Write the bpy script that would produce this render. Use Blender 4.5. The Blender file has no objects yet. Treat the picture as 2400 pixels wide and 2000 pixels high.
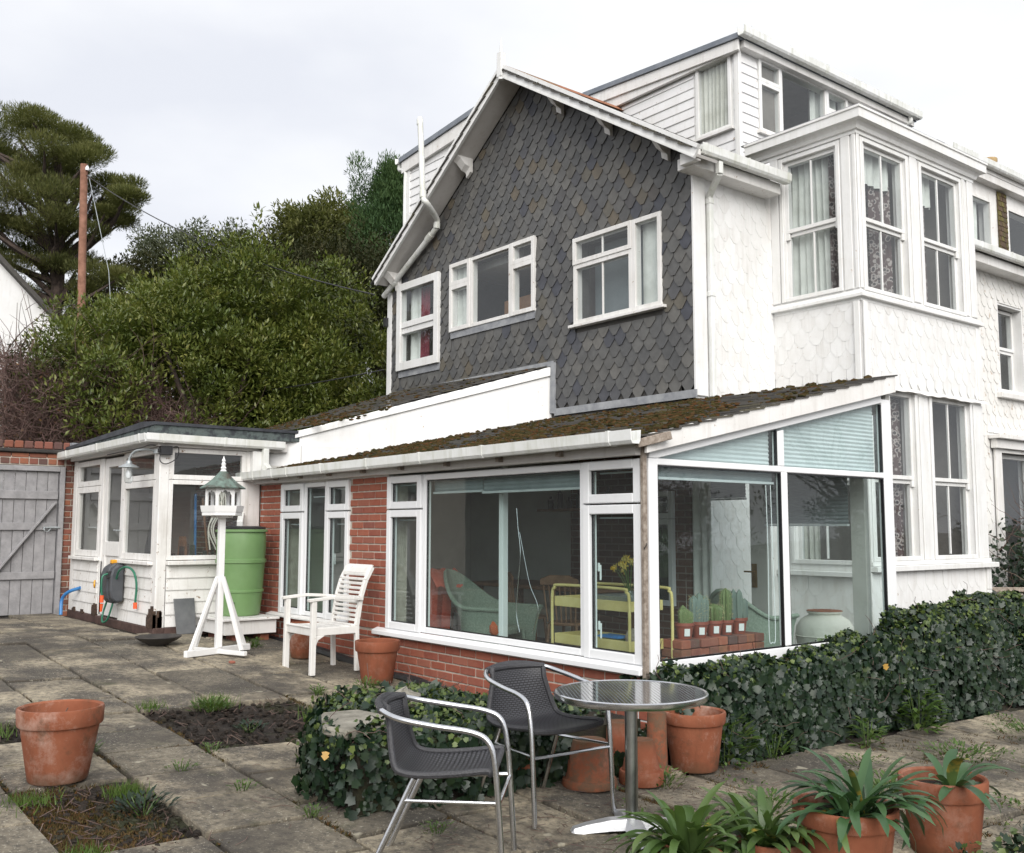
import bpy, bmesh, math, random
import numpy as np
from mathutils import Vector, Matrix

random.seed(7); RNG = np.random.default_rng(7)
SC = bpy.context.scene
COL = SC.collection
rad = math.radians
PI = math.pi

# ------------------------------------------------------------------ camera
cd = bpy.data.cameras.new('camera'); cam = bpy.data.objects.new('camera', cd); COL.objects.link(cam)
yaw, pit, roll = rad(51.34159), rad(5.81617), rad(0.0907)
fw = Vector((-math.sin(yaw)*math.cos(pit), math.cos(yaw)*math.cos(pit), math.sin(pit)))
rt = Vector((math.cos(yaw), math.sin(yaw), 0)); up = rt.cross(fw)
r2 = math.cos(roll)*rt + math.sin(roll)*up; u2 = -math.sin(roll)*rt + math.cos(roll)*up
M = Matrix((r2, u2, -fw)).transposed().to_4x4(); M.translation = (4.94414, -5.18286, 1.44883)
cam.matrix_world = M
cd.sensor_fit = 'HORIZONTAL'; cd.sensor_width = 36; cd.lens = 2351.25/2400*36
cd.clip_start = 0.05; cd.clip_end = 600
SC.camera = cam
CAM = M.translation.copy()

# ------------------------------------------------------------------ sky, sun, exposure
SUN_DIR = Vector((0.76, -0.50, 0.62)).normalized()
w = bpy.data.worlds.new('World'); SC.world = w; w.use_nodes = True
nt = w.node_tree; nt.nodes.clear()
out = nt.nodes.new('ShaderNodeOutputWorld')
sky = nt.nodes.new('ShaderNodeTexSky'); sky.sky_type = 'NISHITA'; sky.sun_disc = False
sky.sun_elevation = math.asin(SUN_DIR.z); sky.sun_rotation = math.atan2(SUN_DIR.x, SUN_DIR.y)
sky.dust_density = 3.0
bg1 = nt.nodes.new('ShaderNodeBackground'); bg1.inputs[1].default_value = 0.05
nt.links.new(sky.outputs[0], bg1.inputs[0])
tc = nt.nodes.new('ShaderNodeTexCoord')
mp = nt.nodes.new('ShaderNodeMapping'); mp.inputs['Scale'].default_value = (1, 1, 2.2); mp.inputs['Location'].default_value = (.35, .1, .2)
nz = nt.nodes.new('ShaderNodeTexNoise'); nz.inputs['Scale'].default_value = 2.3; nz.inputs['Detail'].default_value = 6; nz.inputs['Roughness'].default_value = .45
rp = nt.nodes.new('ShaderNodeValToRGB')
rp.color_ramp.elements[0].position = .38; rp.color_ramp.elements[0].color = (.76, .78, .84, 1)
rp.color_ramp.elements[1].position = .62; rp.color_ramp.elements[1].color = (.99, .995, 1.0, 1)
bg2 = nt.nodes.new('ShaderNodeBackground'); bg2.inputs[1].default_value = 0.50
nt.links.new(tc.outputs['Generated'], mp.inputs[0]); nt.links.new(mp.outputs[0], nz.inputs[0]); nt.links.new(nz.outputs[0], rp.inputs[0]); nt.links.new(rp.outputs[0], bg2.inputs[0])
mx = nt.nodes.new('ShaderNodeMixShader'); mx.inputs[0].default_value = .92
nt.links.new(bg1.outputs[0], mx.inputs[1]); nt.links.new(bg2.outputs[0], mx.inputs[2]); nt.links.new(mx.outputs[0], out.inputs[0])
sd = bpy.data.lights.new('sun', 'SUN'); sd.energy = 1.5; sd.angle = rad(50); sd.color = (1, .97, .93)
so = bpy.data.objects.new('sun', sd); COL.objects.link(so); so.rotation_euler = SUN_DIR.to_track_quat('Z', 'Y').to_euler(); so.location = (20, -15, 30)
vs = SC.view_settings; vs.view_transform = 'Standard'; vs.look = 'None'; vs.exposure = 1.22; vs.gamma = 1; vs.use_curve_mapping = False
SC.cycles.max_bounces = 6; SC.cycles.transparent_max_bounces = 16; SC.cycles.diffuse_bounces = 2; SC.cycles.glossy_bounces = 3
SC.cycles.use_denoising = True; SC.cycles.use_adaptive_sampling = True; SC.cycles.adaptive_threshold = .02
try: SC.cycles.denoiser = 'OPENIMAGEDENOISE'
except Exception: pass
SC.cycles.caustics_reflective = False; SC.cycles.caustics_refractive = False

# ------------------------------------------------------------------ helpers
class MB:
    """collects geometry; build() links it as one mesh object"""
    def __init__(s): s.v = []; s.f = []; s.sm = []
    def add(s, vs, fs, smooth=False):
        n = len(s.v); s.v += [tuple(p) for p in vs]
        s.f += [tuple(i+n for i in f) for f in fs]; s.sm += [smooth]*len(fs); return s
    def hexa(s, p):
        return s.add(p, [(0, 3, 2, 1), (4, 5, 6, 7), (0, 1, 5, 4), (1, 2, 6, 5), (2, 3, 7, 6), (3, 0, 4, 7)])
    def box(s, a, b):
        x0, y0, z0 = a; x1, y1, z1 = b
        return s.hexa([(x0, y0, z0), (x1, y0, z0), (x1, y1, z0), (x0, y1, z0), (x0, y0, z1), (x1, y0, z1), (x1, y1, z1), (x0, y1, z1)])
    def beam(s, p, q, wd, h, up=(0, 0, 1)):
        p = Vector(p); q = Vector(q); d = (q-p).normalized(); u = Vector(up)
        sd_ = d.cross(u).normalized()*wd/2; u = sd_.cross(d).normalized()*h/2
        return s.hexa([p-sd_-u, p+sd_-u, q+sd_-u, q-sd_-u, p-sd_+u, p+sd_+u, q+sd_+u, q-sd_+u])
    def tube(s, pts, r, n=8, caps=True, closed=False):
        pts = [Vector(p) for p in pts]; k = len(pts); rs = r if isinstance(r, (list, tuple)) else [r]*k
        vs = []; prev = None
        for i, p in enumerate(pts):
            if closed: t = (pts[(i+1) % k]-pts[i-1]).normalized()
            else: t = (pts[min(i+1, k-1)]-pts[max(i-1, 0)]).normalized()
            if prev is None:
                a = Vector((0, 0, 1)) if abs(t.z) < .9 else Vector((1, 0, 0))
                u = t.cross(a).normalized()
            else:
                u = (prev-t*prev.dot(t)).normalized()
            prev = u; v = t.cross(u)
            for j in range(n):
                an = 2*PI*j/n; vs.append(p+(u*math.cos(an)+v*math.sin(an))*rs[i])
        fs = []
        for i in range(k if closed else k-1):
            a = i*n; b = ((i+1) % k)*n
            for j in range(n): fs.append((a+j, a+(j+1) % n, b+(j+1) % n, b+j))
        s.add(vs, fs, True)
        if caps and not closed:
            s.add(vs[:n], [tuple(range(n-1, -1, -1))]); s.add(vs[-n:], [tuple(range(n))])
        return s
    def lathe(s, prof, n=28, c=(0, 0, 0), smooth=True, wob=0, caps=True):
        c = Vector(c); vs = []; fs = []; k = len(prof)
        for (r, z) in prof:
            for j in range(n):
                a = 2*PI*j/n; rr = r*(1+wob*math.sin(3*a+z*9))
                vs.append(c+Vector((rr*math.cos(a), rr*math.sin(a), z)))
        for i in range(k-1):
            for j in range(n): fs.append((i*n+j, i*n+(j+1) % n, (i+1)*n+(j+1) % n, (i+1)*n+j))
        s.add(vs, fs, smooth)
        if caps and prof[0][0] > 2e-3: s.add(vs[:n], [tuple(range(n-1, -1, -1))])
        if caps and prof[-1][0] > 2e-3: s.add(vs[-n:], [tuple(range(n))])
        return s
    def prism(s, poly, vec):
        n = len(poly); a = [Vector(p) for p in poly]; b = [p+Vector(vec) for p in a]
        return s.add(a+b, [tuple(range(n-1, -1, -1)), tuple(range(n, 2*n))]+[(i, (i+1) % n, n+(i+1) % n, n+i) for i in range(n)])
    def blob(s, c, r, n=6, m=4, jit=.15, flat=1):
        c = Vector(c); rx, ry, rz = r if isinstance(r, (tuple, list)) else (r, r, r)
        vs = []; fs = []
        for i in range(m+1):
            t = PI*i/m
            for j in range(n):
                a = 2*PI*j/n+i*.4; k = 1+random.uniform(-jit, jit)
                vs.append(c+Vector((rx*math.sin(t)*math.cos(a)*k, ry*math.sin(t)*math.sin(a)*k, rz*math.cos(t)*k)))
        for i in range(m):
            for j in range(n): fs.append((i*n+j, (i+1)*n+j, (i+1)*n+(j+1) % n, i*n+(j+1) % n))
        return s.add(vs, fs, True)
    def grid(s, P, smooth=True):
        r = len(P); c = len(P[0]); vs = [p for row in P for p in row]
        return s.add(vs, [(i*c+j, i*c+j+1, (i+1)*c+j+1, (i+1)*c+j) for i in range(r-1) for j in range(c-1)], smooth)
    def mesh(s, name, mat, bevel=0, norm=True, merge=0):
        me = bpy.data.meshes.new(name)
        me.from_pydata(s.v, [], s.f)
        me.polygons.foreach_set('use_smooth', s.sm)
        if bevel or norm or merge:
            bm = bmesh.new(); bm.from_mesh(me)
            if merge: bmesh.ops.remove_doubles(bm, verts=bm.verts, dist=merge)
            if norm: bmesh.ops.recalc_face_normals(bm, faces=bm.faces)
            if bevel:
                es = [e for e in bm.edges if len(e.link_faces) == 2 and e.calc_face_angle(0) > .6]
                bmesh.ops.bevel(bm, geom=es, offset=bevel, segments=1, affect='EDGES', clamp_overlap=True)
            bm.to_mesh(me); bm.free()
        if any(s.sm):
            try: me.set_sharp_from_angle(angle=rad(40))
            except Exception: pass
        if mat: me.materials.append(mat)
        return me
    def build(s, name, mat, parent=None, bevel=0, norm=True, merge=0, local=False):
        return link(name, s.mesh(name, mat, bevel, norm, merge), parent, local)

def link(name, me, parent=None, local=False):
    o = bpy.data.objects.new(name, me); COL.objects.link(o)
    if parent is not None:
        o.parent = parent
        if not local and parent.parent is None: o.location = -parent.location
    return o
def thing(name, label, cat, loc=(0, 0, 0), rz=0, group=None):
    o = bpy.data.objects.new(name, None); COL.objects.link(o); o.empty_display_size = .1
    o.location = loc; o.rotation_euler = (0, 0, rz); o['label'] = label; o['category'] = cat
    if group: o['group'] = group
    return o
def tag(o, label, cat, group=None, kind=None):
    if label: o['label'] = label
    if cat: o['category'] = cat
    if group: o['group'] = group
    if kind: o['kind'] = kind
    return o
def copy_tree(o, parent=None):
    c = o.copy(); COL.objects.link(c)
    if parent is not None: c.parent = parent
    for ch in [x for x in o.children]: copy_tree(ch, c)
    return c
def pieces(parent, name, mat, boxes, bevel=0, F=None):
    for bx_ in boxes:
        m_ = MB()
        if F is not None: fbox(m_, F, *bx_)
        elif isinstance(bx_[0], str) or (isinstance(bx_[0], tuple) and isinstance(bx_[0][0], str)): fbox(m_, bx_[0], *bx_[1:])
        else: m_.box(*bx_)
        m_.build(name, MT[mat], parent, bevel=bevel, local=parent is not None and parent.parent is not None)
# a wall face: ('y', c) is the plane y=c facing -Y, u is x;  ('x', c) is the plane x=c facing +X, u is y
def FP(F, u, z, d): return Vector((u, F[1]-d, z)) if F[0] == 'y' else Vector((F[1]+d, u, z))
def fbox(mb, F, u0, u1, z0, z1, d0, d1):
    a = FP(F, u0, z0, d0); b = FP(F, u1, z1, d1)
    return mb.box((min(a.x, b.x), min(a.y, b.y), z0), (max(a.x, b.x), max(a.y, b.y), z1))
def fprism(mb, F, poly, d0, d1):
    v = FP(F, 0, 0, d1)-FP(F, 0, 0, d0)
    return mb.prism([FP(F, u, z, d0) for u, z in poly], v)
def spline(pts, n=6, closed=False):
    pts = [Vector(p) for p in pts]; k = len(pts); outp = []
    for i in range(k if closed else k-1):
        p0 = pts[(i-1) % k] if closed or i > 0 else pts[0]*2-pts[1]
        p1 = pts[i]; p2 = pts[(i+1) % k]
        p3 = pts[(i+2) % k] if closed or i+2 < k else pts[-1]*2-pts[-2]
        for j in range(n):
            t = j/n
            outp.append(.5*((2*p1)+(p2-p0)*t+(2*p0-5*p1+4*p2-p3)*t*t+(3*p1-p0-3*p2+p3)*t**3))
    if not closed: outp.append(pts[-1])
    return outp
def gz(x, y):
    return -.09-.0545*max(x, -6.4)-.0228*y

# ------------------------------------------------------------------ materials
def col(c, a=1): return (c[0], c[1], c[2], a)
class NT:
    def __init__(s, name):
        s.m = bpy.data.materials.new(name); s.m.use_nodes = True; s.t = s.m.node_tree
        s.b = s.t.nodes['Principled BSDF']; s.o = s.t.nodes['Material Output']
    def n(s, typ, **kw):
        x = s.t.nodes.new(typ)
        for k, v in kw.items():
            if k in x.inputs: x.inputs[k].default_value = v
            else: setattr(x, k, v)
        return x
    def l(s, a, b): s.t.links.new(a, b)
    def coords(s, rand=False, kind='Object'):
        c = s.n('ShaderNodeTexCoord')
        if not rand: return c.outputs[kind]
        oi = s.n('ShaderNodeObjectInfo'); mu = s.n('ShaderNodeMath', operation='MULTIPLY'); mu.inputs[1].default_value = 57.3
        s.l(oi.outputs['Random'], mu.inputs[0]); ad = s.n('ShaderNodeVectorMath', operation='ADD')
        s.l(c.outputs[kind], ad.inputs[0]); s.l(mu.outputs[0], ad.inputs[1]); return ad.outputs[0]
    def noise(s, vec, scale, detail=5, rough=.6):
        x = s.n('ShaderNodeTexNoise', Scale=scale, Detail=detail, Roughness=rough); s.l(vec, x.inputs['Vector']); return x.outputs['Fac']
    def ramp(s, fac, stops):
        x = s.n('ShaderNodeValToRGB'); e = x.color_ramp.elements
        while len(e) < len(stops): e.new(.5)
        for i, (p, c) in enumerate(stops):
            e[i].position = p; e[i].color = col(c) if len(c) == 3 else c
        s.l(fac, x.inputs[0]); return x.outputs[0]
    def mix(s, fac, a, b, mode='MIX'):
        x = s.n('ShaderNodeMix', data_type='RGBA', blend_type=mode)
        for sock, val in ((x.inputs[0], fac), (x.inputs[6], a), (x.inputs[7], b)):
            if hasattr(val, 'is_output'): s.l(val, sock)
            elif isinstance(val, (int, float)): sock.default_value = val
            else: sock.default_value = col(val)
        return x.outputs[2]
    def bump(s, h, strength=.3, dist=.01):
        x = s.n('ShaderNodeBump', Strength=strength, Distance=dist); s.l(h, x.inputs['Height']); s.l(x.outputs[0], s.b.inputs['Normal']); return x
    def rnd(s):
        oi = s.n('ShaderNodeObjectInfo'); g = s.n('ShaderNodeNewGeometry'); a = s.n('ShaderNodeMath', operation='ADD'); f = s.n('ShaderNodeMath', operation='FRACT')
        s.l(oi.outputs['Random'], a.inputs[0]); s.l(g.outputs['Random Per Island'], a.inputs[1]); s.l(a.outputs[0], f.inputs[0]); return f.outputs[0]
    def base(s, c):
        if hasattr(c, 'is_output'): s.l(c, s.b.inputs['Base Color'])
        else: s.b.inputs['Base Color'].default_value = col(c)
    def set(s, **kw):
        for k, v in kw.items(): s.b.inputs[k].default_value = v
        return s

def simple(name, c1, c2=None, scale=6, rough=.6, bump=0, bscale=None, metal=0, lo=.35, hi=.65, rand=True, detail=6, dist=.01, spec=.5):
    t = NT(name); v = t.coords(rand); t.set(Roughness=rough, Metallic=metal); t.b.inputs['Specular IOR Level'].default_value = spec
    t.base(t.ramp(t.noise(v, scale, detail), [(lo, c1), (hi, c2)]) if c2 else c1)
    if bump: t.bump(t.noise(v, bscale or scale*4, 6), bump, dist)
    return t.m

def paint(name, c=(.8, .8, .79), dirt=.0, peel=0.0, rough=.45, under=(.30, .24, .19), grime=(.45, .42, .37), bump=.15, rand=False, pscale=9):
    t = NT(name); v = t.coords(rand); t.set(Roughness=rough)
    a = t.noise(v, 2.2, 7, .65)
    cc = t.ramp(a, [(.30, tuple(x*(1-dirt)+g*dirt for x, g in zip(c, grime))), (.6, c)])
    mp = t.n('ShaderNodeMapping'); mp.inputs['Scale'].default_value = (14, 14, 1.3); t.l(v, mp.inputs[0])
    st = t.noise(mp.outputs[0], 1.0, 5, .65)
    cc = t.mix(t.ramp(st, [(.50, (0, 0, 0)), (.78, (min(1, dirt*1.5),)*3)]), cc, grime)
    if peel:
        n1 = t.noise(v, pscale, 9, .7); mk = t.ramp(n1, [(.665-peel, (0, 0, 0)), (.685-peel, (1, 1, 1))])
        cc = t.mix(mk, cc, t.ramp(t.noise(v, 40, 4), [(.3, under), (.7, tuple(min(1, x*1.9) for x in under))]))
        t.bump(t.mix(mk, t.noise(v, 30, 4), (0, 0, 0)), .35, .004)
    elif bump: t.bump(t.noise(v, 38, 5), bump, .003)
    t.base(cc); return t.m

def glass(name, tint=(.93, .97, .96), f0=.055, rough=0.0, dirt=.03):
    t = NT(name); t.t.nodes.remove(t.b)
    lw = t.n('ShaderNodeLayerWeight', Blend=.5)
    p = t.n('ShaderNodeMath', operation='POWER'); p.inputs[1].default_value = 5.0; t.l(lw.outputs['Facing'], p.inputs[0])
    m = t.n('ShaderNodeMath', operation='MULTIPLY_ADD'); m.inputs[1].default_value = 1-f0; m.inputs[2].default_value = f0; t.l(p.outputs[0], m.inputs[0])
    tr = t.n('ShaderNodeBsdfTransparent'); tr.inputs[0].default_value = col(tint)
    gl = t.n('ShaderNodeBsdfGlossy', Roughness=rough); gl.inputs[0].default_value = (.95, .97, .98, 1)
    v = t.coords(False); nb = t.n('ShaderNodeBump', Strength=.04, Distance=.02); t.l(t.noise(v, 1.6, 2), nb.inputs['Height']); t.l(nb.outputs[0], gl.inputs['Normal'])
    x = t.n('ShaderNodeMixShader'); t.l(m.outputs[0], x.inputs[0]); t.l(tr.outputs[0], x.inputs[1]); t.l(gl.outputs[0], x.inputs[2])
    df = t.n('ShaderNodeBsdfDiffuse'); df.inputs[0].default_value = (.6, .62, .62, 1)
    y = t.n('ShaderNodeMixShader'); y.inputs[0].default_value = dirt; t.l(x.outputs[0], y.inputs[1]); t.l(df.outputs[0], y.inputs[2])
    t.l(y.outputs[0], t.o.inputs[0]); return t.m

def leafmat(name, cols, rough=.45, trans=.25, spec=.4, clump=0):
    t = NT(name); r = t.rnd(); t.set(Roughness=rough); t.b.inputs['Specular IOR Level'].default_value = spec
    if clump:
        g = t.n('ShaderNodeNewGeometry'); nz_ = t.ramp(t.noise(g.outputs['Position'], clump, 3), [(.3, (0, 0, 0)), (.7, (1, 1, 1))]); r = t.mix(.5, r, nz_)
    k = len(cols); c = t.ramp(r, [(i/(k-1) if k > 1 else 0, cc) for i, cc in enumerate(cols)])
    t.base(c)
    if trans:
        tl = t.n('ShaderNodeBsdfTranslucent'); t.l(t.mix(1.0, c, (1.0, 1.1, .6), 'MULTIPLY'), tl.inputs[0])
        x = t.n('ShaderNodeMixShader'); x.inputs[0].default_value = trans; t.l(t.b.outputs[0], x.inputs[1]); t.l(tl.outputs[0], x.inputs[2]); t.l(x.outputs[0], t.o.inputs[0])
    return t.m

def slatemat(name, grey, rare, rough=.55, stain=True):
    t = NT(name); r = t.rnd(); v = t.coords(True); t.set(Roughness=rough)
    c = t.ramp(r, grey+rare)
    n = t.noise(v, 9, 7); c = t.mix(.5, c, t.ramp(n, [(.3, (.30, .30, .30)), (.7, (.72, .72, .72))]), 'OVERLAY')
    if stain:
        g = t.n('ShaderNodeTexCoord'); big = t.noise(g.outputs['Object'], 3, 5)
        c = t.mix(t.ramp(big, [(.62, (0, 0, 0)), (.8, (.35, .35, .35))]), c, (.16, .145, .10))
    t.base(c); t.bump(t.noise(v, 25, 6), .25, .004); return t.m

MT = {}
MT['white'] = paint('white_gloss_paint', (.80, .80, .79), .26, .004, .42, grime=(.50, .49, .43), pscale=20)
MT['white_old'] = paint('weathered_white_paint', (.79, .78, .76), .30, .015, .55, pscale=14)
MT['white_peel'] = paint('flaking_white_paint', (.80, .79, .77), .38, .035, .6, under=(.20, .14, .10), pscale=16)
MT['pvc'] = paint('white_upvc', (.82, .83, .84), .05, 0, .25, bump=.02)
MT['gutter'] = paint('white_plastic_gutter', (.80, .81, .80), .42, 0, .4, grime=(.40, .41, .30), bump=.03)
MT['render'] = paint('white_render', (.80, .80, .79), .20, .004, .7, bump=.5, grime=(.5, .49, .45), pscale=11)
MT['whiteslate'] = paint('white_painted_slate', (.80, .80, .79), .26, .006, .6, rand=True, bump=.4, pscale=18)
MT['whiteslate_peel'] = paint('flaking_white_painted_slate', (.80, .79, .76), .25, .045, .6, under=(.32, .26, .2), rand=True, pscale=7)
MT['board'] = paint('white_weatherboard', (.80, .80, .80), .15, .02, .5, rand=True)
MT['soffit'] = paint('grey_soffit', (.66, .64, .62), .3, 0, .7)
MT['greywood'] = simple('weathered_bare_wood', (.18, .14, .11), (.36, .31, .26), 30, .8, .4)
MT['slate'] = slatemat('grey_hanging_slate', [(0, (.064, .065, .066)), (.18, (.105, .104, .099)), (.36, (.076, .077, .078)), (.55, (.122, .118, .108)), (.74, (.088, .087, .084)), (.86, (.052, .055, .068))], [(.92, (.100, .093, .076)), (.97, (.112, .094, .068)), (1, (.048, .052, .064))])
MT['roofslate'] = slatemat('mossy_roof_slate', [(0, (.06, .055, .05)), (.4, (.085, .08, .07)), (.7, (.055, .052, .05))], [(.9, (.10, .09, .06)), (1, (.05, .05, .055))], .8)
MT['lead'] = simple('lead_flashing', (.22, .23, .25), (.36, .37, .38), 7, .55, .2, spec=.4)
t = NT('red_brick'); r = t.rnd(); v = t.coords(True); t.set(Roughness=.85)
c = t.ramp(r, [(0, (.27, .072, .042)), (.3, (.32, .095, .055)), (.6, (.24, .062, .040)), (.85, (.30, .105, .068)), (1, (.19, .055, .042))])
c = t.mix(t.ramp(t.noise(v, 18, 7), [(.35, (0, 0, 0)), (.75, (.45, .45, .45))]), c, (.35, .15, .095)); t.base(c); t.bump(t.noise(v, 60, 6), .5, .004); MT['brick'] = t.m
t = NT('old_brick'); r = t.rnd(); v = t.coords(True); t.set(Roughness=.9)
c = t.ramp(r, [(0, (.20, .07, .045)), (.3, (.30, .11, .06)), (.55, (.13, .06, .05)), (.8, (.26, .09, .06)), (1, (.10, .055, .05))])
c = t.mix(t.ramp(t.noise(v, 12, 7), [(.45, (0, 0, 0)), (.8, (.5, .5, .5))]), c, (.10, .085, .06)); t.base(c); t.bump(t.noise(v, 50, 6), .6, .005); MT['oldbrick'] = t.m
MT['mortar'] = simple('mortar', (.40, .355, .30), (.54, .49, .42), 12, .95, .5, 80, rand=False)
MT['glass'] = glass('window_glass', (.90, .93, .93), .06)
MT['glass_clear'] = glass('clear_glass', (.96, .98, .98), .04, dirt=.0)
MT['glass_teal'] = glass('tinted_double_glazing', (.88, .97, .96), .06, dirt=.025)
MT['glass_dark'] = glass('sunroom_glass', (.80, .90, .88), .06, dirt=.03)
MT['glass_old'] = glass('dusty_porch_glass', (.84, .86, .85), .06, dirt=.05)
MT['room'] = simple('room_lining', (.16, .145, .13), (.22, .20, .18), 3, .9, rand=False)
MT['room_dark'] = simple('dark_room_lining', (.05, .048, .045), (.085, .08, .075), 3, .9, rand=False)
MT['curtain'] = simple('cream_curtain', (.55, .54, .47), (.70, .69, .63), 5, .9)
MT['curtain_white'] = simple('white_net_curtain', (.62, .64, .60), (.76, .78, .74), 5, .9)
t = NT('patterned_curtain'); v = t.coords(False); vo = t.n('ShaderNodeTexVoronoi', Scale=16.0); t.l(v, vo.inputs[0]); t.base(t.ramp(vo.outputs['Distance'], [(.25, (.05, .04, .045)), (.4, (.42, .38, .36)), (.55, (.08, .05, .05))])); t.set(Roughness=.9); MT['curtain_pattern'] = t.m
MT['red_fabric'] = simple('red_fabric', (.13, .012, .03), (.22, .03, .05), 9, .9, .3)
MT['felt'] = simple('black_roofing_felt', (.022, .024, .03), (.05, .055, .065), 5, .7, .4, 70, rand=False)
t = NT('lichened_felt'); v = t.coords(False); t.base(t.ramp(t.noise(v, 10, 8, .7), [(.42, (.035, .04, .045)), (.55, (.10, .125, .12)), (.7, (.07, .08, .075))])); t.set(Roughness=.9); MT['felt_edge'] = t.m
MT['grey_roof'] = simple('grey_roof_edge', (.15, .17, .20), (.22, .24, .27), 4, .55)
MT['black'] = simple('black_plastic', (.015, .015, .017), (.03, .03, .032), 8, .45)
MT['blackrubber'] = simple('black_rubber', (.012, .012, .014), None, 8, .25)
# terracotta
def terra(name, a=(.205, .064, .032), b=(.285, .104, .056), bloom=.35, dirt=.5, mud=0):
    t = NT(name); v = t.coords(True); t.set(Roughness=.88); t.b.inputs['Specular IOR Level'].default_value = .25
    c = t.ramp(t.noise(v, 5, 6), [(.3, a), (.7, b)])
    mpv = t.n('ShaderNodeMapping'); mpv.inputs['Scale'].default_value = (9, 9, 1.6); t.l(v, mpv.inputs[0])
    c = t.mix(t.ramp(t.noise(mpv.outputs[0], 1, 6, .7), [(.48, (0, 0, 0)), (.72, (dirt,)*3)]), c, (.13, .055, .03))
    c = t.mix(t.ramp(t.noise(v, 3.6, 9, .75), [(.50, (0, 0, 0)), (.70, (bloom,)*3)]), c, (.46, .33, .27))
    c = t.mix(t.ramp(t.noise(v, 8, 9, .78), [(.54, (0, 0, 0)), (.66, (dirt,)*3)]), c, (.085, .058, .035))
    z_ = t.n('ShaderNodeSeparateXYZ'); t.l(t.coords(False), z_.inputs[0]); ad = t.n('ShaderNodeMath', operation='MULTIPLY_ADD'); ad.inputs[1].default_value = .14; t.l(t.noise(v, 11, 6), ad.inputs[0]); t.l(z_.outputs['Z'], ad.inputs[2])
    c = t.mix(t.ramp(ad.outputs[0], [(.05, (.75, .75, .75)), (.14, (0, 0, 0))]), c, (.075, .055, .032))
    if mud: c = t.mix(t.ramp(t.noise(v, 14, 8, .8), [(.46, (0, 0, 0)), (.55, (mud,)*3)]), c, (.12, .085, .055))
    t.base(c); t.bump(t.noise(v, 45, 6), .35, .005); return t.m
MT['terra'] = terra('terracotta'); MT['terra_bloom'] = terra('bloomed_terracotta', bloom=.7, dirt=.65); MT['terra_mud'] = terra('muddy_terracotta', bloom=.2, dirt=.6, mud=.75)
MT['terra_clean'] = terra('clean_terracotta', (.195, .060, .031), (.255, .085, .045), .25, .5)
MT['plasticpot'] = simple('brown_plastic_pot', (.22, .055, .035), (.27, .07, .045), 5, .5)
# paving
t = NT('mottled_paving'); v = t.coords(False); t.set(Roughness=.9)
pos = t.n('ShaderNodeNewGeometry').outputs['Position']; r = t.rnd()
c = t.ramp(t.noise(pos, 1.5, 9, .66), [(.31, (.042, .037, .031)), (.43, (.115, .098, .076)), (.51, (.27, .23, .165)), (.65, (.46, .395, .285))])
c = t.mix(t.ramp(r, [(0, (0, 0, 0)), (.5, (.1, .1, .1)), (1, (.7, .7, .7))]), c, (.058, .052, .043))
c = t.mix(t.ramp(t.noise(pos, 24, 6, .7), [(.35, (.7, .7, .7)), (.52, (0, 0, 0))]), c, (.045, .040, .033))
c = t.mix(t.ramp(t.noise(pos, 60, 4, .7), [(.57, (0, 0, 0)), (.67, (.85, .85, .85))]), c, (.42, .39, .31))
c = t.mix(t.ramp(t.noise(pos, .85, 8, .72), [(.38, (.75, .75, .75)), (.50, (0, 0, 0))]), c, (.048, .041, .033))
c = t.mix(t.ramp(t.noise(pos, 5.5, 8, .75), [(.38, (.5, .5, .5)), (.50, (0, 0, 0))]), c, (.058, .049, .038))
vo = t.n('ShaderNodeTexVoronoi', Scale=3.4); vo.inputs['Randomness'].default_value = 1
wn = t.n('ShaderNodeMix', data_type='VECTOR'); wn.inputs[0].default_value = .16; t.l(pos, wn.inputs[4]); nn_ = t.n('ShaderNodeTexNoise', Scale=9.0); t.l(pos, nn_.inputs['Vector']); t.l(nn_.outputs['Color'], wn.inputs[5]); t.l(wn.outputs[1], vo.inputs[0])
c = t.mix(t.ramp(vo.outputs['Distance'], [(.06, (.6, .6, .6)), (.10, (0, 0, 0))]), c, (.42, .39, .30))
c = t.mix(t.ramp(t.noise(pos, 2.3, 7, .75), [(.58, (0, 0, 0)), (.74, (.6, .6, .6))]), c, (.058, .060, .024))
t.base(c); t.bump(t.noise(pos, 42, 8, .75), .55, .008); MT['paving'] = t.m
t = NT('garden_soil'); v = t.coords(False); t.set(Roughness=1)
c = t.ramp(t.noise(v, 14, 9, .75), [(.3, (.012, .009, .007)), (.55, (.035, .025, .018)), (.72, (.085, .062, .045))])
c = t.mix(t.ramp(t.noise(v, 1.7, 6), [(.52, (0, 0, 0)), (.66, (.65, .65, .65))]), c, (.05, .062, .02))
t.base(c); t.bump(t.noise(v, 30, 9, .8), 1, .03); MT['soil'] = t.m
MT['moss'] = leafmat('moss', [(.026, .026, .010), (.055, .048, .017), (.075, .050, .020), (.036, .036, .013), (.11, .048, .02), (.045, .038, .018)], .95, 0, .1)
MT['moss_brown'] = leafmat('dry_moss', [(.06, .035, .018), (.11, .065, .032), (.075, .07, .024), (.14, .085, .045)], .95, 0, .1)
MT['ivy'] = leafmat('ivy_leaf', [(.007, .017, .008), (.011, .026, .012), (.008, .020, .011), (.016, .034, .012), (.011, .026, .014), (.019, .038, .013), (.050, .072, .018)], .38, .08, .42, 4)
MT['ivy_new'] = leafmat('young_ivy_leaf', [(.05, .085, .022), (.09, .13, .034), (.13, .17, .045)], .4, .2, .4)
MT['laurel'] = leafmat('laurel_leaf', [(.050, .075, .016), (.082, .112, .024), (.115, .142, .030), (.165, .18, .042), (.24, .23, .07)], .40, .24, .42, 1.3)
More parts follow.
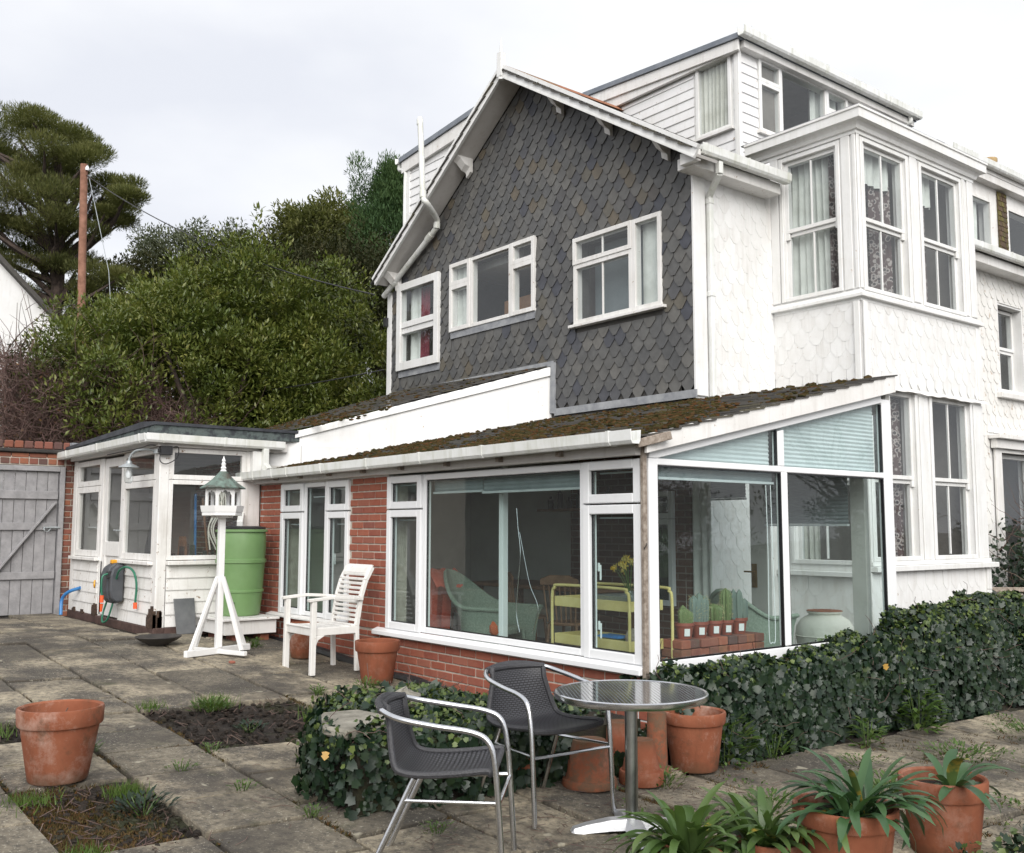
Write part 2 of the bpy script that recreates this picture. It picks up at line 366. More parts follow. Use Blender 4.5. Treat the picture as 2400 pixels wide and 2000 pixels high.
MT['pine'] = leafmat('pine_needles', [(.070, .085, .032), (.11, .122, .044), (.145, .15, .052), (.18, .175, .066)], .65, .3, .2, .8)
MT['yew'] = leafmat('yew_foliage', [(.016, .022, .008), (.028, .033, .011), (.040, .040, .014), (.056, .048, .018)], .65, .2, .2, .8)
MT['conifer'] = leafmat('cypress_foliage', [(.034, .072, .028), (.05, .095, .036), (.07, .12, .042), (.09, .14, .048)], .65, .15, .2, 1.0)
MT['greytree'] = leafmat('grey_green_foliage', [(.07, .085, .05), (.10, .115, .07), (.13, .14, .09)], .7, .15, .3)
MT['strap'] = leafmat('strap_leaf', [(.07, .13, .035), (.10, .165, .05), (.085, .145, .045), (.14, .20, .07)], .36, .3, .5)
MT['strap_dark'] = leafmat('dark_strap_leaf', [(.035, .085, .035), (.05, .11, .042), (.065, .13, .05)], .34, .2, .5)
MT['weed'] = leafmat('weed_leaf', [(.06, .12, .025), (.10, .17, .04), (.05, .09, .02), (.13, .18, .05)], .45, .3, .4)
MT['grass'] = leafmat('grass_blade', [(.07, .13, .025), (.11, .17, .04), (.06, .10, .02)], .5, .3, .3)
MT['twig'] = leafmat('brown_twig', [(.075, .05, .042), (.13, .09, .075), (.10, .065, .06), (.17, .125, .10)], .9, 0, .2)
MT['twig_red'] = leafmat('reddish_twig', [(.095, .055, .048), (.15, .095, .082), (.11, .07, .065), (.19, .14, .12)], .9, 0, .2)
MT['deadleaf'] = leafmat('dead_leaf', [(.16, .085, .035), (.10, .055, .03), (.24, .15, .06)], .9, .1, .2)
MT['bark'] = simple('bark', (.035, .026, .022), (.09, .065, .052), 9, .95, .8, 22, rand=False)
MT['polewood'] = simple('telegraph_pole_wood', (.20, .095, .06), (.33, .17, .115), 6, .85, .4, rand=False)
MT['gatewood'] = simple('grey_stained_timber', (.235, .23, .235), (.32, .312, .318), 9, .8, .3)
MT['alu'] = simple('polished_aluminium', (.62, .63, .65), (.75, .76, .78), 9, .22, .05, 60, 1)
MT['castalu'] = simple('cast_aluminium', (.50, .51, .53), (.62, .63, .65), 15, .45, .2, 60, .7)
MT['galv'] = simple('galvanised_steel', (.33, .36, .37), (.48, .51, .52), 12, .5, .1, metal=.6)
MT['steel'] = simple('dull_steel', (.30, .31, .30), (.45, .46, .44), 9, .3, .1, metal=1)
MT['green_plastic'] = simple('green_plastic', (.155, .275, .105), (.19, .32, .135), 3, .42, .05)
MT['whitewood'] = paint('white_painted_wood', (.80, .80, .79), .04, 0, .45)
MT['whitewood_worn'] = paint('worn_white_wood', (.78, .77, .74), .3, .035, .55, under=(.35, .30, .25))
t = NT('verdigris_copper'); v = t.coords(False); t.base(t.ramp(t.noise(v, 9, 8, .7), [(.38, (.06, .05, .038)), (.54, (.12, .17, .145)), (.7, (.20, .27, .235))])); t.set(Roughness=.75); MT['verdigris'] = t.m
MT['iron'] = simple('dark_cast_iron', (.025, .023, .022), (.05, .043, .038), 9, .8, .4)
MT['rust'] = simple('wet_rusty_soil', (.06, .045, .03), (.11, .08, .055), 9, .6, .2)
MT['slabslate'] = simple('grey_slate', (.10, .105, .11), (.15, .155, .16), 6, .55, .2)
MT['stone'] = simple('weathered_stone', (.13, .12, .095), (.33, .31, .26), 7, .95, .9, 20, lo=.3, hi=.7, dist=.02)
MT['yellow_paint'] = simple('chipped_yellow_paint', (.56, .45, .16), (.66, .55, .24), 6, .5)
MT['wicker_green'] = simple('green_painted_wicker', (.20, .25, .20), (.30, .36, .29), 60, .7, .8, 120)
MT['blue'] = simple('blue_plastic', (.03, .16, .42), (.05, .22, .5), 6, .45)
MT['hose_green'] = simple('green_hose', (.02, .13, .08), (.03, .17, .10), 6, .35)
MT['orange'] = simple('orange_plastic', (.75, .11, .03), None, 6, .4)
MT['amber'] = simple('amber_plastic', (.70, .33, .02), None, 6, .4)
MT['greyplastic'] = simple('dark_grey_plastic', (.055, .06, .068), (.075, .08, .088), 6, .45)
MT['blind'] = simple('pale_pleated_blind', (.52, .545, .56), (.60, .62, .635), 5, .8)
MT['blind_dark'] = simple('grey_blind', (.22, .25, .26), (.28, .31, .32), 5, .8)
MT['brass'] = simple('tarnished_brass', (.22, .14, .05), (.35, .24, .09), 20, .35, metal=1)
MT['wood'] = simple('brown_wood', (.16, .08, .04), (.25, .13, .07), 12, .55)
MT['cactus'] = leafmat('cactus_skin', [(.10, .14, .05), (.14, .18, .07)], .6, 0)
MT['cactus_grey'] = leafmat('grey_cactus_skin', [(.13, .17, .15), (.16, .20, .17)], .6, 0)
MT['spine'] = leafmat('cactus_spines', [(.55, .48, .28), (.45, .38, .2)], .7, 0)
MT['petal'] = leafmat('daffodil_petal', [(.75, .48, .03), (.70, .62, .25)], .5, .3)
MT['label_white'] = simple('white_label', (.7, .7, .7), None, 5, .5)
MT['urn'] = simple('pale_glazed_clay', (.60, .59, .52), (.70, .69, .62), 5, .7, .1)
t = NT('dim_brick_lining'); v = t.coords(False); mq = t.n('ShaderNodeMapping'); mq.inputs['Rotation'].default_value = (PI/2, 0, 0); t.l(v, mq.inputs[0]); bk = t.n('ShaderNodeTexBrick', Scale=1.0); bk.inputs['Brick Width'].default_value = .225; bk.inputs['Row Height'].default_value = .075; bk.inputs['Mortar Size'].default_value = .008; bk.inputs['Color1'].default_value = (.16, .085, .06, 1); bk.inputs['Color2'].default_value = (.11, .06, .045, 1); bk.inputs['Mortar'].default_value = (.22, .18, .15, 1); t.l(mq.outputs[0], bk.inputs[0]); t.base(bk.outputs[0]); t.set(Roughness=.9); MT['dimbrick'] = t.m
MT['carpet'] = simple('dark_floor', (.06, .055, .05), (.10, .09, .08), 8, .8, rand=False)
MT['creamwall'] = simple('cream_wall', (.42, .41, .38), (.50, .49, .46), 2, .85, rand=False)
MT['tilehung'] = slatemat('mossy_clay_tile', [(0, (.075, .05, .032)), (.5, (.10, .065, .038)), (.7, (.11, .09, .03))], [(.9, (.13, .11, .03)), (1, (.06, .045, .03))], .9)
MT['redtile'] = slatemat('red_clay_tile', [(0, (.25, .10, .05)), (.5, (.30, .13, .07)), (.7, (.2, .09, .05))], [(.9, (.17, .12, .05)), (1, (.22, .09, .05))], .9)
MT['buffclay'] = simple('buff_chimney_pot', (.42, .29, .14), (.52, .38, .2), 9, .85)
MT['lampglass'] = glass('clear_lamp_glass', (.95, .97, .97), .08, dirt=.02)
MT['rotten'] = simple('rotten_wood', (.03, .02, .015), (.10, .06, .04), 25, 1, .9)
MT['sepia'] = simple('wet_plinth_wood', (.055, .03, .025), (.10, .06, .05), 12, .7, .3)
# ------------------------------------------------------------------ building kit
def clip_poly(P, a, b, c):
    """keep a*u+b*z<=c"""
    o = []
    for i in range(len(P)):
        p, q = P[i], P[(i+1) % len(P)]; dp = a*p[0]+b*p[1]-c; dq = a*q[0]+b*q[1]-c
        if dp <= 0: o.append(p)
        if (dp < 0 < dq) or (dq < 0 < dp):
            t_ = dp/(dp-dq); o.append((p[0]+(q[0]-p[0])*t_, p[1]+(q[1]-p[1])*t_))
    return o
def area(P):
    return abs(sum(P[i][0]*P[(i+1) % len(P)][1]-P[(i+1) % len(P)][0]*P[i][1] for i in range(len(P))))/2 if len(P) > 2 else 0

def slate_field(parent, F, u0, u1, z0, z1, wd, e, mats, holes=(), bounds=(), limit=300, name='slate', tw=.03, ch=.075, d0=.0, th=.007, jit=1.0, lift=.020):
    """courses of overlapping tail-cut slates hung on face F"""
    h = 2.15*e; dt = d0+lift; dtop = d0+.003
    def outline(j=0):
        q = random.Random(j*7+3); g_ = lambda s_: q.uniform(-s_, s_)*jit
        return [(-wd/2+.0025, h), (-wd/2+.0025+abs(g_(.002)), ch+g_(.009)), (-tw+g_(.007), g_(.004)), (tw+g_(.007), 0), (wd/2-.0025-abs(g_(.002)), ch+g_(.009)), (wd/2-.0025, h)]
    def mk(P, nm, mb=None, cu=0, cz=0, rz=0):
        f = []; b = []
        for (u, z) in P:
            d = dt+(dtop-dt)*z/h
            if mb is not None:
                cr, sr = math.cos(rz), math.sin(rz); uu = u*cr-z*sr; zz = u*sr+z*cr
                f.append(FP(F, cu+uu, cz+zz, d)); b.append(FP(F, cu+uu, cz+zz, d-th))
            else:
                q = Vector((u, -d, z)) if F[0] == 'y' else Vector((d, u, z)); f.append(q)
                q = Vector((u, -d+th, z)) if F[0] == 'y' else Vector((d-th, u, z)); b.append(q)
        n = len(P); tgt = mb or MB()
        tgt.add(f+b, [tuple(range(n)), tuple(range(2*n-1, n-1, -1))]+[(i, n+i, n+(i+1) % n, (i+1) % n) for i in range(n)])
        return tgt
    shared = [mk(outline(j), name).mesh(name, mats, norm=True) for j in range(10)]
    items = []; r = 0; z = z0
    while z < z1:
        off = (r % 2)*wd/2; k = math.floor((u0-off)/wd)-1
        while True:
            u = off+(k+.5)*wd; k += 1
            if u-wd/2 > u1: break
            if u+wd/2 < u0: continue
            P = outline(random.randrange(10)); W_ = [(p[0]+u, p[1]+z) for p in P]; clipped = False; full = area(W_)
            vis = [(-wd/2+u, z+e*1.0), (-wd/2+u, z+ch), (-tw+u, z), (tw+u, z), (wd/2+u, z+ch), (wd/2+u, z+e)]
            for (a, b, c) in list(bounds)+[(1, 0, u1), (-1, 0, -u0), (0, 1, z1)]:
                if W_ and max(a*p[0]+b*p[1]-c for p in W_) > 0: W_ = clip_poly(W_, a, b, c); clipped = True
            for (ha, hb, hc, hd) in holes:
                if len(W_) < 3: break
                us = [p[0] for p in W_]; zs = [p[1] for p in W_]
                if min(us) < hb and max(us) > ha and min(zs) < hd and max(zs) > hc:
                    cand = [clip_poly(W_, 1, 0, ha), clip_poly(W_, -1, 0, -hb), clip_poly(W_, 0, 1, hc), clip_poly(W_, 0, -1, -hd)]
                    W_ = max(cand, key=area); clipped = True
            if area(W_) < .12*full: continue
            items.append((u, z, clipped, W_))
        z += e; r += 1
    items.sort(key=lambda it: (FP(F, it[0], it[1], 0)-CAM).length)
    rest = MB()
    for i, (u, z, cl, W_) in enumerate(items):
        du, dz, rz = random.gauss(0, .0022)*jit, random.gauss(0, .005)*jit, random.gauss(0, .016)*jit
        if random.random() < .03*jit: dz -= .02; rz *= 2.2
        if i >= limit:
            mk([(p[0]-u, p[1]-z) for p in W_], name, rest, u, z, rz*.5); continue
        if cl: o = mk([(p[0]-u, p[1]-z) for p in W_], name).mesh(name, mats); rz = 0; du = dz = 0
        else: o = random.choice(shared)
        ob = bpy.data.objects.new(name, o); COL.objects.link(ob); ob.parent = parent
        ob.location = FP(F, u+du, z+dz, random.uniform(0, .002))
        ob.rotation_euler = (0, rz, 0) if F[0] == 'y' else (-rz, 0, 0)
    if rest.v:
        ob = rest.build('slates', mats, parent, norm=False, local=True); ob['kind'] = 'stuff'

BR = {}
def brick_field(parent, F, u0, u1, z0, z1, mat='brick', d0=0.0, L=.225, H=.075, half=0, holes=(), depth=.02, name='brick', bev=.004):
    r = 0; z = z0
    while z+H*.6 < z1:
        hh = min(H, z1-z)-.013; off = ((r+half) % 2)*L/2; k = math.floor((u0-off)/L)-1
        while True:
            a = off+k*L; b = a+L; k += 1
            if a >= u1-.02: break
            a2, b2 = max(a, u0), min(b, u1)
            if b2-a2 < .045: continue
            if any(a2 < hb-.01 and b2 > ha+.01 and z < hd-.01 and z+hh > hc+.01 for ha, hb, hc, hd in holes): continue
            ln = round((b2-a2)-.013, 3); key = (F[0], mat, ln, round(hh, 3), depth, random.randrange(2))
            if key not in BR:
                m = MB(); F0 = (F[0], 0); fbox(m, F0, -ln/2, ln/2, 0, hh, -depth, .005)
                q = m; q.v = [tuple(c+random.uniform(-.0012, .0012) for c in p) for p in q.v]
                BR[key] = q.mesh(name, MT[mat], bevel=bev)
            o = bpy.data.objects.new(name, BR[key]); COL.objects.link(o); o.parent = parent
            o.location = FP(F, (a2+b2)/2, z+.005, d0+random.uniform(-.002, .002))
        z += H; r += 1

def wall_strips(mb, F, us, zb, ztop, holes, d0, d1):
    """solid wall from zb up to ztop(u), with rectangular holes"""
    cuts = sorted(set([round(u, 4) for u in us]+[round(x, 4) for h in holes for x in h[:2]]))
    cuts = [c for c in cuts if min(us) <= c <= max(us)]
    for a, b in zip(cuts[:-1], cuts[1:]):
        hs = sorted([h for h in holes if h[0] < (a+b)/2 < h[1]], key=lambda h: h[2]); z = zb
        for h in hs:
            if h[2] > z: fbox(mb, F, a, b, z, h[2], d0, d1)
            z = h[3]
        fprism(mb, F, [(a, z), (b, z), (b, ztop(b)), (a, ztop(a))], d0, d1)

def ring(mb, F, u0, u1, z0, z1, b, d0, d1, bb=None):
    bb = bb or b
    fbox(mb, F, u0, u0+b, z0, z1, d0, d1); fbox(mb, F, u1-b, u1, z0, z1, d0, d1)
    fbox(mb, F, u0+b, u1-b, z0, z0+bb, d0, d1); fbox(mb, F, u0+b, u1-b, z1-b, z1, d0, d1)

def pane(parent, F, u0, u1, z0, z1, d, mat):
    m = MB(); m.add([FP(F, u0, z0, d), FP(F, u1, z0, d), FP(F, u1, z1, d), FP(F, u0, z1, d)], [(0, 1, 2, 3)])
    return m.build('pane', MT[mat], parent, norm=False, local=True)

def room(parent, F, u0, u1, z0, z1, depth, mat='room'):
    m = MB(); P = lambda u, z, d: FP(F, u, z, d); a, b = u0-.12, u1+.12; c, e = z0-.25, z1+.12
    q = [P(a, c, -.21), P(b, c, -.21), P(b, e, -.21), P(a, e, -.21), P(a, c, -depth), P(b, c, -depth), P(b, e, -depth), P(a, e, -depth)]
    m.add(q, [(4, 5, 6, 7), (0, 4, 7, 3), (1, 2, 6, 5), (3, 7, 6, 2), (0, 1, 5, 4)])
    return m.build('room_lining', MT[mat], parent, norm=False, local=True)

def curtain(parent, F, u0, u1, z0, z1, d, mat, folds=7, amp=.025, name='curtain', sway=.0):
    m = MB(); P = []; n = folds*8; ph = random.uniform(0, 6)
    for i in range(9):
        s_ = i/8; z = z0+(z1-z0)*s_; row = []
        for j in range(n+1):
            t_ = j/n; u = u0+(u1-u0)*t_+sway*(1-s_)*math.sin(t_*3+ph)
            row.append(FP(F, u, z, d+amp*math.sin(t_*folds*2*PI+ph+.35*math.sin(s_*3))*(1-.3*s_)+.4*amp*math.sin(t_*folds*5.1+ph)))
        P.append(row)
    m.grid(P); return m.build(name, MT[mat], parent, norm=False, local=True)

def window(parent, F, lights, d0, d1, fm='white', gm='glass', name='window', bars=(), label=None, hook=None, bev=.003):
    """lights tile the window: (u0,u1,z0,z1,bar,extra depth,pane recess)"""
    m = MB()
    for L_ in lights:
        u0, u1, z0, z1, b, ex, rc = L_[:7]
        ring(m, F, u0, u1, z0, z1, b, d0, d1+ex)
    for (u0, u1, z0, z1, da, db) in bars: fbox(m, F, u0, u1, z0, z1, da, db)
    o = m.build(name, MT[fm], parent, bevel=bev)
    for L_ in lights:
        u0, u1, z0, z1, b, ex, rc = L_[:7]
        pane(o, F, u0+b-.004, u1-b+.004, z0+b-.004, z1-b+.004, d1+ex-rc, gm)
    if label: o['label'] = label
    return o

def gutter_run(parent, p, q, name='gutter', r=.06, brackets=(), side=Vector((0, -1, 0)), mat='gutter'):
    """square-line gutter: an open U profile swept from p to q"""
    p = Vector(p); q = Vector(q); prof = [(-.055, .05), (-.05, -.03), (-.035, -.055), (.035, -.055), (.052, -.03), (.058, .05), (.048, .052), (.042, -.025), (.03, -.045), (-.03, -.045), (-.042, -.025), (-.046, .05)]
    s_ = r/.06; up_ = Vector((0, 0, 1)); m = MB()
    a = [p+side*(x*s_)+up_*(z*s_) for x, z in prof]; b = [q+side*(x*s_)+up_*(z*s_) for x, z in prof]; n = len(prof)
    m.add(a+b, [(i, (i+1) % n, n+(i+1) % n, n+i) for i in range(n)]); m.add(a[:], [tuple(range(n))]); m.add(b[:], [tuple(range(n))])
    o = m.build(name, MT[mat], parent)
    for t_ in brackets:
        c = p+(q-p)*t_; d = (q-p).normalized()*.014; mm = MB()
        pr = [(x*1.09, z*1.09) for x, z in prof[:6]]+[(.065, .056), (-.062, .056)]
        mm.prism([c-d+side*(x*s_)+up_*(z*s_) for x, z in pr], d*2); mm.build('gutter_bracket', MT[mat], o if o.parent and o.parent.parent is None else parent, local=True)
    return o

# ------------------------------------------------------------------ THE HOUSE
house = thing('house', 'slate hung gable house with white corner bay windows behind the sunroom', 'house', (-5.28, 5.0, 0))
GY = 3.17; FG = ('y', GY); FW = ('x', -2.287); FBL = ('y', 4.588); FBF = ('x', -1.127); FDS = ('y', 5.0); FDF = ('x', -3.05); FRD = ('y', 3.45)
WIN = [(-4.218, -2.733, 3.977, 5.078), (-6.914, -4.974, 4.298, 5.307), (-8.321, -7.181, 3.896, 5.262)]
def verge(u): return 7.50-.634*(u+5.28) if u > -5.28 else 7.50-.703*(-5.28-u)
m = MB(); wall_strips(m, FG, [-8.60, -5.28, -2.289], -.1, verge, [(a+.04, b-.04, c+.04, d-.04) for a, b, c, d in WIN], -.2, 0)
gwall = m.build('gable_wall', MT['room_dark'], house, norm=True); gwall['label'] = 'gable wall hung with grey tail cut slates'
slate_field(gwall, FG, -8.53, -2.29, 2.95, 7.6, .19, .134, MT['slate'], tw=.026, ch=.088, lift=.028, th=.009, holes=[(a+.01, b-.01, c-.10, d-.01) for a, b, c, d in WIN]+[(-8.6, -7.6, 2.0, 3.52), (-7.6, -4.6, 2.0, 3.56)],
            bounds=[(.634, 1, 7.47-.634*5.28), (-.703, 1, 7.47+.703*5.28)], limit=300)
# lead aprons under gable windows and along the roof junctions
m = MB(); m.prism([(-6.90, GY-.032, 4.20), (-4.99, GY-.032, 4.20), (-4.97, GY-.032, 4.30), (-6.91, GY-.032, 4.30)], (0, .02, 0)); m.build('lead_apron', MT['lead'], gwall, local=True)
m = MB(); m.prism([(-8.30, GY-.032, 3.79), (-7.19, GY-.032, 3.79), (-7.18, GY-.032, 3.9), (-8.32, GY-.032, 3.9)], (0, .02, 0)); m.build('lead_apron', MT['lead'], gwall, local=True)
m = MB(); m.prism([(-4.60, GY-.034, 2.875), (-2.25, GY-.034, 2.875), (-2.25, GY-.034, 2.965), (-4.60, GY-.034, 2.965)], (0, .02, 0)); m.build('lead_flashing', MT['lead'], gwall, local=True)
m = MB(); m.prism([(-8.2, GY-.034, 3.50), (-4.62, GY-.034, 3.52), (-4.62, GY-.034, 3.585), (-8.2, GY-.034, 3.575)], (0, .02, 0)); m.prism([(-4.68, GY-.04, 2.92), (-4.58, GY-.04, 2.90), (-4.58, GY-.04, 3.56), (-4.66, GY-.04, 3.56)], (0, .025, 0)); m.build('lead_flashing', MT['lead'], gwall, local=True)
# gable corner board on the left
m = MB(); fbox(m, FG, -8.66, -8.54, 3.3, 5.2, -.1, .035); m.build('corner_board', MT['white'], house, bevel=.004)
# gable windows
sd_ = dict(d0=-.06, d1=.03)
a, b, c, d = WIN[0]
w1 = window(house, FG, [(a, b-.46, d-.34, d, .055, .012, .03), (a, b-.46, c, d-.34, .055, 0, .03), (b-.46, b, c, d, .055, .0, .03)], -.06, .045, 'white_old', bars=[(a+.50, a+.522, c+.055, d-.055, .005, .028)])
room(w1, FG, a, b, c, d, 1.5, 'room'); curtain(w1, FG, b-.42, b-.04, c, d, -.10, 'curtain_white', 2, .006)
m = MB(); fbox(m, FG, a+.06, b-.48, c+.03, d-.05, -.30, -.28); m.build('blind', simple('slate_blue_blind', (.16, .19, .20), (.20, .23, .24), 3, .8), w1, local=True)
m = MB(); fbox(m, FG, a-.06, b+.06, c-.035, c, -.03, .085); m.build('sill', MT['white_old'], w1, local=True, bevel=.004)
a, b, c, d = WIN[1]
w2 = window(house, FG, [(a, a+.50, d-.33, d, .06, .012, .035), (a, a+.50, c, d-.33, .06, .012, .035), (a+.50, b-.50, c, d, .05, 0, .03), (b-.50, b, d-.31, d, .06, .012, .035), (b-.50, b, c, d-.31, .06, .012, .035)], -.06, .045, 'white_old')
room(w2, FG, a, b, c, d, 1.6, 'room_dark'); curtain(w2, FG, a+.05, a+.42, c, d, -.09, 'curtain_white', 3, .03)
m = MB(); fbox(m, FG, a+.55, b-.10, c-.2, c+.45, -1.0, -.55); m.build('wardrobe', simple('pine_board', (.30, .15, .07), (.40, .21, .10), 7, .6), w2, local=True)
m = MB(); fbox(m, FG, a+.95, b-.06, c-.2, c+.17, -.35, -.33); m.build('white_panel', MT['pvc'], w2, local=True)
a, b, c, d = WIN[2]
zm = 4.56
w3 = window(house, FG, [(a, b, zm, d, .09, .0, .03), (a, b, c, zm, .09, -.02, .03)], -.06, .055, 'white', bars=[(a-.004, a+.11, c-.004, d+.004, .04, .075), (b-.11, b+.004, c-.004, d+.004, .04, .075), (a+.11, b-.11, d-.11, d+.004, .04, .075), (a+.11, b-.11, c-.004, c+.12, .04, .075)])
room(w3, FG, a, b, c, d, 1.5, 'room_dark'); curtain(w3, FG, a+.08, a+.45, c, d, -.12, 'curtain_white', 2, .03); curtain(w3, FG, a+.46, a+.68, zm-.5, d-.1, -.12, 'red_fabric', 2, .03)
# barge boards, soffit, finial, brackets
AX, AZ = -5.28, 7.69
for s_, ex, ez in ((1, -1.86, 5.52), (-1, -8.57, 5.38)):
    d_ = Vector((ex-AX, 0, ez-AZ)); nrm = Vector((-d_.z, 0, d_.x)).normalized()*s_
    if nrm.z < 0: nrm = -nrm
    A_ = Vector((AX, 2.80, AZ)); B_ = Vector((ex, 2.80, ez))
    m = MB(); m.prism([A_, B_, B_-nrm*.155, A_-Vector((0, 0, .19))], (0, .028, 0))
    m.prism([A_+Vector((0, -.018, 0)), B_+Vector((0, -.018, 0)), B_+Vector((0, -.018, 0))-nrm*.045, A_+Vector((0, -.018, -.055))], (0, .0165, 0))
    m.prism([A_+Vector((0, -.012, -.165)), B_+Vector((0, -.012, 0))-nrm*.13, B_+Vector((0, -.012, 0))-nrm*.15, A_+Vector((0, -.012, -.19))], (0, .011, 0))
    m.build('barge_board', MT['white'], house)
    m = MB(); m.prism([A_+Vector((0, .03, -.12)), B_+Vector((0, .03, 0))-nrm*.10, B_+Vector((0, .03, 0))-nrm*.13, A_+Vector((0, .03, -.16))], (0, GY-2.83-.001, 0)); m.build('soffit', MT['soffit'], house)
for u in (-4.44, -3.55, -2.62, -6.42, -8.30):
    z = verge(u); m = MB(); s_ = 1 if u > AX else -1
    prof = [(0, -.17), (.05, -.17), (.06, -.10), (.14, -.075), (.22, .0), (.27, .02), (.30, .07), (.30, .16), (0, .16)]
    sl = -.634 if u > AX else .703
    f_ = [Vector((u-.05, GY-.03-y, z+zz-.0+sl*(-.05))) for y, zz in prof]; g_ = [Vector((u+.05, GY-.03-y, z+zz+sl*.05)) for y, zz in prof]
    n = len(prof); m.add(f_+g_, [tuple(range(n)), tuple(range(2*n-1, n-1, -1))]+[(i, (i+1) % n, n+(i+1) % n, n+i) for i in range(n)]); m.build('eaves_bracket', MT['white_old'], house, bevel=.004)
m = MB(); m.box((AX-.045, 2.755, 7.50), (AX+.045, 2.84, 7.84)); m.lathe([(.04, 7.46), (.045, 7.48), (.04, 7.5)], 10, (AX, 2.797, 0)); m.tube([(AX, 2.797, 7.84), (AX, 2.797, 7.92), (AX, 2.797, 8.06)], [.028, .022, .004], 8); m.build('finial', MT['white'], house, bevel=.006)
# main roof, two slopes
for s_, ex, y0_, y1_ in ((1, -1.96, 2.775, 4.46), (1, -2.64, 4.46, 7.3), (1, -1.96, 7.3, 18), (-1, -8.60, 2.775, 18)):
    ez = AZ-.075-.634*(ex-AX) if s_ > 0 else AZ-.075-.703*(AX-ex)
    d_ = Vector((ex-AX, 0, ez-(AZ-.075))); ln = d_.length; d_.normalize(); nr = Vector((-d_.z*s_, 0, d_.x*s_))
    m = MB(); k = 19
    for i in range(k):
        a_ = Vector((AX, y0_, AZ-.075))+d_*(ln*i/k); b_ = Vector((AX, y0_, AZ-.075))+d_*(ln*(i+1)/k+(.04 if i < k-1 else 0))
        m.prism([a_+nr*.004, b_+nr*.016, b_+nr*.006, a_-nr*.02], (0, y1_-y0_-.002, 0))
    m.build('roof_slope', MT['roofslate'], house)
m = MB()
for i in range(26): m.prism([(AX-.13, 2.83+i*.46, AZ-.11), (AX-.05, 2.83+i*.46, AZ-.03), (AX+.05, 2.83+i*.46, AZ-.03), (AX+.13, 2.83+i*.46, AZ-.11)], (0, .452, 0))
m.build('ridge_tiles', MT['redtile'], house)
m = MB()
random.seed(3)
for i in range(160):
    t_ = random.uniform(.0, .93); r_ = random.uniform(.012, .035); x = AX+(3.4)*t_; m.blob((x, 2.80+random.uniform(0, .06), AZ-.050-.634*3.4*t_), (r_*1.4, r_, r_*.45), 5, 3)
o = m.build('roof_moss', MT['moss_brown'], house, norm=False); o['kind'] = 'stuff'

# white slate hung flank and its corner board
m = MB(); wall_strips(m, FW, [3.17, 4.60], -.1, lambda u: 5.55, [], -.2, 0); wall_w = m.build('flank_wall', MT['render'], house); wall_w['label'] = 'white painted slate hung flank wall beside the gable'
slate_field(wall_w, FW, 3.36, 4.585, .25, 5.48, .19, .160, MT['whiteslate'], lift=.009, th=.004, limit=170)
m = MB(); fbox(m, FW, 3.145, 3.345, 2.9, 5.52, .001, .035); m.build('corner_board', MT['white'], house, bevel=.004)
pieces(house, 'eaves_box', 'white_old', [(FW, 2.93, 4.46, 5.37, 5.50, .0, .24), (FW, 2.86, 2.93, 5.39, 5.52, .1, .34)], .004)
gutter_run(house, (-1.97, 2.93, 5.54), (-1.97, 4.50, 5.54), brackets=(.04, .5, .97), side=Vector((1, 0, 0)), r=.062)
m = MB(); m.beam((-1.98, 3.27, 5.47), (-1.98, 3.27, 5.33), .065, .065, (1, 0, 0)); m.beam((-1.98, 3.27, 5.34), (-2.24, 3.40, 5.17), .062, .062); m.beam((-2.235, 3.40, 5.19), (-2.235, 3.40, 2.9), .062, .062, (1, 0, 0))
for z in (5.08, 4.02): m.beam((-2.237, 3.40, z), (-2.237, 3.40, z+.06), .078, .078, (1, 0, 0))
m.build('downpipe', MT['gutter'], house, bevel=.006)
# waste pipe with vent stack across the gable
m = MB(); m.tube(spline([(-7.105, 2.70, 7.49), (-7.05, 2.70, 6.9), (-7.0, 2.70, 6.29), (-6.95, 2.74, 6.17), (-7.13, 3.03, 6.05), (-7.17, 3.06, 5.96), (-7.26, 3.06, 5.87), (-8.0, 3.06, 5.485), (-8.65, 3.06, 5.145)], 5), .043, 10)
for p, q in (((-7.01, 2.70, 6.36), (-7.0, 2.70, 6.26)), ((-7.16, 3.06, 5.99), (-7.17, 3.06, 5.91)), ((-7.30, 3.06, 5.85), (-7.42, 3.06, 5.79)), ((-8.3, 3.06, 5.33), (-8.38, 3.06, 5.288))): m.tube([p, q], .053, 10)
m.lathe([(.05, 7.40), (.05, 7.47), (.03, 7.52), (.001, 7.52)], 10, (-7.105, 2.70, 0)); m.build('waste_pipe', MT['gutter'], house)

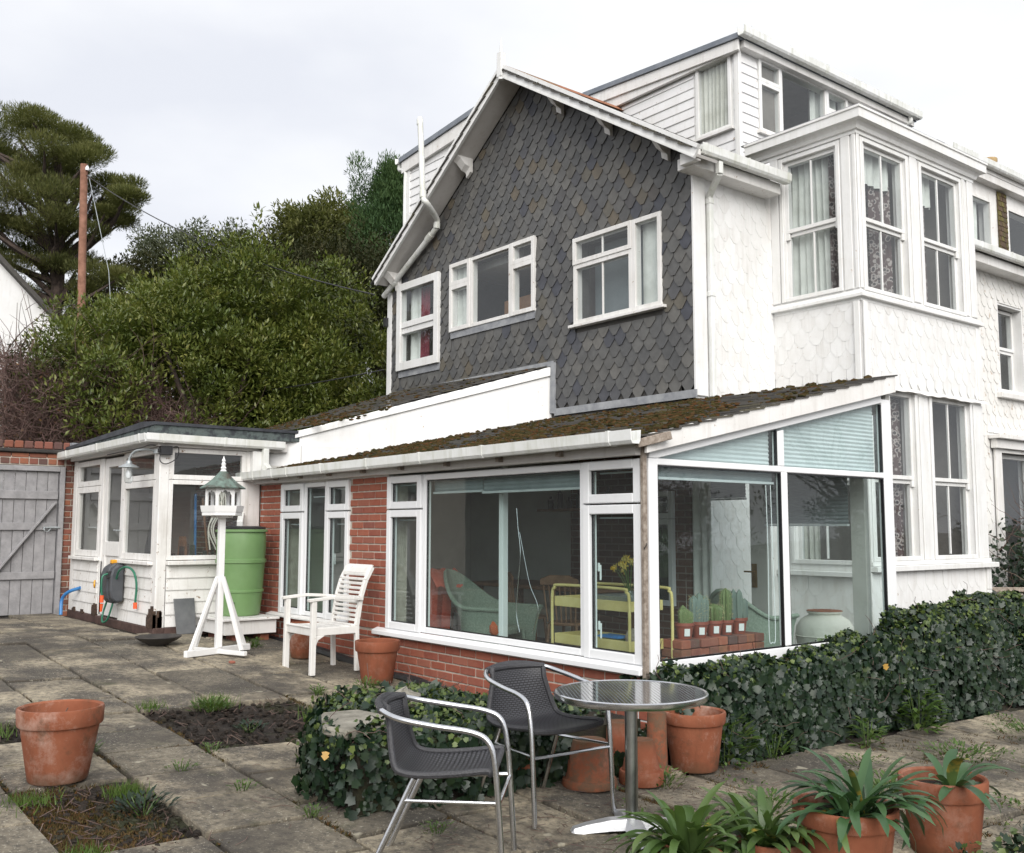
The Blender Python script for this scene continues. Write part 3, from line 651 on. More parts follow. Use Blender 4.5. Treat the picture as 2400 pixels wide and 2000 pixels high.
# two-storey bay on the corner
BH_L = [(-2.10, -1.38, 4.10, 5.79), (-2.06, -1.31, 1.06, 2.95)]
BH_F = [(4.70, 5.60, 4.08, 5.79), (5.95, 6.85, 4.08, 5.79), (4.70, 5.60, 1.10, 3.0), (5.98, 6.88, 1.10, 3.0)]
m = MB(); wall_strips(m, FBL, [-2.287, -1.127], -.1, lambda u: 5.92, BH_L, -.16, 0); wall_strips(m, FBF, [4.749, 7.20], -.3, lambda u: 5.92, [(max(a_, 4.749), b_, c_, d_) for a_, b_, c_, d_ in BH_F], -.16, 0)
m.box((-2.287, 7.04, -.3), (-1.288, 7.199, 5.92)); bay = m.build('bay', MT['white'], house); bay['label'] = 'white two storey corner bay with sash windows and slate hung aprons'
def sash(F, u0, u1, z0, z1, zm, mun=True, gm='glass', curt=None):
    um = (u0+u1)/2; bars = []
    if mun: bars = [(um-.011, um+.011, zm+.02, z1-.05, -.055, -.03), (um-.011, um+.011, z0+.06, zm-.02, -.085, -.06)]
    o = window(house, F, [(u0, u1, zm-.02, z1, .045, 0, .012), (u0, u1, z0, zm-.021, .045, -.03, .012)], -.10, -.025, 'white', gm, name='sash_window', bars=bars+[(u0, u0+.05, zm-.10, zm-.021, -.055, -.026), (u1-.05, u1, zm-.10, zm-.021, -.055, -.026)])
    m_ = MB(); ring(m_, F, u0-.05, u1+.05, z0-.0, z1+.05, .049, .0012, .022); m_.build('architrave', MT['white'], o, local=True, bevel=.005)
    return o
s1 = sash(FBL, -2.10, -1.38, 4.10, 5.79, 4.95)

curtain(s1, FBL, -2.11, -1.62, 4.0, 5.85, -.18, 'curtain_white', 6, .03, sway=.03); curtain(s1, FBL, -1.60, -1.36, 4.0, 5.85, -.20, 'curtain_pattern', 3, .03)
s2 = sash(FBF, 4.70, 5.60, 4.08, 5.79, 4.92); s3 = sash(FBF, 5.95, 6.85, 4.08, 5.79, 4.92)
curtain(s2, FBF, 5.10, 5.58, 4.0, 5.5, -.2, 'curtain_pattern', 4, .03); curtain(s3, FBF, 5.97, 6.35, 4.0, 5.85, -.2, 'curtain_pattern', 3, .03)
curtain(s2, FBF, 4.72, 5.55, 5.42, 5.85, -.17, 'curtain_white', 6, .02, 'pelmet'); curtain(s3, FBF, 5.97, 6.5, 5.42, 5.85, -.17, 'curtain_white', 5, .02, 'pelmet')
s4 = sash(FBF, 4.70, 5.60, 1.10, 3.0, 2.03); s5 = sash(FBF, 5.98, 6.88, 1.10, 3.0, 2.03); s6 = sash(FBL, -2.06, -1.31, 1.06, 2.95, 2.0, gm='glass')
curtain(s4, FBF, 5.18, 5.58, 1.0, 3.0, -.18, 'curtain_pattern', 4, .035); curtain(s6, FBL, -2.05, -1.85, 1.0, 2.9, -.18, 'curtain', 3, .02)
for z0_, z1_ in ((3.93, 5.87), (.85, 3.06)):
    m = MB(); x0_, x1_, y0_, y1_ = -2.85, -1.30, 4.76, 7.03
    m.add([(x0_, y0_, z0_), (x0_, y1_, z0_), (x0_, y1_, z1_), (x0_, y0_, z1_), (x1_, y0_, z0_), (x1_, y1_, z0_), (x1_, y1_, z1_), (x1_, y0_, z1_)], [(0, 1, 2, 3), (0, 4, 5, 1), (3, 2, 6, 7), (1, 5, 6, 2)])
    m.build('room_lining', MT['room'], bay, local=True, norm=False)
# bay trim: pilasters, cornice, sills, flashing
for F, u0, u1, z0, z1 in ((FBL, -1.31, -1.20, 4.10, 5.88), (FBL, -1.172, -1.128, 4.10, 5.88), (FBL, -2.28, -2.17, 4.10, 5.88), (FBF, 4.588, 4.64, 4.10, 5.88), (FBF, 5.70, 5.85, 4.10, 5.88), (FBF, 6.93, 7.0, 4.10, 5.88), (FBF, 7.06, 7.20, 4.10, 5.88), (FBF, 4.60, 4.64, 1.1, 2.98), (FBF, 5.70, 5.88, 1.1, 2.98), (FBF, 6.97, 7.2, 1.1, 2.98)):
    pieces(bay, 'pilaster', 'white', [(F, u0, u1, z0, z1, .0015, .016)], .004)
def cornice_prof(m_, prof):
    """sweep a profile (offset, z) round the bay"""
    rings = []
    for (o_, z) in prof: rings.append([Vector((-2.55, 4.588-o_, z)), Vector((-1.127+o_, 4.588-o_, z)), Vector((-1.127+o_, 7.20+o_, z)), Vector((-2.3, 7.20+o_, z))])
    for a_, b_ in zip(rings[:-1], rings[1:]):
        for i in range(3): m_.add([a_[i], a_[i+1], b_[i+1], b_[i]], [(0, 1, 2, 3)])
m = MB(); cornice_prof(m, [(0, 5.86), (.02, 5.86), (.02, 5.90), (.045, 5.905), (.06, 5.94), (.09, 5.975), (.14, 5.985), (.14, 6.085), (.155, 6.09), (.155, 6.115), (-.1, 6.125)]); m.build('cornice', MT['white'], bay, local=True, norm=False, merge=.0005)
m = MB(); m.box((-2.6, 4.44, 6.112), (-.98, 7.34, 6.125)); m.build('bay_roof', MT['lead'], bay, local=True)
m = MB(); cornice_prof(m, [(.001, 3.955), (.012, 3.955), (.012, 3.99), (.03, 3.992), (.06, 3.998), (.06, 4.03), (.001, 4.085)]); m.build('sill_moulding', MT['white'], bay, local=True, norm=False, merge=.0005)
pieces(bay, 'sill', 'white', [(FBF, 4.60, 7.30, .99, 1.05, .001, .09), (FBF, 4.60, 7.22, 1.052, 1.098, .001, .035), (FBL, -2.28, -1.13, .93, .985, .001, .08)], .005)
m = MB(); m_pts = []
P = []
for j in range(61):
    u = 4.56+(7.26-4.56)*j/60; zz = 2.998+.004*math.sin(j*1.1)+.006*math.sin(j*.37)
    P.append([FP(FBF, u, 3.045, .03), FP(FBF, u, 3.03, .055+.006*math.sin(j*.9)), FP(FBF, u, zz, .07+.005*math.sin(j*.9+1))])
m.grid(P); m.build('lead_flashing', MT['white_old'], bay, local=True, norm=False)
slate_field(bay, FBF, 4.60, 7.10, 3.04, 3.97, .19, .165, MT['whiteslate'], lift=.009, th=.004, limit=150)
pieces(bay, 'corner_board', 'white', [(FBF, 4.588, 4.66, 3.05, 3.95, .016, .04), (FBL, -1.20, -1.1275, 3.05, 3.95, .016, .04), (FBF, 7.10, 7.2, 3.05, 3.95, .0, .035), (FBF, 7.10, 7.2, .0, .98, .0, .035)], .004)
slate_field(bay, FBL, -2.28, -1.19, 3.04, 3.97, .19, .165, MT['whiteslate'], lift=.009, th=.004, limit=60)
slate_field(bay, FBF, 4.60, 7.10, .1, .985, .19, .165, MT['whiteslate'], lift=.009, th=.004, limit=80)
slate_field(bay, FBL, -2.28, -1.15, .05, .92, .19, .165, MT['whiteslate'], lift=.009, th=.004, limit=60)

# front dormer
m = MB(); wall_strips(m, FDS, [-6.1, -3.05], 5.4, lambda u: 7.80, [(-3.72, -3.20, 6.72, 7.68)], -.12, 0); wall_strips(m, FDF, [5.121, 9.0], 5.9, lambda u: 7.80, [(5.42, 7.44, 6.72, 7.70), (8.2, 8.62, 6.9, 7.70)], -.12, 0)
dm = m.build('dormer', MT['white'], house); dm['label'] = 'white weatherboarded flat roofed dormer with curtained corner window'
def boards(parent, F, u0, u1, z0, z1, pitch, holes=(), mat='board', name='board', d0=.0):
    z = z0
    while z < z1-.02:
        segs = [(u0, u1)]
        for (a, b, c, d) in holes:
            if z+pitch*.5 > c and z+pitch*.5 < d:
                ns = []
                for (p, q) in segs:
                    if b <= p or a >= q: ns.append((p, q)); continue
                    if a > p: ns.append((p, a))
                    if b < q: ns.append((b, q))
                segs = ns
        for (p, q) in segs:
            if q-p < .03: continue
            m_ = MB(); zt = min(z+pitch*1.06, z1); j = random.uniform(-.002, .002)
            pr = [(d0+.001, z), (d0+.020+j, z), (d0+.020+j, z+.012), (d0+.006, zt), (d0+.001, zt)]
            a_ = [FP(F, p, zz, dd) for dd, zz in pr]; b_ = [FP(F, q, zz, dd) for dd, zz in pr]; n = 5
            m_.add(a_+b_, [tuple(range(n)), tuple(range(2*n-1, n-1, -1))]+[(i, (i+1) % n, n+(i+1) % n, n+i) for i in range(n)])
            m_.build(name, MT[mat], parent, local=parent.parent is not None)
        z += pitch
boards(dm, FDS, -5.95, -3.08, 5.7, 7.64, .135, [(-3.80, -3.12, 6.66, 7.74)])
boards(dm, FDF, 5.03, 8.95, 6.2, 7.64, .135, [(5.38, 7.48, 6.68, 7.74), (8.15, 8.67, 6.8, 7.74)])
pieces(dm, 'corner_board', 'white', [(FDS, -3.10, -3.05, 6.0, 7.7, .0015, .034), (FDF, 4.966, 5.03, 6.0, 7.7, .0015, .03)], .003)
wd1 = window(house, FDS, [(-3.76, -3.16, 6.69, 7.71, .05, 0, .03)], -.05, .03, 'white', 'glass'); curtain(wd1, FDS, -3.72, -3.2, 6.6, 7.75, -.05, 'curtain', 7, .025, sway=.02); room(wd1, FDS, -3.7, -3.2, 6.7, 7.7, .8)
m = MB(); fbox(m, FDS, -3.80, -3.12, 6.655, 6.689, -.02, .07); m.build('sill', MT['white_old'], wd1, local=True)
wd2 = window(house, FDF, [(5.39, 5.87, 7.40, 7.72, .05, .01, .03), (5.39, 5.87, 6.70, 7.40, .05, .01, .03), (5.87, 6.93, 6.70, 7.72, .035, 0, .03), (6.93, 7.46, 7.40, 7.72, .05, .01, .03), (6.93, 7.46, 6.70, 7.40, .05, .01, .03)], -.05, .03, 'white')
room(wd2, FDF, 5.4, 7.44, 6.7, 7.7, 1.4, 'room'); curtain(wd2, FDF, 6.75, 7.4, 6.7, 7.72, -.15, 'curtain_white', 5, .03)
m = MB(); fbox(m, FDF, 5.34, 7.5, 6.66, 6.699, -.02, .07); m.build('sill', MT['white_old'], wd2, local=True)
wd3 = window(house, FDF, [(8.17, 8.65, 6.88, 7.72, .05, 0, .03)], -.05, .03, 'white'); room(wd3, FDF, 8.2, 8.6, 6.9, 7.7, 1.0, 'room_dark')
# dormer roof: grey edge over white fascia
def roofz(x): return 7.87+(x+3.0)*-.0735 if x > -5.9 else 8.083+(x+5.9)*.08
m = MB(); m.prism([(-2.93, 4.86, roofz(-2.93)), (-5.9, 4.86, roofz(-5.9)), (-5.9, 4.86, roofz(-5.9)-.07), (-2.93, 4.86, roofz(-2.93)-.07)], (0, 4.36, 0)); m.build('dormer_roof', MT['grey_roof'], dm, local=True)
m = MB(); m.prism([(-2.96, 4.89, roofz(-2.96)-.073), (-5.9, 4.89, roofz(-5.9)-.073), (-5.9, 4.89, roofz(-5.9)-.24), (-2.96, 4.89, roofz(-2.96)-.22)], (0, .03, 0)); m.prism([(-2.99, 4.921, 7.79), (-5.9, 4.921, 7.98), (-5.9, 4.921, 7.66), (-2.99, 4.921, 7.66)], (0, .05, 0))
m.box((-3.045, 4.98, 7.70), (-2.93, 9.15, 7.795)); m.build('fascia', MT['white_old'], dm, local=True, bevel=.004)
gutter_run(dm, (-2.87, 4.84, 7.86), (-2.87, 9.2, 7.86), brackets=(.03, .22, .42, .62, .8, .97), side=Vector((1, 0, 0)), r=.065)
m = MB(); m.tube(spline([(-2.9, 8.98, 7.8), (-2.9, 8.98, 7.72), (-3.0, 8.98, 7.62), (-3.0, 8.98, 6.9)], 4), .034, 8); m.build('downpipe', MT['gutter'], house)
# rear dormer seen behind the left slope
m = MB(); m.box((-8.573, 3.452, 5.2), (-5.6, 5.6, 7.40)); rd = m.build('rear_dormer', MT['white'], house)
boards(rd, FRD, -8.50, -5.7, 5.6, 7.24, .135); m = MB(); fbox(m, FRD, -8.58, -8.50, 5.2, 7.36, -.03, .03); m.build('corner_board', MT['white'], rd, local=True)
m = MB(); m.prism([(-8.74, 3.36, 7.53), (-5.7, 3.36, 7.79), (-5.7, 3.36, 7.71), (-8.74, 3.36, 7.45)], (0, 2.2, 0)); m.build('rear_dormer_roof', MT['grey_roof'], rd, local=True)
m = MB(); m.prism([(-8.70, 3.39, 7.447), (-5.7, 3.39, 7.707), (-5.7, 3.39, 7.50), (-8.70, 3.39, 7.26)], (0, .059, 0)); m.build('fascia', MT['white_old'], rd, local=True)
gutter_run(rd, (-8.80, 3.36, 7.50), (-8.80, 5.5, 7.50), side=Vector((-1, 0, 0))); m = MB(); m.tube(spline([(-8.8, 3.42, 7.45), (-8.8, 3.42, 7.36), (-8.62, 3.42, 7.28), (-8.62, 3.42, 7.0), (-8.62, 3.42, 5.6)], 4), .033, 8); m.build('downpipe', MT['gutter'], house)
m = MB(); m.box((-8.69, 3.08, 4.66), (-8.62, 3.14, 4.80)); m.build('junction_box', MT['black'], house)

# ------------------------------------------------------------------ neighbouring terrace beyond the bay
nb = thing('terrace_house', 'white peeling slate hung neighbouring house continuing right of the bay', 'house', (-4, 11, 0))
FN = ('x', -2.29)
m = MB(); wall_strips(m, FN, [7.2, 15.0], -.3, lambda u: 5.55, [(10.24, 11.02, 3.60, 4.92), (10.03, 11.2, .0, 2.62)], -.25, 0); nw = m.build('wall', MT['render'], nb)
slate_field(nw, FN, 7.2, 12.6, .2, 5.45, .19, .165, MT['whiteslate_peel'], holes=[(10.2, 11.06, 3.45, 4.95), (9.75, 11.3, 0, 2.9)], limit=150, jit=2.2)
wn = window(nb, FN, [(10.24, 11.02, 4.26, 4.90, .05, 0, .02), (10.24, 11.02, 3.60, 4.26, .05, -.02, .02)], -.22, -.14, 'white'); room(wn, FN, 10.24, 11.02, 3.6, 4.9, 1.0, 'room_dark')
m = MB(); fbox(m, FN, 10.05, 11.2, 3.45, 3.53, -.14, .10); m.build('sill', MT['white_old'], wn, local=True, bevel=.005)
m = MB(); fbox(m, FN, 9.70, 11.6, 2.80, 2.86, .02, .20); fbox(m, FN, 9.76, 11.6, 2.66, 2.80, .02, .12); fbox(m, FN, 9.83, 10.03, .0, 2.66, .021, .06); fbox(m, FN, 10.031, 11.2, 2.60, 2.659, .021, .06); m.build('door_hood', MT['white_old'], nb, bevel=.006)
dn = window(nb, FN, [(10.03, 11.2, .0, 2.60, .07, 0, .02)], -.15, -.08, 'white', name='french_window'); room(dn, FN, 10.03, 11.2, .1, 2.6, 1.2, 'room_dark')
m = MB(); m.box((-2.289, 7.3, 5.36), (-2.02, 15, 5.50)); m.build('eaves_box', MT['white_old'], nb, bevel=.004)
gutter_run(nb, (-1.95, 7.36, 5.56), (-1.95, 15, 5.56), brackets=(.22, .34, .46), side=Vector((1, 0, 0)))
FND = ('x', -2.6)
m = MB(); wall_strips(m, FND, [9.95, 15], 5.5, lambda u: 7.1, [(10.1, 10.82, 6.0, 6.76), (11.36, 13.0, 6.0, 6.76)], -.2, 0); nd = m.build('dormer', MT['white_old'], nb)
w_ = window(nb, FND, [(10.1, 10.82, 5.98, 6.78, .05, 0, .02)], -.1, .02, 'white_old'); curtain(w_, FND, 10.3, 10.6, 6.0, 6.75, -.12, 'curtain_white', 3, .03); room(w_, FND, 10.1, 10.82, 6, 6.76, .8)
w_ = window(nb, FND, [(11.36, 13.0, 5.98, 6.78, .05, 0, .02)], -.1, .02, 'white_old'); room(w_, FND, 11.36, 13.0, 6, 6.76, .8, 'room_dark')
slate_field(nd, FND, 11.03, 11.34, 5.98, 6.98, .10, .085, MT['tilehung'], limit=60, name='clay_tile', tw=.046, ch=.004, d0=.01)
m = MB(); m.box((-2.65, 9.9, 7.0), (-2.46, 15, 7.12)); m.box((-4.5, 9.9, 7.121), (-2.45, 15, 7.2)); m.build('fascia', MT['white_old'], nb, bevel=.004)
gutter_run(nb, (-2.4, 9.2, 7.24), (-2.4, 15, 7.24), brackets=(.1, .3, .45), side=Vector((1, 0, 0)))
m = MB(); m.box((-2.8, 9.0, 7.2), (-2.5, 9.25, 7.33)); m.box((-4.6, 8.9, 7.201), (-2.45, 15, 7.26)); m.build('dormer_roof', MT['felt'], nb)
for x, y in ((-3.9, 13.0), (-3.78, 13.35)):
    m = MB(); m.lathe([(.13, 8.0), (.12, 8.2), (.16, 8.24), (.16, 8.28), (.12, 8.31), (.15, 8.36), (.15, 8.42), (.10, 8.43), (.09, 8.2)], 14, (x, y, 0)); m.build('chimney_pot', MT['buffclay'], nb)
m = MB(); m.box((-4.3, 12.7, 6.5), (-3.5, 13.7, 8.05)); m.build('chimney_stack', MT['oldbrick'], nb)
# ------------------------------------------------------------------ THE SUNROOM (lean-to in front of the gable)
sun = thing('sunroom', 'brick and white framed lean-to sunroom with mossy slate roof', 'sunroom', (0, 0, 0))
FS = ('y', 0.0); FR = ('x', 0.0); FE = ('y', 3.17)
ZS, ZH = .50, 1.95
def rz_(y): return 2.135+.229*y          # top of the mossy roof
# masonry: left pier, middle pier, dwarf wall
m = MB(); fbox(m, FS, -6.40, -5.775, 0, 1.97, -.22, -.004); fbox(m, FS, -5.7749, -4.2021, 0, .455, -.22, -.004); fbox(m, FS, -4.202, -3.457, 0, 1.97, -.22, -.004); fbox(m, FS, -3.4569, 0, -.25, .43, -.22, -.004)
bw = m.build('brick_wall', MT['mortar'], sun)
brick_field(bw, FS, -6.36, -5.775, .17, 1.965, 'brick'); brick_field(bw, FS, -4.202, -3.457, .47, 1.965, 'brick')
brick_field(bw, FS, -5.775, -3.6, .02, .455, 'brick', half=1); brick_field(bw, FS, -3.59, -.02, -.105, .425, 'brick')
m = MB(); fbox(m, FR, .0, 3.19, -.3, .42, -.2, 0); m.build('plinth', MT['white_old'], sun)
# floor, inner walls, ceiling boards
m = MB(); m.box((-6.3, .22, .0), (-.01, 3.16, .10)); m.build('floor', MT['carpet'], sun)
m = MB(); m.box((-6.36, .0, .1), (-6.26, 3.16, 2.2)); m.build('end_partition', MT['creamwall'], sun)
m = MB(); m.box((-4.2, 3.05, .1), (-2.29, 3.165, 2.75)); m.build('inner_wall', MT['dimbrick'], sun); m = MB(); m.box((-6.25, 3.05, .1), (-4.201, 3.165, 2.75)); m.build('inner_wall', MT['creamwall'], sun)
wi = window(sun, ('y', 3.05), [(-3.02, -2.50, 1.56, 1.86, .06, .01, .02), (-3.02, -2.50, .62, 1.555, .06, .01, .02)], .002, .05, 'pvc', 'glass_dark', label='white inner window seen through the end glass')
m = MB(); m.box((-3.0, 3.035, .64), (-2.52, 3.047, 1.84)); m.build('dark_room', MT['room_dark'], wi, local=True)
m = MB(); m.prism([(-6.3, .02, 2.02), (-6.3, 3.15, 2.74), (-6.3, 3.15, 2.76), (-6.3, .02, 2.04)], (6.28, 0, 0)); m.build('ceiling', MT['creamwall'], sun)
# front windows
cb, top_ = .085, 1.63
def cas(u0, u1, z0, z1): return (u0, u1, z0, z1, .068, .022, .034)
A0, A1, A2, A3 = -5.772, -5.225, -4.700, -4.204
wa = window(sun, FS, [cas(A0, A1, top_+.006, ZH), cas(A0, A1, ZS, top_-.006), (A1+.002, A2-.002, ZS, ZH, .05, 0, .02), cas(A2, A3, top_+.006, ZH), cas(A2, A3, ZS, top_-.006)], -.06, .004, 'pvc', 'glass_dark', bev=.006, label='three light white window left of the brick pier')
B0, B1, B2, B3 = -3.455, -2.860, -.650, -.055
wb = window(sun, FS, [cas(B0, B1, top_+.006, ZH), cas(B0, B1, ZS, top_-.006), (B1+.002, B2-.002, ZS, ZH, .055, 0, .02), cas(B2, B3, top_+.006, ZH), cas(B2, B3, ZS, top_-.006)], -.06, .004, 'pvc', 'glass_dark', bev=.006, label='wide white picture window with opening lights at both ends')
m = MB(); m.prism([(-3.62, -.005, .50), (-3.62, -.075, .475), (-3.62, -.075, .435), (-3.62, -.005, .435)], (3.62-.03, 0, 0)); m.build('sill', MT['pvc'], wb, local=True, bevel=.004)
m = MB(); m.prism([(-5.98, -.005, .50), (-5.98, -.08, .48), (-5.98, -.08, .458), (-5.98, -.005, .458)], (1.775, 0, 0)); m.build('sill', MT['white_old'], wa, local=True, bevel=.004)
for u, zz in ((-.575, 1.15), (-.575, .72), (-2.93, 1.1), (-4.66, 1.15)):
    m = MB(); m.box((u-.010, .062, zz-.02), (u+.010, .075, zz+.045)); m.box((u-.004, .076, zz-.085), (u+.010, .09, zz+.03)); m.build('window_handle', MT['pvc'], wb if u > -3.5 else wa, local=True, bevel=.004)
# dark rubber gaskets round the panes
def gasket(parent, F, u0, u1, z0, z1, b_, d0, d1): m_ = MB(); ring(m_, F, u0, u1, z0, z1, b_, d0, d1); m_.build('gasket', MT['blackrubber'], parent, local=True, merge=.0004)
for (p_, u0, u1, z0, z1) in ((wa, A1+.05, A2-.05, ZS+.05, ZH-.05), (wb, B1+.055, B2-.055, ZS+.055, ZH-.055)): gasket(p_, FS, u0, u1, z0, z1, .009, -.03, -.012)
for (p_, u0, u1, z0, z1) in ((wa, A0, A1, top_, ZH), (wa, A0, A1, ZS, top_), (wa, A2, A3, top_, ZH), (wa, A2, A3, ZS, top_), (wb, B0, B1, top_, ZH), (wb, B0, B1, ZS, top_), (wb, B2, B3, top_, ZH), (wb, B2, B3, ZS, top_)): gasket(p_, FS, u0+.066, u1-.066, z0+.066, z1-.066, .010, -.03, -.004)
# right hand glazed end
YL, YM, YR = .105, 1.584, 3.053
zr = lambda y: 1.962+.2215*(y)          # underside line of raking head
m = MB(); fbox(m, FR, .012, .105, .43, 1.95, -.06, .004); fbox(m, FR, 1.549, 1.626, .53, 1.905, -.06, .002); fbox(m, FR, 3.050, 3.19, .43, 2.62, -.06, .004)
fbox(m, FR, .1051, 3.0499, 1.905, 1.952, -.06, .001); fbox(m, FR, .1051, 3.0499, .43, .52, -.06, .003)
fprism(m, FR, [(1.51, 1.953), (1.592, 1.953), (1.592, 2.25), (1.51, 2.232)], -.06, .002)
fprism(m, FR, [(.02, 1.953), (.105, 1.953), (3.05, 2.585), (3.05, 2.66), (.02, 2.01)], -.06, .0005)
wr = m.build('window', MT['pvc'], sun, bevel=.005); wr['label'] = 'glazed end of the sunroom with raking top lights'
pane(wr, FR, .1, 1.552, .515, 1.908, -.03, 'glass_teal'); pane(wr, FR, 1.622, 3.053, .515, 1.908, -.03, 'glass_teal')
for poly in ([(.105, 1.952), (1.512, 1.952), (1.512, 2.262), (.105, 1.96)], [(1.590, 1.952), (3.052, 1.952), (3.052, 2.59), (1.590, 2.275)]):
    m = MB(); m.add([FP(FR, u, z, -.03) for u, z in poly], [(0, 1, 2, 3)]); m.build('pane', MT['glass_teal'], wr, norm=False, local=True)
for (u0, u1) in ((.105, 1.549), (1.626, 3.05)): gasket(wr, FR, u0, u1, .52, 1.905, .012, -.032, -.006)
pieces(wr, 'gasket', 'blackrubber', [(FR, 1.498, 1.51, 1.96, 2.24, -.032, -.006), (FR, 3.036, 3.05, 1.96, 2.57, -.032, -.006)])
# pleated blinds
def pleats(F, poly_top, u0, u1, z0, d, pitch=.035, mat='blind'):
    m_ = MB(); z = z0; P = []; k = 0
    zmax = max(poly_top(u0), poly_top(u1)); rows = []
    while z <= zmax:
        rows.append((z, d+(.004 if k % 2 else -.004))); z += pitch/2; k += 1
    for (za, da), (zb, db) in zip(rows[:-1], rows[1:]):
        ua, ub = u0, u1
        if poly_top(u0) < zb:      # raking top: start further along
            s_ = (poly_top(u1)-poly_top(u0))/(u1-u0)
            if s_ <= 0 or poly_top(u1) < zb: continue
            ua = u0+(zb-poly_top(u0))/s_
        m_.add([FP(F, ua, za, da), FP(F, ub, za, da), FP(F, ub, zb, db), FP(F, ua, zb, db)], [(0, 1, 2, 3)])
    return m_
pleats(FR, zr, .12, 1.50, 1.955, -.085).build('blind', MT['blind'], wr, norm=False, local=True)
pleats(FR, zr, 1.60, 3.03, 1.955, -.085).build('blind', MT['blind'], wr, norm=False, local=True)
def short_blind(parent, F, u0, u1, z0, z1, d, mat='blind_dark'):
    m_ = pleats(F, lambda u: z1, u0, u1, z0, d); m_.build('blind', MT[mat], parent, norm=False, local=True)
    m_ = MB(); fbox(m_, F, u0, u1, z0-.022, z0-.003, d-.015, d+.02); m_.build('blind_rail', MT['blind'], parent, local=True)
short_blind(wr, FR, .11, 1.54, 1.83, 1.91, -.09); short_blind(wb, FS, B1+.05, -2.06, 1.79, 1.94, -.10); short_blind(wb, FS, -2.05, B2-.05, 1.775, 1.94, -.10)
for (u0, u1, z) in ((A0+.08, A1-.08, 1.87), (A1+.06, A2-.06, 1.80), (A2+.08, A3-.08, 1.87), (B0+.08, B1-.08, 1.87), (B2+.08, B3-.08, 1.87), (A0+.08, A1-.08, 1.50), (A2+.08, A3-.08, 1.50), (B0+.08, B1-.08, 1.535), (B2+.08, B3-.08, 1.535)):
    m = MB(); fbox(m, FS, u0, u1, z-.011, z, -.10, -.08); m.build('blind_rail', MT['blind'], wb if u0 > -3.5 else wa, local=True)
# inner end wall of glass towards the bay, with the garden door
m = MB()
for u0, u1 in ((-2.47, -2.36), (-1.58, -1.375), (-.42, -.27), (-.12, -.06)): fbox(m, FE, u0, u1, .1, 2.50, -.05, .02)
fbox(m, FE, -2.36, -1.58, 1.99, 2.06, -.05, .02); fbox(m, FE, -1.375, -.42, .10, .2, -.05, .02); fbox(m, FE, -.27, -.12, .10, .45, -.05, .02); fbox(m, FE, -2.3, -.02, 2.50, 2.72, -.05, .02)
we = m.build('inner_glazing', MT['creamwall'], sun, bevel=.004)
for u0, u1, z0, z1 in ((-2.36, -1.58, .1, 1.99), (-1.375, -.42, .2, 2.5), (-.27, -.12, .45, 2.5)): pane(we, FE, u0, u1, z0, z1, -.01, 'glass_clear')
short_blind(we, FE, -2.35, -1.60, 1.77, 2.48, .05); short_blind(we, FE, -1.36, -.42, 1.50, 2.48, .05)
curtain(we, FE, -2.36, -2.02, .12, 2.0, .09, 'curtain_white', 3, .03)
m = MB(); fbox(m, FE, -1.56, -1.50, .86, 1.10, .021, .03); m.build('door_plate', MT['brass'], we, local=True); m = MB(); m.tube([FP(FE, -1.53, 1.02, .03), FP(FE, -1.53, 1.02, .07), FP(FE, -1.62, 1.02, .075)], .009, 8); m.build('door_handle', MT['brass'], we, local=True)
# roof
k = 17; m = MB(); random.seed(5)
for i in range(k):
    y0 = -.15+3.32*i/k; y1 = y0+3.32/k+.05; x = -6.45
    while x < .07:
        wd = random.uniform(.2, .3); x1 = min(x+wd, .072); j = random.uniform(0, .006); yj = random.uniform(-.012, .008)
        m.prism([(x+.002, y0+yj, rz_(y0)-.002+j), (x+.002, y1, rz_(y1)-.020), (x+.002, y1, rz_(y1)-.032), (x+.002, y0+yj, rz_(y0)-.016+j)], (x1-x-.004, 0, 0)); x = x1
rf = m.build('roof', MT['roofslate'], sun); rf['label'] = 'slipped and mossy slate lean-to roof'
m = MB(); random.seed(11)
for i in range(9000):
    x = random.uniform(-6.4, .05); y = random.random()**1.2*3.25-.12
    n = math.sin(x*2.3+1)*math.cos(y*3.1+x)+math.sin(x*5.1+y*4)*.6+.5*math.sin(x*11-y*7)
    if n < random.uniform(-1.0, 1.0) or (y > 1.7 and random.random() < .5) or (x > -.9 and random.random() < .45): continue
    if x < -4.6 and y > 0.1+(x+6.5)*1.745-.1: continue
    r_ = random.uniform(.010, .032); m.blob((x, y, rz_(y)-.002), (r_*random.uniform(1, 2.0), r_*1.2, r_*random.uniform(.4, .8)), 5, 3, .25)
o = m.build('moss', MT['moss'], rf, norm=False, local=True); o['kind'] = 'stuff'
m = MB(); m.box((-6.45, -.16, 2.06), (.02, -.148, 2.10)); m.build('felt_strip', MT['felt'], sun)
m = MB(); m.box((-6.45, -.10, 1.97), (-.02, -.004, 2.09)); fbox(m, FS, -5.78, -3.45, 1.951, 1.99, -.05, .003); m.build('eaves_board', MT['soffit'], sun)
pieces(sun, 'rafter_end', 'greywood', [((x-.022, -.147, 1.995), (x+.022, -.101, 2.05)) for x in (-5.7, -5.1, -4.45, -3.75, -3.05, -2.3, -1.55, -.8)])
gutter_run(sun, (-6.50, -.215, 2.06), (.10, -.215, 2.085), brackets=(.07, .145, .2, .32, .46, .6, .74, .965), r=.055)
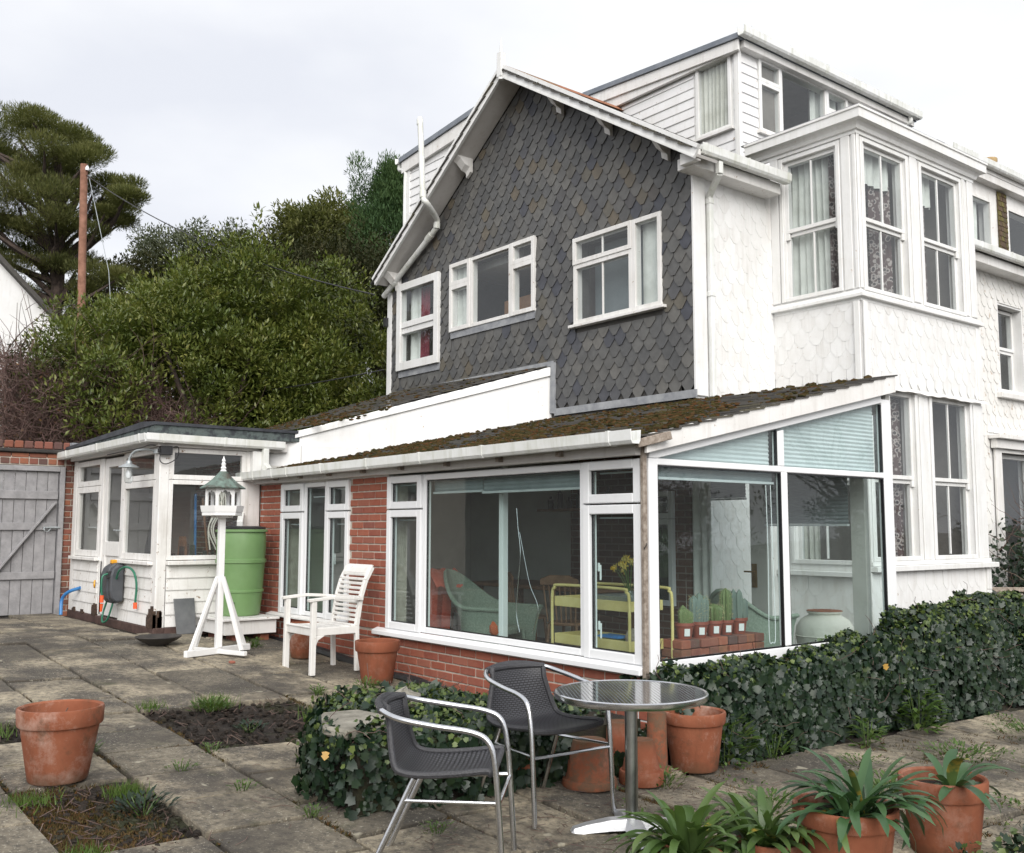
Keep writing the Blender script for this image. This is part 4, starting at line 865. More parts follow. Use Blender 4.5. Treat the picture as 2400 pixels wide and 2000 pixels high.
# raking white fascia board and weathered corner post
m = MB(); m.prism([(.03, -.06, 1.978), (.03, 3.20, 2.69), (.03, 3.20, 2.845), (.03, -.06, 2.112)], (.028, 0, 0)); m.build('verge_board', MT['white_old'], sun, bevel=.003)
m = MB(); m.beam((.04, -.15, 2.04), (.11, .12, 2.11), .05, .06); m.build('batten_stub', MT['greywood'], sun, bevel=.004)
m = MB(); m.box((-.030, -.045, .30), (.006, -.006, 2.03)); m.build('corner_post', MT['greywood'], sun, bevel=.005)
m = MB(); m.tube(spline([(.005, -.045, 1.31), (.025, -.06, 1.32), (.035, -.05, 1.34), (.02, -.04, 1.345)], 4), .004, 6); m.build('hook', MT['iron'], sun)
m = MB(); m.tube(spline([(-3.5, -.10, .06), (-2.9, -.1, .085), (-2.3, -.12, .05), (-1.7, -.15, .02)], 6), .045, 8); m.build('drain_pipe', MT['black'], sun)
m = MB(); m.tube(spline([(-5.9, -.06, .18), (-4.9, -.08, .18), (-3.9, -.08, .12), (-3.5, -.1, .1)], 6), .05, 8); m.build('drain_pipe', MT['black'], sun)

# ------------------------------------------------------------------ older lean-to: white cheek wall and slate roof above the sunroom
lean = thing('lean_to', 'older lean-to with white rendered cheek wall and plain slate roof under the gable', 'extension', (-6.5, 1.5, 2.2))
Pa, Pb = Vector((-6.50, .0, 0)), Vector((-4.683, 3.165, 0)); dl = (Pb-Pa); nl = Vector((dl.y, -dl.x, 0)).normalized()
def ck(t_, z): return Vector((Pa.x+dl.x*t_, Pa.y+dl.y*t_, z))
m = MB(); m.prism([ck(-.02, 2.02), ck(1, 2.75), ck(1, 3.52), ck(.16, 2.665), ck(.06, 2.58), ck(-.02, 2.50)], -nl*.12); m.build('cheek_wall', MT['render'], lean)
m = MB(); m.prism([ck(.03, 2.455)+nl*.001, ck(.999, 3.40)+nl*.001, ck(.999, 3.50)+nl*.001, ck(.16, 2.655)+nl*.001, ck(.03, 2.545)+nl*.001], nl*.028); m.build('barge_board', MT['white'], lean, bevel=.003)
m = MB(); k = 16
uz = lambda x, y: 2.425-.0168*x+.329*y-.0
for i in range(k):
    y0 = .42+2.74*i/k; y1 = y0+2.74/k+.04; xr0 = Pa.x+dl.x*(y0/dl.y)+.05; x = -8.05
    while x < xr0:
        x1 = min(x+random.uniform(.22, .3), xr0); j = random.uniform(0, .006)
        m.prism([(x+.002, y0, uz(x, y0)+.004+j), (x+.002, y1, uz(x, y1)-.012), (x+.002, y1, uz(x, y1)-.024), (x+.002, y0, uz(x, y0)-.010+j)], (x1-x-.004, 0, 0)); x = x1
r2_ = m.build('roof', MT['roofslate'], lean)
m = MB()
for i in range(500):
    y = random.uniform(.45, 3.0); x = -8.0+random.random()*(Pa.x+dl.x*(y/dl.y)+8.0)
    if random.random() < .5: y = random.uniform(.45, 1.3)
    r_ = random.uniform(.012, .03); m.blob((x, y, uz(x, y)+.004), (r_*1.5, r_*1.2, r_*.5), 5, 3, .2)
o = m.build('moss', MT['moss'], r2_, norm=False, local=True); o['kind'] = 'stuff'
m = MB(); m.prism([(-8.0, .45, 2.2), (-6.2, .45, 2.2), (-4.7, 3.1, 2.2), (-8.0, 3.1, 2.2)], (0, 0, .25)); m.box((-8.0, .5, .3), (-7.9, 3.1, 2.6)); m.build('core_wall', MT['render'], lean)

# ------------------------------------------------------------------ THE PORCH
PX, PY = -6.35, -1.22; FPF = ('y', PY); FPR = ('x', PX)
por = thing('porch', 'rotting white weatherboarded porch with flaking paint and felt roof', 'porch', (-8, -.8, .3))
m = MB(); m.box((PX-.11, PY-.012, .34), (PX+.012, PY+.10, 2.40)); m.build('corner_post', MT['white_peel'], por, bevel=.008)
pieces(por, 'end_post', 'white_peel', [((-9.72, PY-.012, .34), (-9.56, PY+.10, 2.36)), ((PX-.1, -.20, 1.0), (PX+.008, -.02, 2.40))], .006)
pieces(por, 'plinth_beam', 'sepia', [((-9.7, PY-.03, .24), (PX+.03, PY+.1, .345)), ((PX-.1, PY+.1001, .24), (PX+.03, -.02, .345))], .008)
# dado boards
m = MB(); fbox(m, FPF, -9.55, -8.40, .346, 1.03, -.05, 0); pdl = m.build('dado', MT['white_peel'], por); m = MB(); fbox(m, FPF, -7.60, -6.47, .346, 1.03, -.05, 0); pdf = m.build('dado', MT['white_peel'], por)
boards(pdl, FPF, -9.55, -8.47, .35, 1.02, .135, mat='white_peel'); boards(pdf, FPF, -7.60, -6.47, .35, 1.02, .135, mat='white_peel')
m = MB(); fbox(m, FPR, -1.10, -.05, .346, 1.03, -.05, 0); pdr = m.build('dado', MT['white_peel'], por); boards(pdr, FPR, -1.115, -.06, .35, 1.03, .135, mat='white_peel')
pieces(por, 'sill', 'white_peel', [(FPF, -9.62, -8.43, 1.031, 1.075, -.04, .07), (FPF, -7.62, -6.46, 1.031, 1.075, -.04, .07), (FPR, -1.12, -.2, 1.035, 1.082, -.04, .08)], .006)
random.seed(2)
m = MB()
for (x, y, z0, h) in ((PX+.014, PY+.02, .34, .20), (PX-.05, PY-.02, .34, .26), (PX-.16, PY-.024, .34, .16), (-8.52, PY-.024, .34, .16), (-9.4, PY-.024, .34, .06), (-9.0, PY-.024, .34, .05)):
    for q in range(6):
        w_ = random.uniform(.012, .03); hh = h*random.uniform(.4, 1); a = random.uniform(-.06, .06); m.box((x-.006+(a if y < PY else 0)-w_*(y < PY), y-.006+(a if x > PX else 0)-w_*.3, z0), (x+.006+(a if y < PY else 0)+w_*(y < PY), y+.006+(a if x > PX else 0)+w_, z0+hh))
o = m.build('rotten_wood', MT['rotten'], por); o['kind'] = 'stuff'
# glazing above the dado
win_l = window(por, FPF, [(-9.55, -8.50, 2.0, 2.34, .07, .0, .03), (-9.55, -8.50, 1.08, 1.995, .08, .0, .03)], -.05, .008, 'white_peel', 'glass_old', label='flaking two light porch window beside the brick pier')
win_m = window(por, FPF, [(-7.60, -6.47, 2.0, 2.36, .065, 0, .03), (-7.60, -6.47, 1.08, 1.995, .075, 0, .03)], -.05, .008, 'white_peel', 'glass_old', label='flaking two light porch window behind the lantern')
win_r = window(por, FPR, [(-1.12, -.20, 2.0, 2.36, .055, 0, .03), (-1.12, -.20, 1.09, 1.995, .05, 0, .03)], -.05, .008, 'white_peel', 'glass_old', label='flaking porch window facing the bird table')
# door
m = MB(); fbox(m, FPF, -8.395, -8.28, .36, 2.33, -.05, -.012); fbox(m, FPF, -7.74, -7.615, .36, 2.33, -.05, -.012); fbox(m, FPF, -8.279, -7.741, 2.22, 2.33, -.05, -.012); fbox(m, FPF, -8.279, -7.741, 1.10, 1.28, -.05, -.012); fbox(m, FPF, -8.279, -7.741, .36, .52, -.05, -.012); fbox(m, FPF, -8.279, -7.741, .52, 1.10, -.045, -.03)
fbox(m, FPF, -8.49, -8.40, .36, 2.34, -.05, .006); m.build
door = m.build('door', MT['white_old'], por, bevel=.005); pane(door, FPF, -8.28, -7.74, 1.28, 2.22, -.03, 'glass_old')
m = MB(); m.tube([FP(FPF, -7.70, 1.42, -.012), FP(FPF, -7.70, 1.42, .035), FP(FPF, -7.79, 1.425, .04)], .009, 8); m.build('door_handle', MT['galv'], door, local=True)
# porch interior
m = MB(); m.box((-9.7, .45, .3), (PX-.02, .5, 2.4)); m.build('back_wall', MT['mortar'], por); bwp = por.children[-1]
brick_field(bwp, ('y', .45), -9.6, -6.4, .35, 2.35, 'oldbrick', holes=[(-7.75, -6.75, 1.25, 2.15)])
win_i = window(por, ('y', .44), [(-7.75, -7.2, 1.25, 2.15, .05, 0, .02), (-7.2, -6.72, 1.25, 2.15, .05, 0, .02)], 0, .05, 'white_old', 'glass', label='white window on the brick wall inside the porch')
m = MB(); m.box((-9.7, -1.15, .28), (-6.4, .45, .32)); m.build('porch_floor', MT['carpet'], por)
m = MB(); m.box((-9.7, -1.15, 2.36), (-6.4, .45, 2.38)); m.build('porch_ceiling', MT['room'], por)
m = MB(); m.box((-9.72, -1.1, .3), (-9.62, .45, 2.36)); m.build('end_wall', MT['creamwall'], por)
# porch roof and gutter
m = MB(); m.prism([(-10.1, -1.33, 2.475), (PX+.10, -1.33, 2.50), (PX+.10, -1.33, 2.60), (PX-.3, -1.33, 2.625), (-10.1, -1.33, 2.52)], (0, 1.9, 0)); pr_ = m.build('roof', MT['felt_edge'], por)
m = MB(); m.prism([(-10.12, -1.345, 2.515), (PX+.12, -1.345, 2.601), (PX+.12, -1.345, 2.635), (PX-.3, -1.345, 2.665), (-10.12, -1.345, 2.55)], (0, 2.2, 0)); m.build('roof_felt', MT['felt'], por)
m = MB(); m.box((-9.75, PY-.06, 2.365), (PX+.06, PY+.1, 2.47)); m.box((PX-.1, PY+.101, 2.365), (PX+.06, .3, 2.47)); m.build('fascia', MT['soffit'], por, bevel=.004)
gutter_run(por, (-10.15, -1.40, 2.435), (PX+.115, -1.40, 2.455), brackets=(.2, .55, .95), r=.055)
gutter_run(por, (PX+.115, -1.44, 2.455), (PX+.115, .22, 2.44), brackets=(.12, .55), side=Vector((1, 0, 0)), r=.055)
m = MB(); m.box((PX-.08, -.16, 2.0), (PX+.10, .0, 2.36)); m.build('white_block', MT['white'], por, bevel=.005)
m = MB(); m.beam((PX+.13, -.02, 2.39), (PX+.13, -.02, 2.18), .07, .07, (1, 0, 0)); m.beam((PX+.13, -.02, 2.19), (PX+.18, .0, 2.13), .08, .08); m.build('downpipe', MT['gutter'], por, bevel=.006)
m = MB(); m.beam((-6.44, -.20, 2.02), (-6.44, -.20, 1.60), .07, .07, (1, 0, 0)); m.beam((-6.44, -.20, 1.62), (-5.98, -.42, 1.50), .068, .068); m.build('downpipe', MT['gutter'], sun, bevel=.006)
# lantern on the porch corner
lamp = thing('wall_lantern', 'grey swan neck wall lantern with glass jar on the porch corner', 'lamp', (PX-.05, PY-.02, 2.3))
m = MB(); m.tube(spline([(PX-.06, PY-.02, 2.31), (PX-.14, PY-.11, 2.335), (PX-.26, PY-.20, 2.32), (PX-.32, PY-.24, 2.25), (PX-.325, PY-.245, 2.18)], 6), .013, 8); m.lathe([(.001, 2.215), (.03, 2.21), (.035, 2.18), (.11, 2.145), (.115, 2.135), (.06, 2.14)], 20, (PX-.325, PY-.245, 0)); m.lathe([(.045, 2.29), (.045, 2.335)], 12, (PX-.06, PY-.02, 0)); m.build('bracket', MT['galv'], lamp)
m = MB(); m.lathe([(.048, 2.14), (.05, 2.02), (.046, 1.98), (.03, 1.955), (.001, 1.95)], 20, (PX-.325, PY-.245, 0)); m.build('jar', MT['lampglass'], lamp)
m = MB(); m.lathe([(.018, 2.14), (.018, 2.11), (.03, 2.07), (.033, 2.04), (.022, 2.01), (.001, 2.0)], 14, (PX-.325, PY-.245, 0)); m.build('bulb', MT['pvc'], lamp)
jb = MB(); jb.box((PX+.013, PY-.03, 2.27), (PX+.09, PY+.10, 2.37)); jb.box((PX+.03, PY-.05, 2.30), (PX+.07, PY-.03, 2.34)); jb.tube(spline([(PX+.05, PY+.1, 2.36), (PX+.07, PY+.17, 2.36), (PX+.06, PY+.16, 2.24), (PX+.05, PY+.05, 2.17), (PX+.04, PY-.02, 2.2), (PX+.04, PY-.02, 2.29)], 5), .007, 6); jb.tube(spline([(PX+.05, PY-.02, 2.36), (PX-.1, PY-.09, 2.385), (PX-.5, PY-.09, 2.37), (-8, PY-.09, 2.36)], 5), .007, 6)
tag(jb.build('security_light', MT['black'], None, bevel=.004), 'black security light and cable on the porch corner', 'light')
# clutter inside the porch
m = MB(); m.tube([(-6.9, -.55, .4), (-6.78, -.62, 1.1), (-6.62, -.70, 1.85)], .016, 8); tag(m.build('pole', MT['blue'], None), 'blue plastic tool handle leaning inside the porch window', 'tool')
m = MB(); m.tube([(-6.8, -.45, .4), (-6.72, -.5, 1.2), (-6.6, -.62, 1.8)], .014, 8); tag(m.build('tool_handle', MT['wood'], None), 'brown wooden tool handle leaning inside the porch window', 'tool')
random.seed(9); m = MB()
for i in range(5):
    a = -.55+i*.028; m.tube(spline([(-6.42, a, 1.97), (-6.40+random.uniform(-.03, .03), a+.01, 1.7), (-6.42, a-.05+random.uniform(-.04, .04), 1.45), (-6.40, a+random.uniform(-.06, .06), 1.2)], 5), .009, 6)
m.tube(spline([(-6.41, -.53, 1.95), (-6.39, -.47, 1.93), (-6.39, -.46, 1.8), (-6.40, -.52, 1.7)], 5), .011, 6)
tag(m.build('rope', MT['curtain'], None), 'pale ropes hanging inside the porch window', 'rope')
m = MB(); m.prism([(-7.25, -.7, .4), (-6.75, -.7, .4), (-6.95, -.72, 1.35), (-7.05, -.72, 1.35)], (0, .05, 0)); tag(m.build('timber_offcut', MT['wood'], None), 'brown pointed board standing inside the porch middle window', 'board')
m = MB(); m.prism([(-8.3, -.75, .4), (-7.75, -.75, .4), (-7.75, -.7, 1.3), (-8.0, -.7, 1.75), (-8.3, -.7, 1.2)], (0, .05, 0)); tag(m.build('dark_board', MT['black'], None), 'dark board leaning behind the porch door glass', 'board')
m = MB()
for i in range(9): m.box((-6.62+random.uniform(-.1, .1), -.95+i*.075, 1.09), (-6.55+random.uniform(-.06, .06), -.93+i*.075, 1.09+random.uniform(.05, .22)))
tag(m.build('garden_tools', MT['iron'], None), 'row of small dark tools and canes on the porch window ledge', 'tools')

# ------------------------------------------------------------------ gate, pier and garden wall on the left
GX = -9.8; FGT = ('x', GX); g0 = .29
gw = thing('garden_wall', 'old brick garden wall with moulded coping above the grey gate', 'wall', (GX, -2.5, .3))
m = MB(); fbox(m, FGT, -1.33, -.9, .2, 2.42, -.2, -.006); fbox(m, FGT, -5.5, -1.331, 2.30, 2.42, -.2, -.006); fbox(m, FGT, -5.5, -4.3, .2, 2.30, -.2, -.006); gwm = m.build('wall_core', MT['mortar'], gw)
brick_field(gwm, FGT, -1.325, -.95, .24, 2.42, 'oldbrick', H=.08); brick_field(gwm, FGT, -5.3, -1.34, 2.31, 2.40, 'oldbrick', H=.09, L=.12); brick_field(gwm, FGT, -5.3, -.95, 2.40, 2.47, 'oldbrick', H=.07)
m = MB(); fbox(m, FGT, -5.5, -.95, 2.47, 2.52, -.22, .05); m.build('coping_tile', MT['iron'], gw, bevel=.01)
brick_field(gwm, FGT, -5.3, -1.28, 2.52, 2.635, 'oldbrick', d0=.02, H=.115, L=.125, bev=.02)
m = MB(); fbox(m, FGT, -1.27, -.5, 2.57, 2.63, -.1, .06); m.build('lead_capping', MT['lead'], gw)
gate = thing('timber_gate', 'grey painted ledged and braced timber gate under the brick arch', 'gate', (GX, -2.4, g0))
m = MB(); fbox(m, FGT, -1.40, -1.335, .25, 2.29, -.1, .05); fbox(m, FGT, -4.4, -1.401, 2.22, 2.29, -.1, .05); m.build('gate_frame', MT['gatewood'], gate, bevel=.005)
u = -1.41; 
while u > -4.3:
    m = MB(); fbox(m, FGT, u-.135, u-.003, .29, 2.215, -.03, .0+random.uniform(-.002, .002)); m.build('plank', MT['gatewood'], gate, bevel=.004); u -= .138
for z in (1.84, 1.42, .76):
    m = MB(); fbox(m, FGT, -4.3, -1.415, z, z+.10 if z != 1.84 else z+.11, .004, .032); m.build('ledge', MT['gatewood'], gate, bevel=.005)
m = MB(); m.beam((GX+.018, -1.45, 1.80), (GX+.018, -2.27, .70), .028, .115, (1, 0, 0)); v_ = m
for i, p in enumerate(m.v): pass
m.build('brace', MT['gatewood'], gate, bevel=.004)
m = MB(); fbox(m, FGT, -1.52, -1.39, 1.44, 1.47, .033, .045); m.tube([(GX+.06, -1.60, 1.455), (GX+.06, -1.38, 1.455)], .011, 8); m.tube(spline([(GX+.06, -1.58, 1.455), (GX+.08, -1.585, 1.42), (GX+.06, -1.54, 1.40), (GX+.07, -1.50, 1.44)], 4), .007, 6); m.build('bolt', MT['galv'], gate)
for z in (1.89, .81):
    m = MB(); m.prism([(GX+.034, -2.6, z-.025), (GX+.034, -2.22, z-.012), (GX+.034, -2.22, z+.012), (GX+.034, -2.6, z+.025)], (.005, 0, 0)); m.build('strap_hinge', MT['galv'], gate)
for z in (.95, 1.12):
    m = MB(); m.lathe([(.014, 0), (.014, .006), (.001, .01)], 10); o = m.build('stud', MT['galv'], gate, local=True); o.location = (.034, 2.4-2.30, z-g0); o.rotation_euler = (0, PI/2, 0)
m = MB(); m.box((GX+.02, -1.16, 2.40), (GX+.13, -1.05, 2.50)); tag(m.build('wall_box', MT['black'], None, bevel=.01), 'small black box under the coping beside the porch gutter', 'box')
# ------------------------------------------------------------------ GROUND AND PAVING
random.seed(21)
def hill(x, y):
    d = max(0, -x-11)+max(0, y-9)*.6
    return min(d*.13, 6)
xs = sorted(set([-120, -90, -70, -55, -45, -38, -32, -27, -23, -20, -17.5, -15, -13, -11.5]+[round(-10.5+.22*i, 3) for i in range(72)]+[5.8, 7, 9, 12, 18, 30, 50]))
ys = sorted(set([-60, -40, -25, -15, -10, -8]+[round(-6.6+.22*i, 3) for i in range(64)]+[8, 10, 12, 15, 20, 30, 45, 70, 110]))
P = []
for x in xs:
    row = []
    for y in ys:
        z = gz(x, y)-.042+.014*math.sin(x*7.1+y*3)*math.cos(y*6.3-x*2)+.01*math.sin(x*17+y*13)+hill(x, y)
        row.append((x, y, z))
    P.append(row)
m = MB(); m.grid(P); g = m.build('ground', MT['soil'], None, norm=False); g['kind'] = 'structure'
patio = bpy.data.objects.new('patio', None); COL.objects.link(patio); patio['kind'] = 'structure'
SL = {}
def slab(x0, x1, y0, y1, dz=0, tilt=.009, th=.05):
    a, b = x1-x0-random.uniform(.02, .034), y1-y0-random.uniform(.02, .034)
    m_ = MB(); n = 5; top = []; bot = []
    q = []
    for i in range(4*n):
        s_ = i//n; t_ = (i % n)/n
        p = [(-a/2+a*t_, -b/2), (a/2, -b/2+b*t_), (a/2-a*t_, b/2), (-a/2, b/2-b*t_)][s_]
        j = .006 if t_ > 0 else .012
        q.append((p[0]*(1-random.random()*j*2/max(a, .1)*.5), p[1]*(1-random.random()*j*2/max(b, .1)*.5)))
    k = len(q)
    vs = [(x, y, -th) for x, y in q]+[(x, y, -.008) for x, y in q]+[(x*.985, y*.985, 0+random.uniform(-.001, .001)) for x, y in q]
    m_.add(vs, [(i, (i+1) % k, k+(i+1) % k, k+i) for i in range(k)]+[(k+i, k+(i+1) % k, 2*k+(i+1) % k, 2*k+i) for i in range(k)]+[tuple(range(2*k, 3*k))])
    cx, cy = (x0+x1)/2, (y0+y1)/2
    o = m_.build('paving_slab', MT['paving'], patio, norm=False, local=True); o.location = (cx, cy, gz(cx, cy)+dz+random.uniform(-.004, .004))
    sx = -.0545 if cx > -6.4 else 0
    o.rotation_euler = (-.0228+random.gauss(0, tilt), -sx+random.gauss(0, tilt), random.gauss(0, .004)); return o
def inbox(x, y, B): return B[0] < x < B[1] and B[2] < y < B[3]
BEDS = [(-2.66, -1.38, -2.58, -1.42), (-.94, .22, -3.86, -3.20), (-2.66, -2.1, -3.8, -3.2)]
ys_ = [-5.6, -5.0, -4.42, -3.83, -3.20, -2.60, -2.0, -1.40, -.80, -.12]
for j in range(len(ys_)-1):
    y0, y1 = ys_[j], ys_[j+1]; x = -9.75
    if y1 < -1.3: joints = [-9.75+.0]
    far = 6
    x = -9.7+(.45 if j % 2 else 0)
    while x < 5.0:
        pitch = .93 if x < -2.8 else (.545 if y1 <= -2.5 else .62)
        x1 = x+pitch
        if x < -2.64 < x1-.1: x1 = -2.64
        cx, cy = (x+x1)/2, (y0+y1)/2
        skip = any(inbox(cx, cy, B) for B in BEDS) or (cx < -6.3 and cy > -1.35)
        if not skip: slab(x, x1, y0, y1, tilt=.009 if cx < 0 else .016)
        x = x1
random.seed(33)
yy = -.12
for j in range(9):
    x = .42
    while x < 4.5:
        w_ = random.uniform(.55, .85); y0 = -.12+.62*j
        slab(x, x+w_, y0, y0+.62, tilt=.018, dz=-.004)
        x += w_
# soil crumbs, chippings and leaf litter in the beds and joints
random.seed(4)
m = MB(); m2 = MB(); m3 = MB()
for B, n in ((BEDS[0], 420), (BEDS[1], 420), (BEDS[2], 120), ((-1.5, -.9, -3.95, -3.8), 40)):
    for i in range(n):
        x = random.uniform(B[0], B[1]); y = random.uniform(B[2], B[3]); r_ = random.uniform(.006, .026)
        m.blob((x, y, gz(x, y)-.03+r_*.4), (r_*1.3, r_, r_*.8), 5, 3, .3)
    for i in range(n//3):
        x = random.uniform(B[0], B[1]); y = random.uniform(B[2], B[3]); a = random.uniform(0, 6.3); l = random.uniform(.02, .08)
        m2.tube([(x, y, gz(x, y)-.012), (x+math.cos(a)*l, y+math.sin(a)*l, gz(x, y)-.005+random.uniform(0, .03))], .0022, 3, False)
o = m.build('soil_crumbs', MT['soil'], None, norm=False); tag(o, 'dark crumbly soil in the open planting beds', 'soil', kind='stuff')
for i in range(500):
    x = random.uniform(-2.5, 3.5); y = random.uniform(-3.8, 1.5)
    if random.random() < .6: x = random.uniform(-.3, 1.6); y = random.uniform(-2.4, .2)
    a = random.uniform(0, 6.3); l = random.uniform(.03, .16); z = gz(x, y)+.006
    m2.tube([(x, y, z), (x+math.cos(a)*l*.5, y+math.sin(a)*l*.5, z+.006), (x+math.cos(a+.3)*l, y+math.sin(a+.3)*l, z+.002)], .0018, 3, False)
o = m2.build('fallen_twigs', MT['twig'], None, norm=False); tag(o, 'fallen twigs and stalks scattered over paving and beds', 'twigs', kind='stuff')
# moss and weeds along the joints
# ------------------------------------------------------------------ foliage kit
def leaf_mesh(name, pos, axis, nrm, length, width, mat, fold=.25, shape='diamond'):
    """many small folded leaves in one mesh (numpy)"""
    pos = np.asarray(pos, float); n = len(pos); ax = np.asarray(axis, float); ax /= np.linalg.norm(ax, axis=1)[:, None]+1e-9
    nr = np.asarray(nrm, float); sd2 = np.cross(ax, nr); sd2 /= np.linalg.norm(sd2, axis=1)[:, None]+1e-9; nr = np.cross(sd2, ax)
    L = np.broadcast_to(np.asarray(length, float), (n,))[:, None]; W = np.broadcast_to(np.asarray(width, float), (n,))[:, None]
    if shape == 'diamond':
        V = np.stack([pos, pos+ax*L*.45+sd2*W*.5+nr*W*fold, pos+ax*L, pos+ax*L*.45-sd2*W*.5+nr*W*fold], 1)
        F = np.array([[0, 2, 1], [0, 3, 2]])
    elif shape == 'ivy':
        prof = [(0, 0), (.12, .5), (.42, .34), (.55, .52), (1, 0), (.55, -.52), (.42, -.34), (.12, -.5)]
        V = np.stack([pos+ax*L*a+sd2*W*b+nr*W*fold*abs(b)*1.5 for a, b in prof]+[pos+ax*L*.35], 1)
        F = np.array([[8, i+1, i] for i in range(7)]+[[8, 0, 7]])
    else:  # 'needle'
        V = np.stack([pos-sd2*W*.5, pos+sd2*W*.5, pos+ax*L], 1); F = np.array([[0, 1, 2]])
    k = V.shape[1]; fc = (F[None]+(np.arange(n)*k)[:, None, None]).reshape(-1, 3)
    me = bpy.data.meshes.new(name); me.vertices.add(n*k); me.vertices.foreach_set('co', V.reshape(-1).astype(np.float32))
    me.loops.add(fc.size); me.loops.foreach_set('vertex_index', fc.reshape(-1).astype(np.int32)); me.polygons.add(len(fc))
    me.polygons.foreach_set('loop_start', (np.arange(len(fc))*3).astype(np.int32)); me.polygons.foreach_set('loop_total', np.full(len(fc), 3, np.int32))
    me.update(calc_edges=True); me.validate(); me.materials.append(MT[mat] if isinstance(mat, str) else mat); return me
def rdir(n):
    v = RNG.normal(size=(n, 3)); return v/np.linalg.norm(v, axis=1)[:, None]
def ivy_mass(name, label, pts_fn, n, size=(.045, .085), twigs=60, cat='ivy'):
    """leaves hanging over a surface given by pts_fn(n)->(points, normals)"""
    th = thing(name, label, cat, (0, 0, 0))
    p, nr = pts_fn(n); th.location = Vector(p.mean(0)); th.location.z = p[:, 2].min()
    jit = rdir(n); nn = nr+jit*.55; nn /= np.linalg.norm(nn, axis=1)[:, None]
    ax = np.cross(nn, rdir(n)); ax += np.array([0, 0, -.75]); s_ = size[0]*.7+(size[1]*1.15-size[0]*.7)*RNG.random(n)**1.4
    p = p+nr*RNG.normal(.005, .026, n)[:, None]
    o = link('leaves', leaf_mesh('leaves', p, ax, nn, s_, s_*1.0, 'ivy', .12, 'ivy'), th); o['kind'] = 'stuff'
    k = n//9; q, qn = pts_fn(k*3); ordr = np.argsort(-(q[:, 2]-q[:, 1]*.0)+RNG.normal(0, .10, len(q)))[:k]; q = q[ordr]+qn[ordr]*.03; l = RNG.uniform(.018, .042, k); jn = qn[ordr]+rdir(k)*.7
    o = link('young_leaves', leaf_mesh('young_leaves', q, np.cross(jn, rdir(k))+np.array([0, 0, .3]), jn, l, l, 'ivy_new', .12, 'ivy'), th); o['kind'] = 'stuff'
    m_ = MB(); q, qn = pts_fn(twigs)
    for a, b in zip(q, qn):
        a = Vector(a)-Vector(b)*.02; pts = [a]
        d_ = Vector(rdir(1)[0])
        for i in range(5): d_ = (d_+Vector(rdir(1)[0])*.6).normalized(); pts.append(pts[-1]+d_*.05)
        m_.tube(pts, .0022, 4, False)
    o = m_.build('stems', MT['twig'], th, norm=False); o['kind'] = 'stuff'
    return th
def core_box(parent, verts_xy, z0, z1, mat='soil'):
    m_ = MB(); m_.prism([(x, y, z0) for x, y in verts_xy], (0, 0, z1-z0)); return m_.build('core', MT[mat], parent)

MG, MB2 = [], []
random.seed(44)
for i in range(3600):
    if random.random() < .5:
        y = random.choice(ys_)+random.gauss(0, .014); x = random.uniform(-3.5, 4)
    else:
        x = random.uniform(-2.9, 4); y = random.uniform(-4.2, 3)
        k = round((x+2.64)/.545); x = -2.64+k*.545+random.gauss(0, .02)
        if y > -2.6: x = random.uniform(.5, 4)
    if math.sin(x*3.3+y*2.1)+math.sin(y*5-x)*.7 < random.uniform(-.2, 1.4): continue
    if x < -2.8 and random.random() < .7: continue
    q = MG if random.random() < .45 else MB2
    for k in range(14): q.append((x+random.gauss(0, .018), y+random.gauss(0, .012), gz(x, y)-.012))
for i in range(1500):
    x = random.choice((random.gauss(-.55, .25), random.gauss(.0, .16))); y = random.gauss(-3.72, .1) if random.random() < .6 else random.uniform(-3.85, -3.3)
    q = MG if x < -.4 and random.random() < .7 else MB2
    for k in range(9): q.append((x+random.gauss(0, .02), y+random.gauss(0, .02), gz(x, y)-.028))
for i in range(700):
    x = random.uniform(.4, 4); y = random.uniform(-1.5, 4)
    q = MG if random.random() < .5 else MB2
    if math.sin(x*4+y*3) < .2: continue
    for k in range(10): q.append((x+random.gauss(0, .03), y+random.gauss(0, .03), gz(x, y)-.006))
for q, mt_, nm, lb in ((MG, 'moss', 'ground_moss', 'green moss growing along the paving joints'), (MB2, 'moss_brown', 'dry_moss', 'brown dried moss and litter along the paving joints')):
    q = np.array(q); n = len(q); ax = np.stack([RNG.normal(0, .8, n), RNG.normal(0, .8, n), np.ones(n)], 1)
    tag(link(nm, leaf_mesh(nm, q, ax, rdir(n), RNG.uniform(.012, .032, n), RNG.uniform(.005, .010, n), mt_, .1, 'needle')), lb, 'moss', kind='stuff')

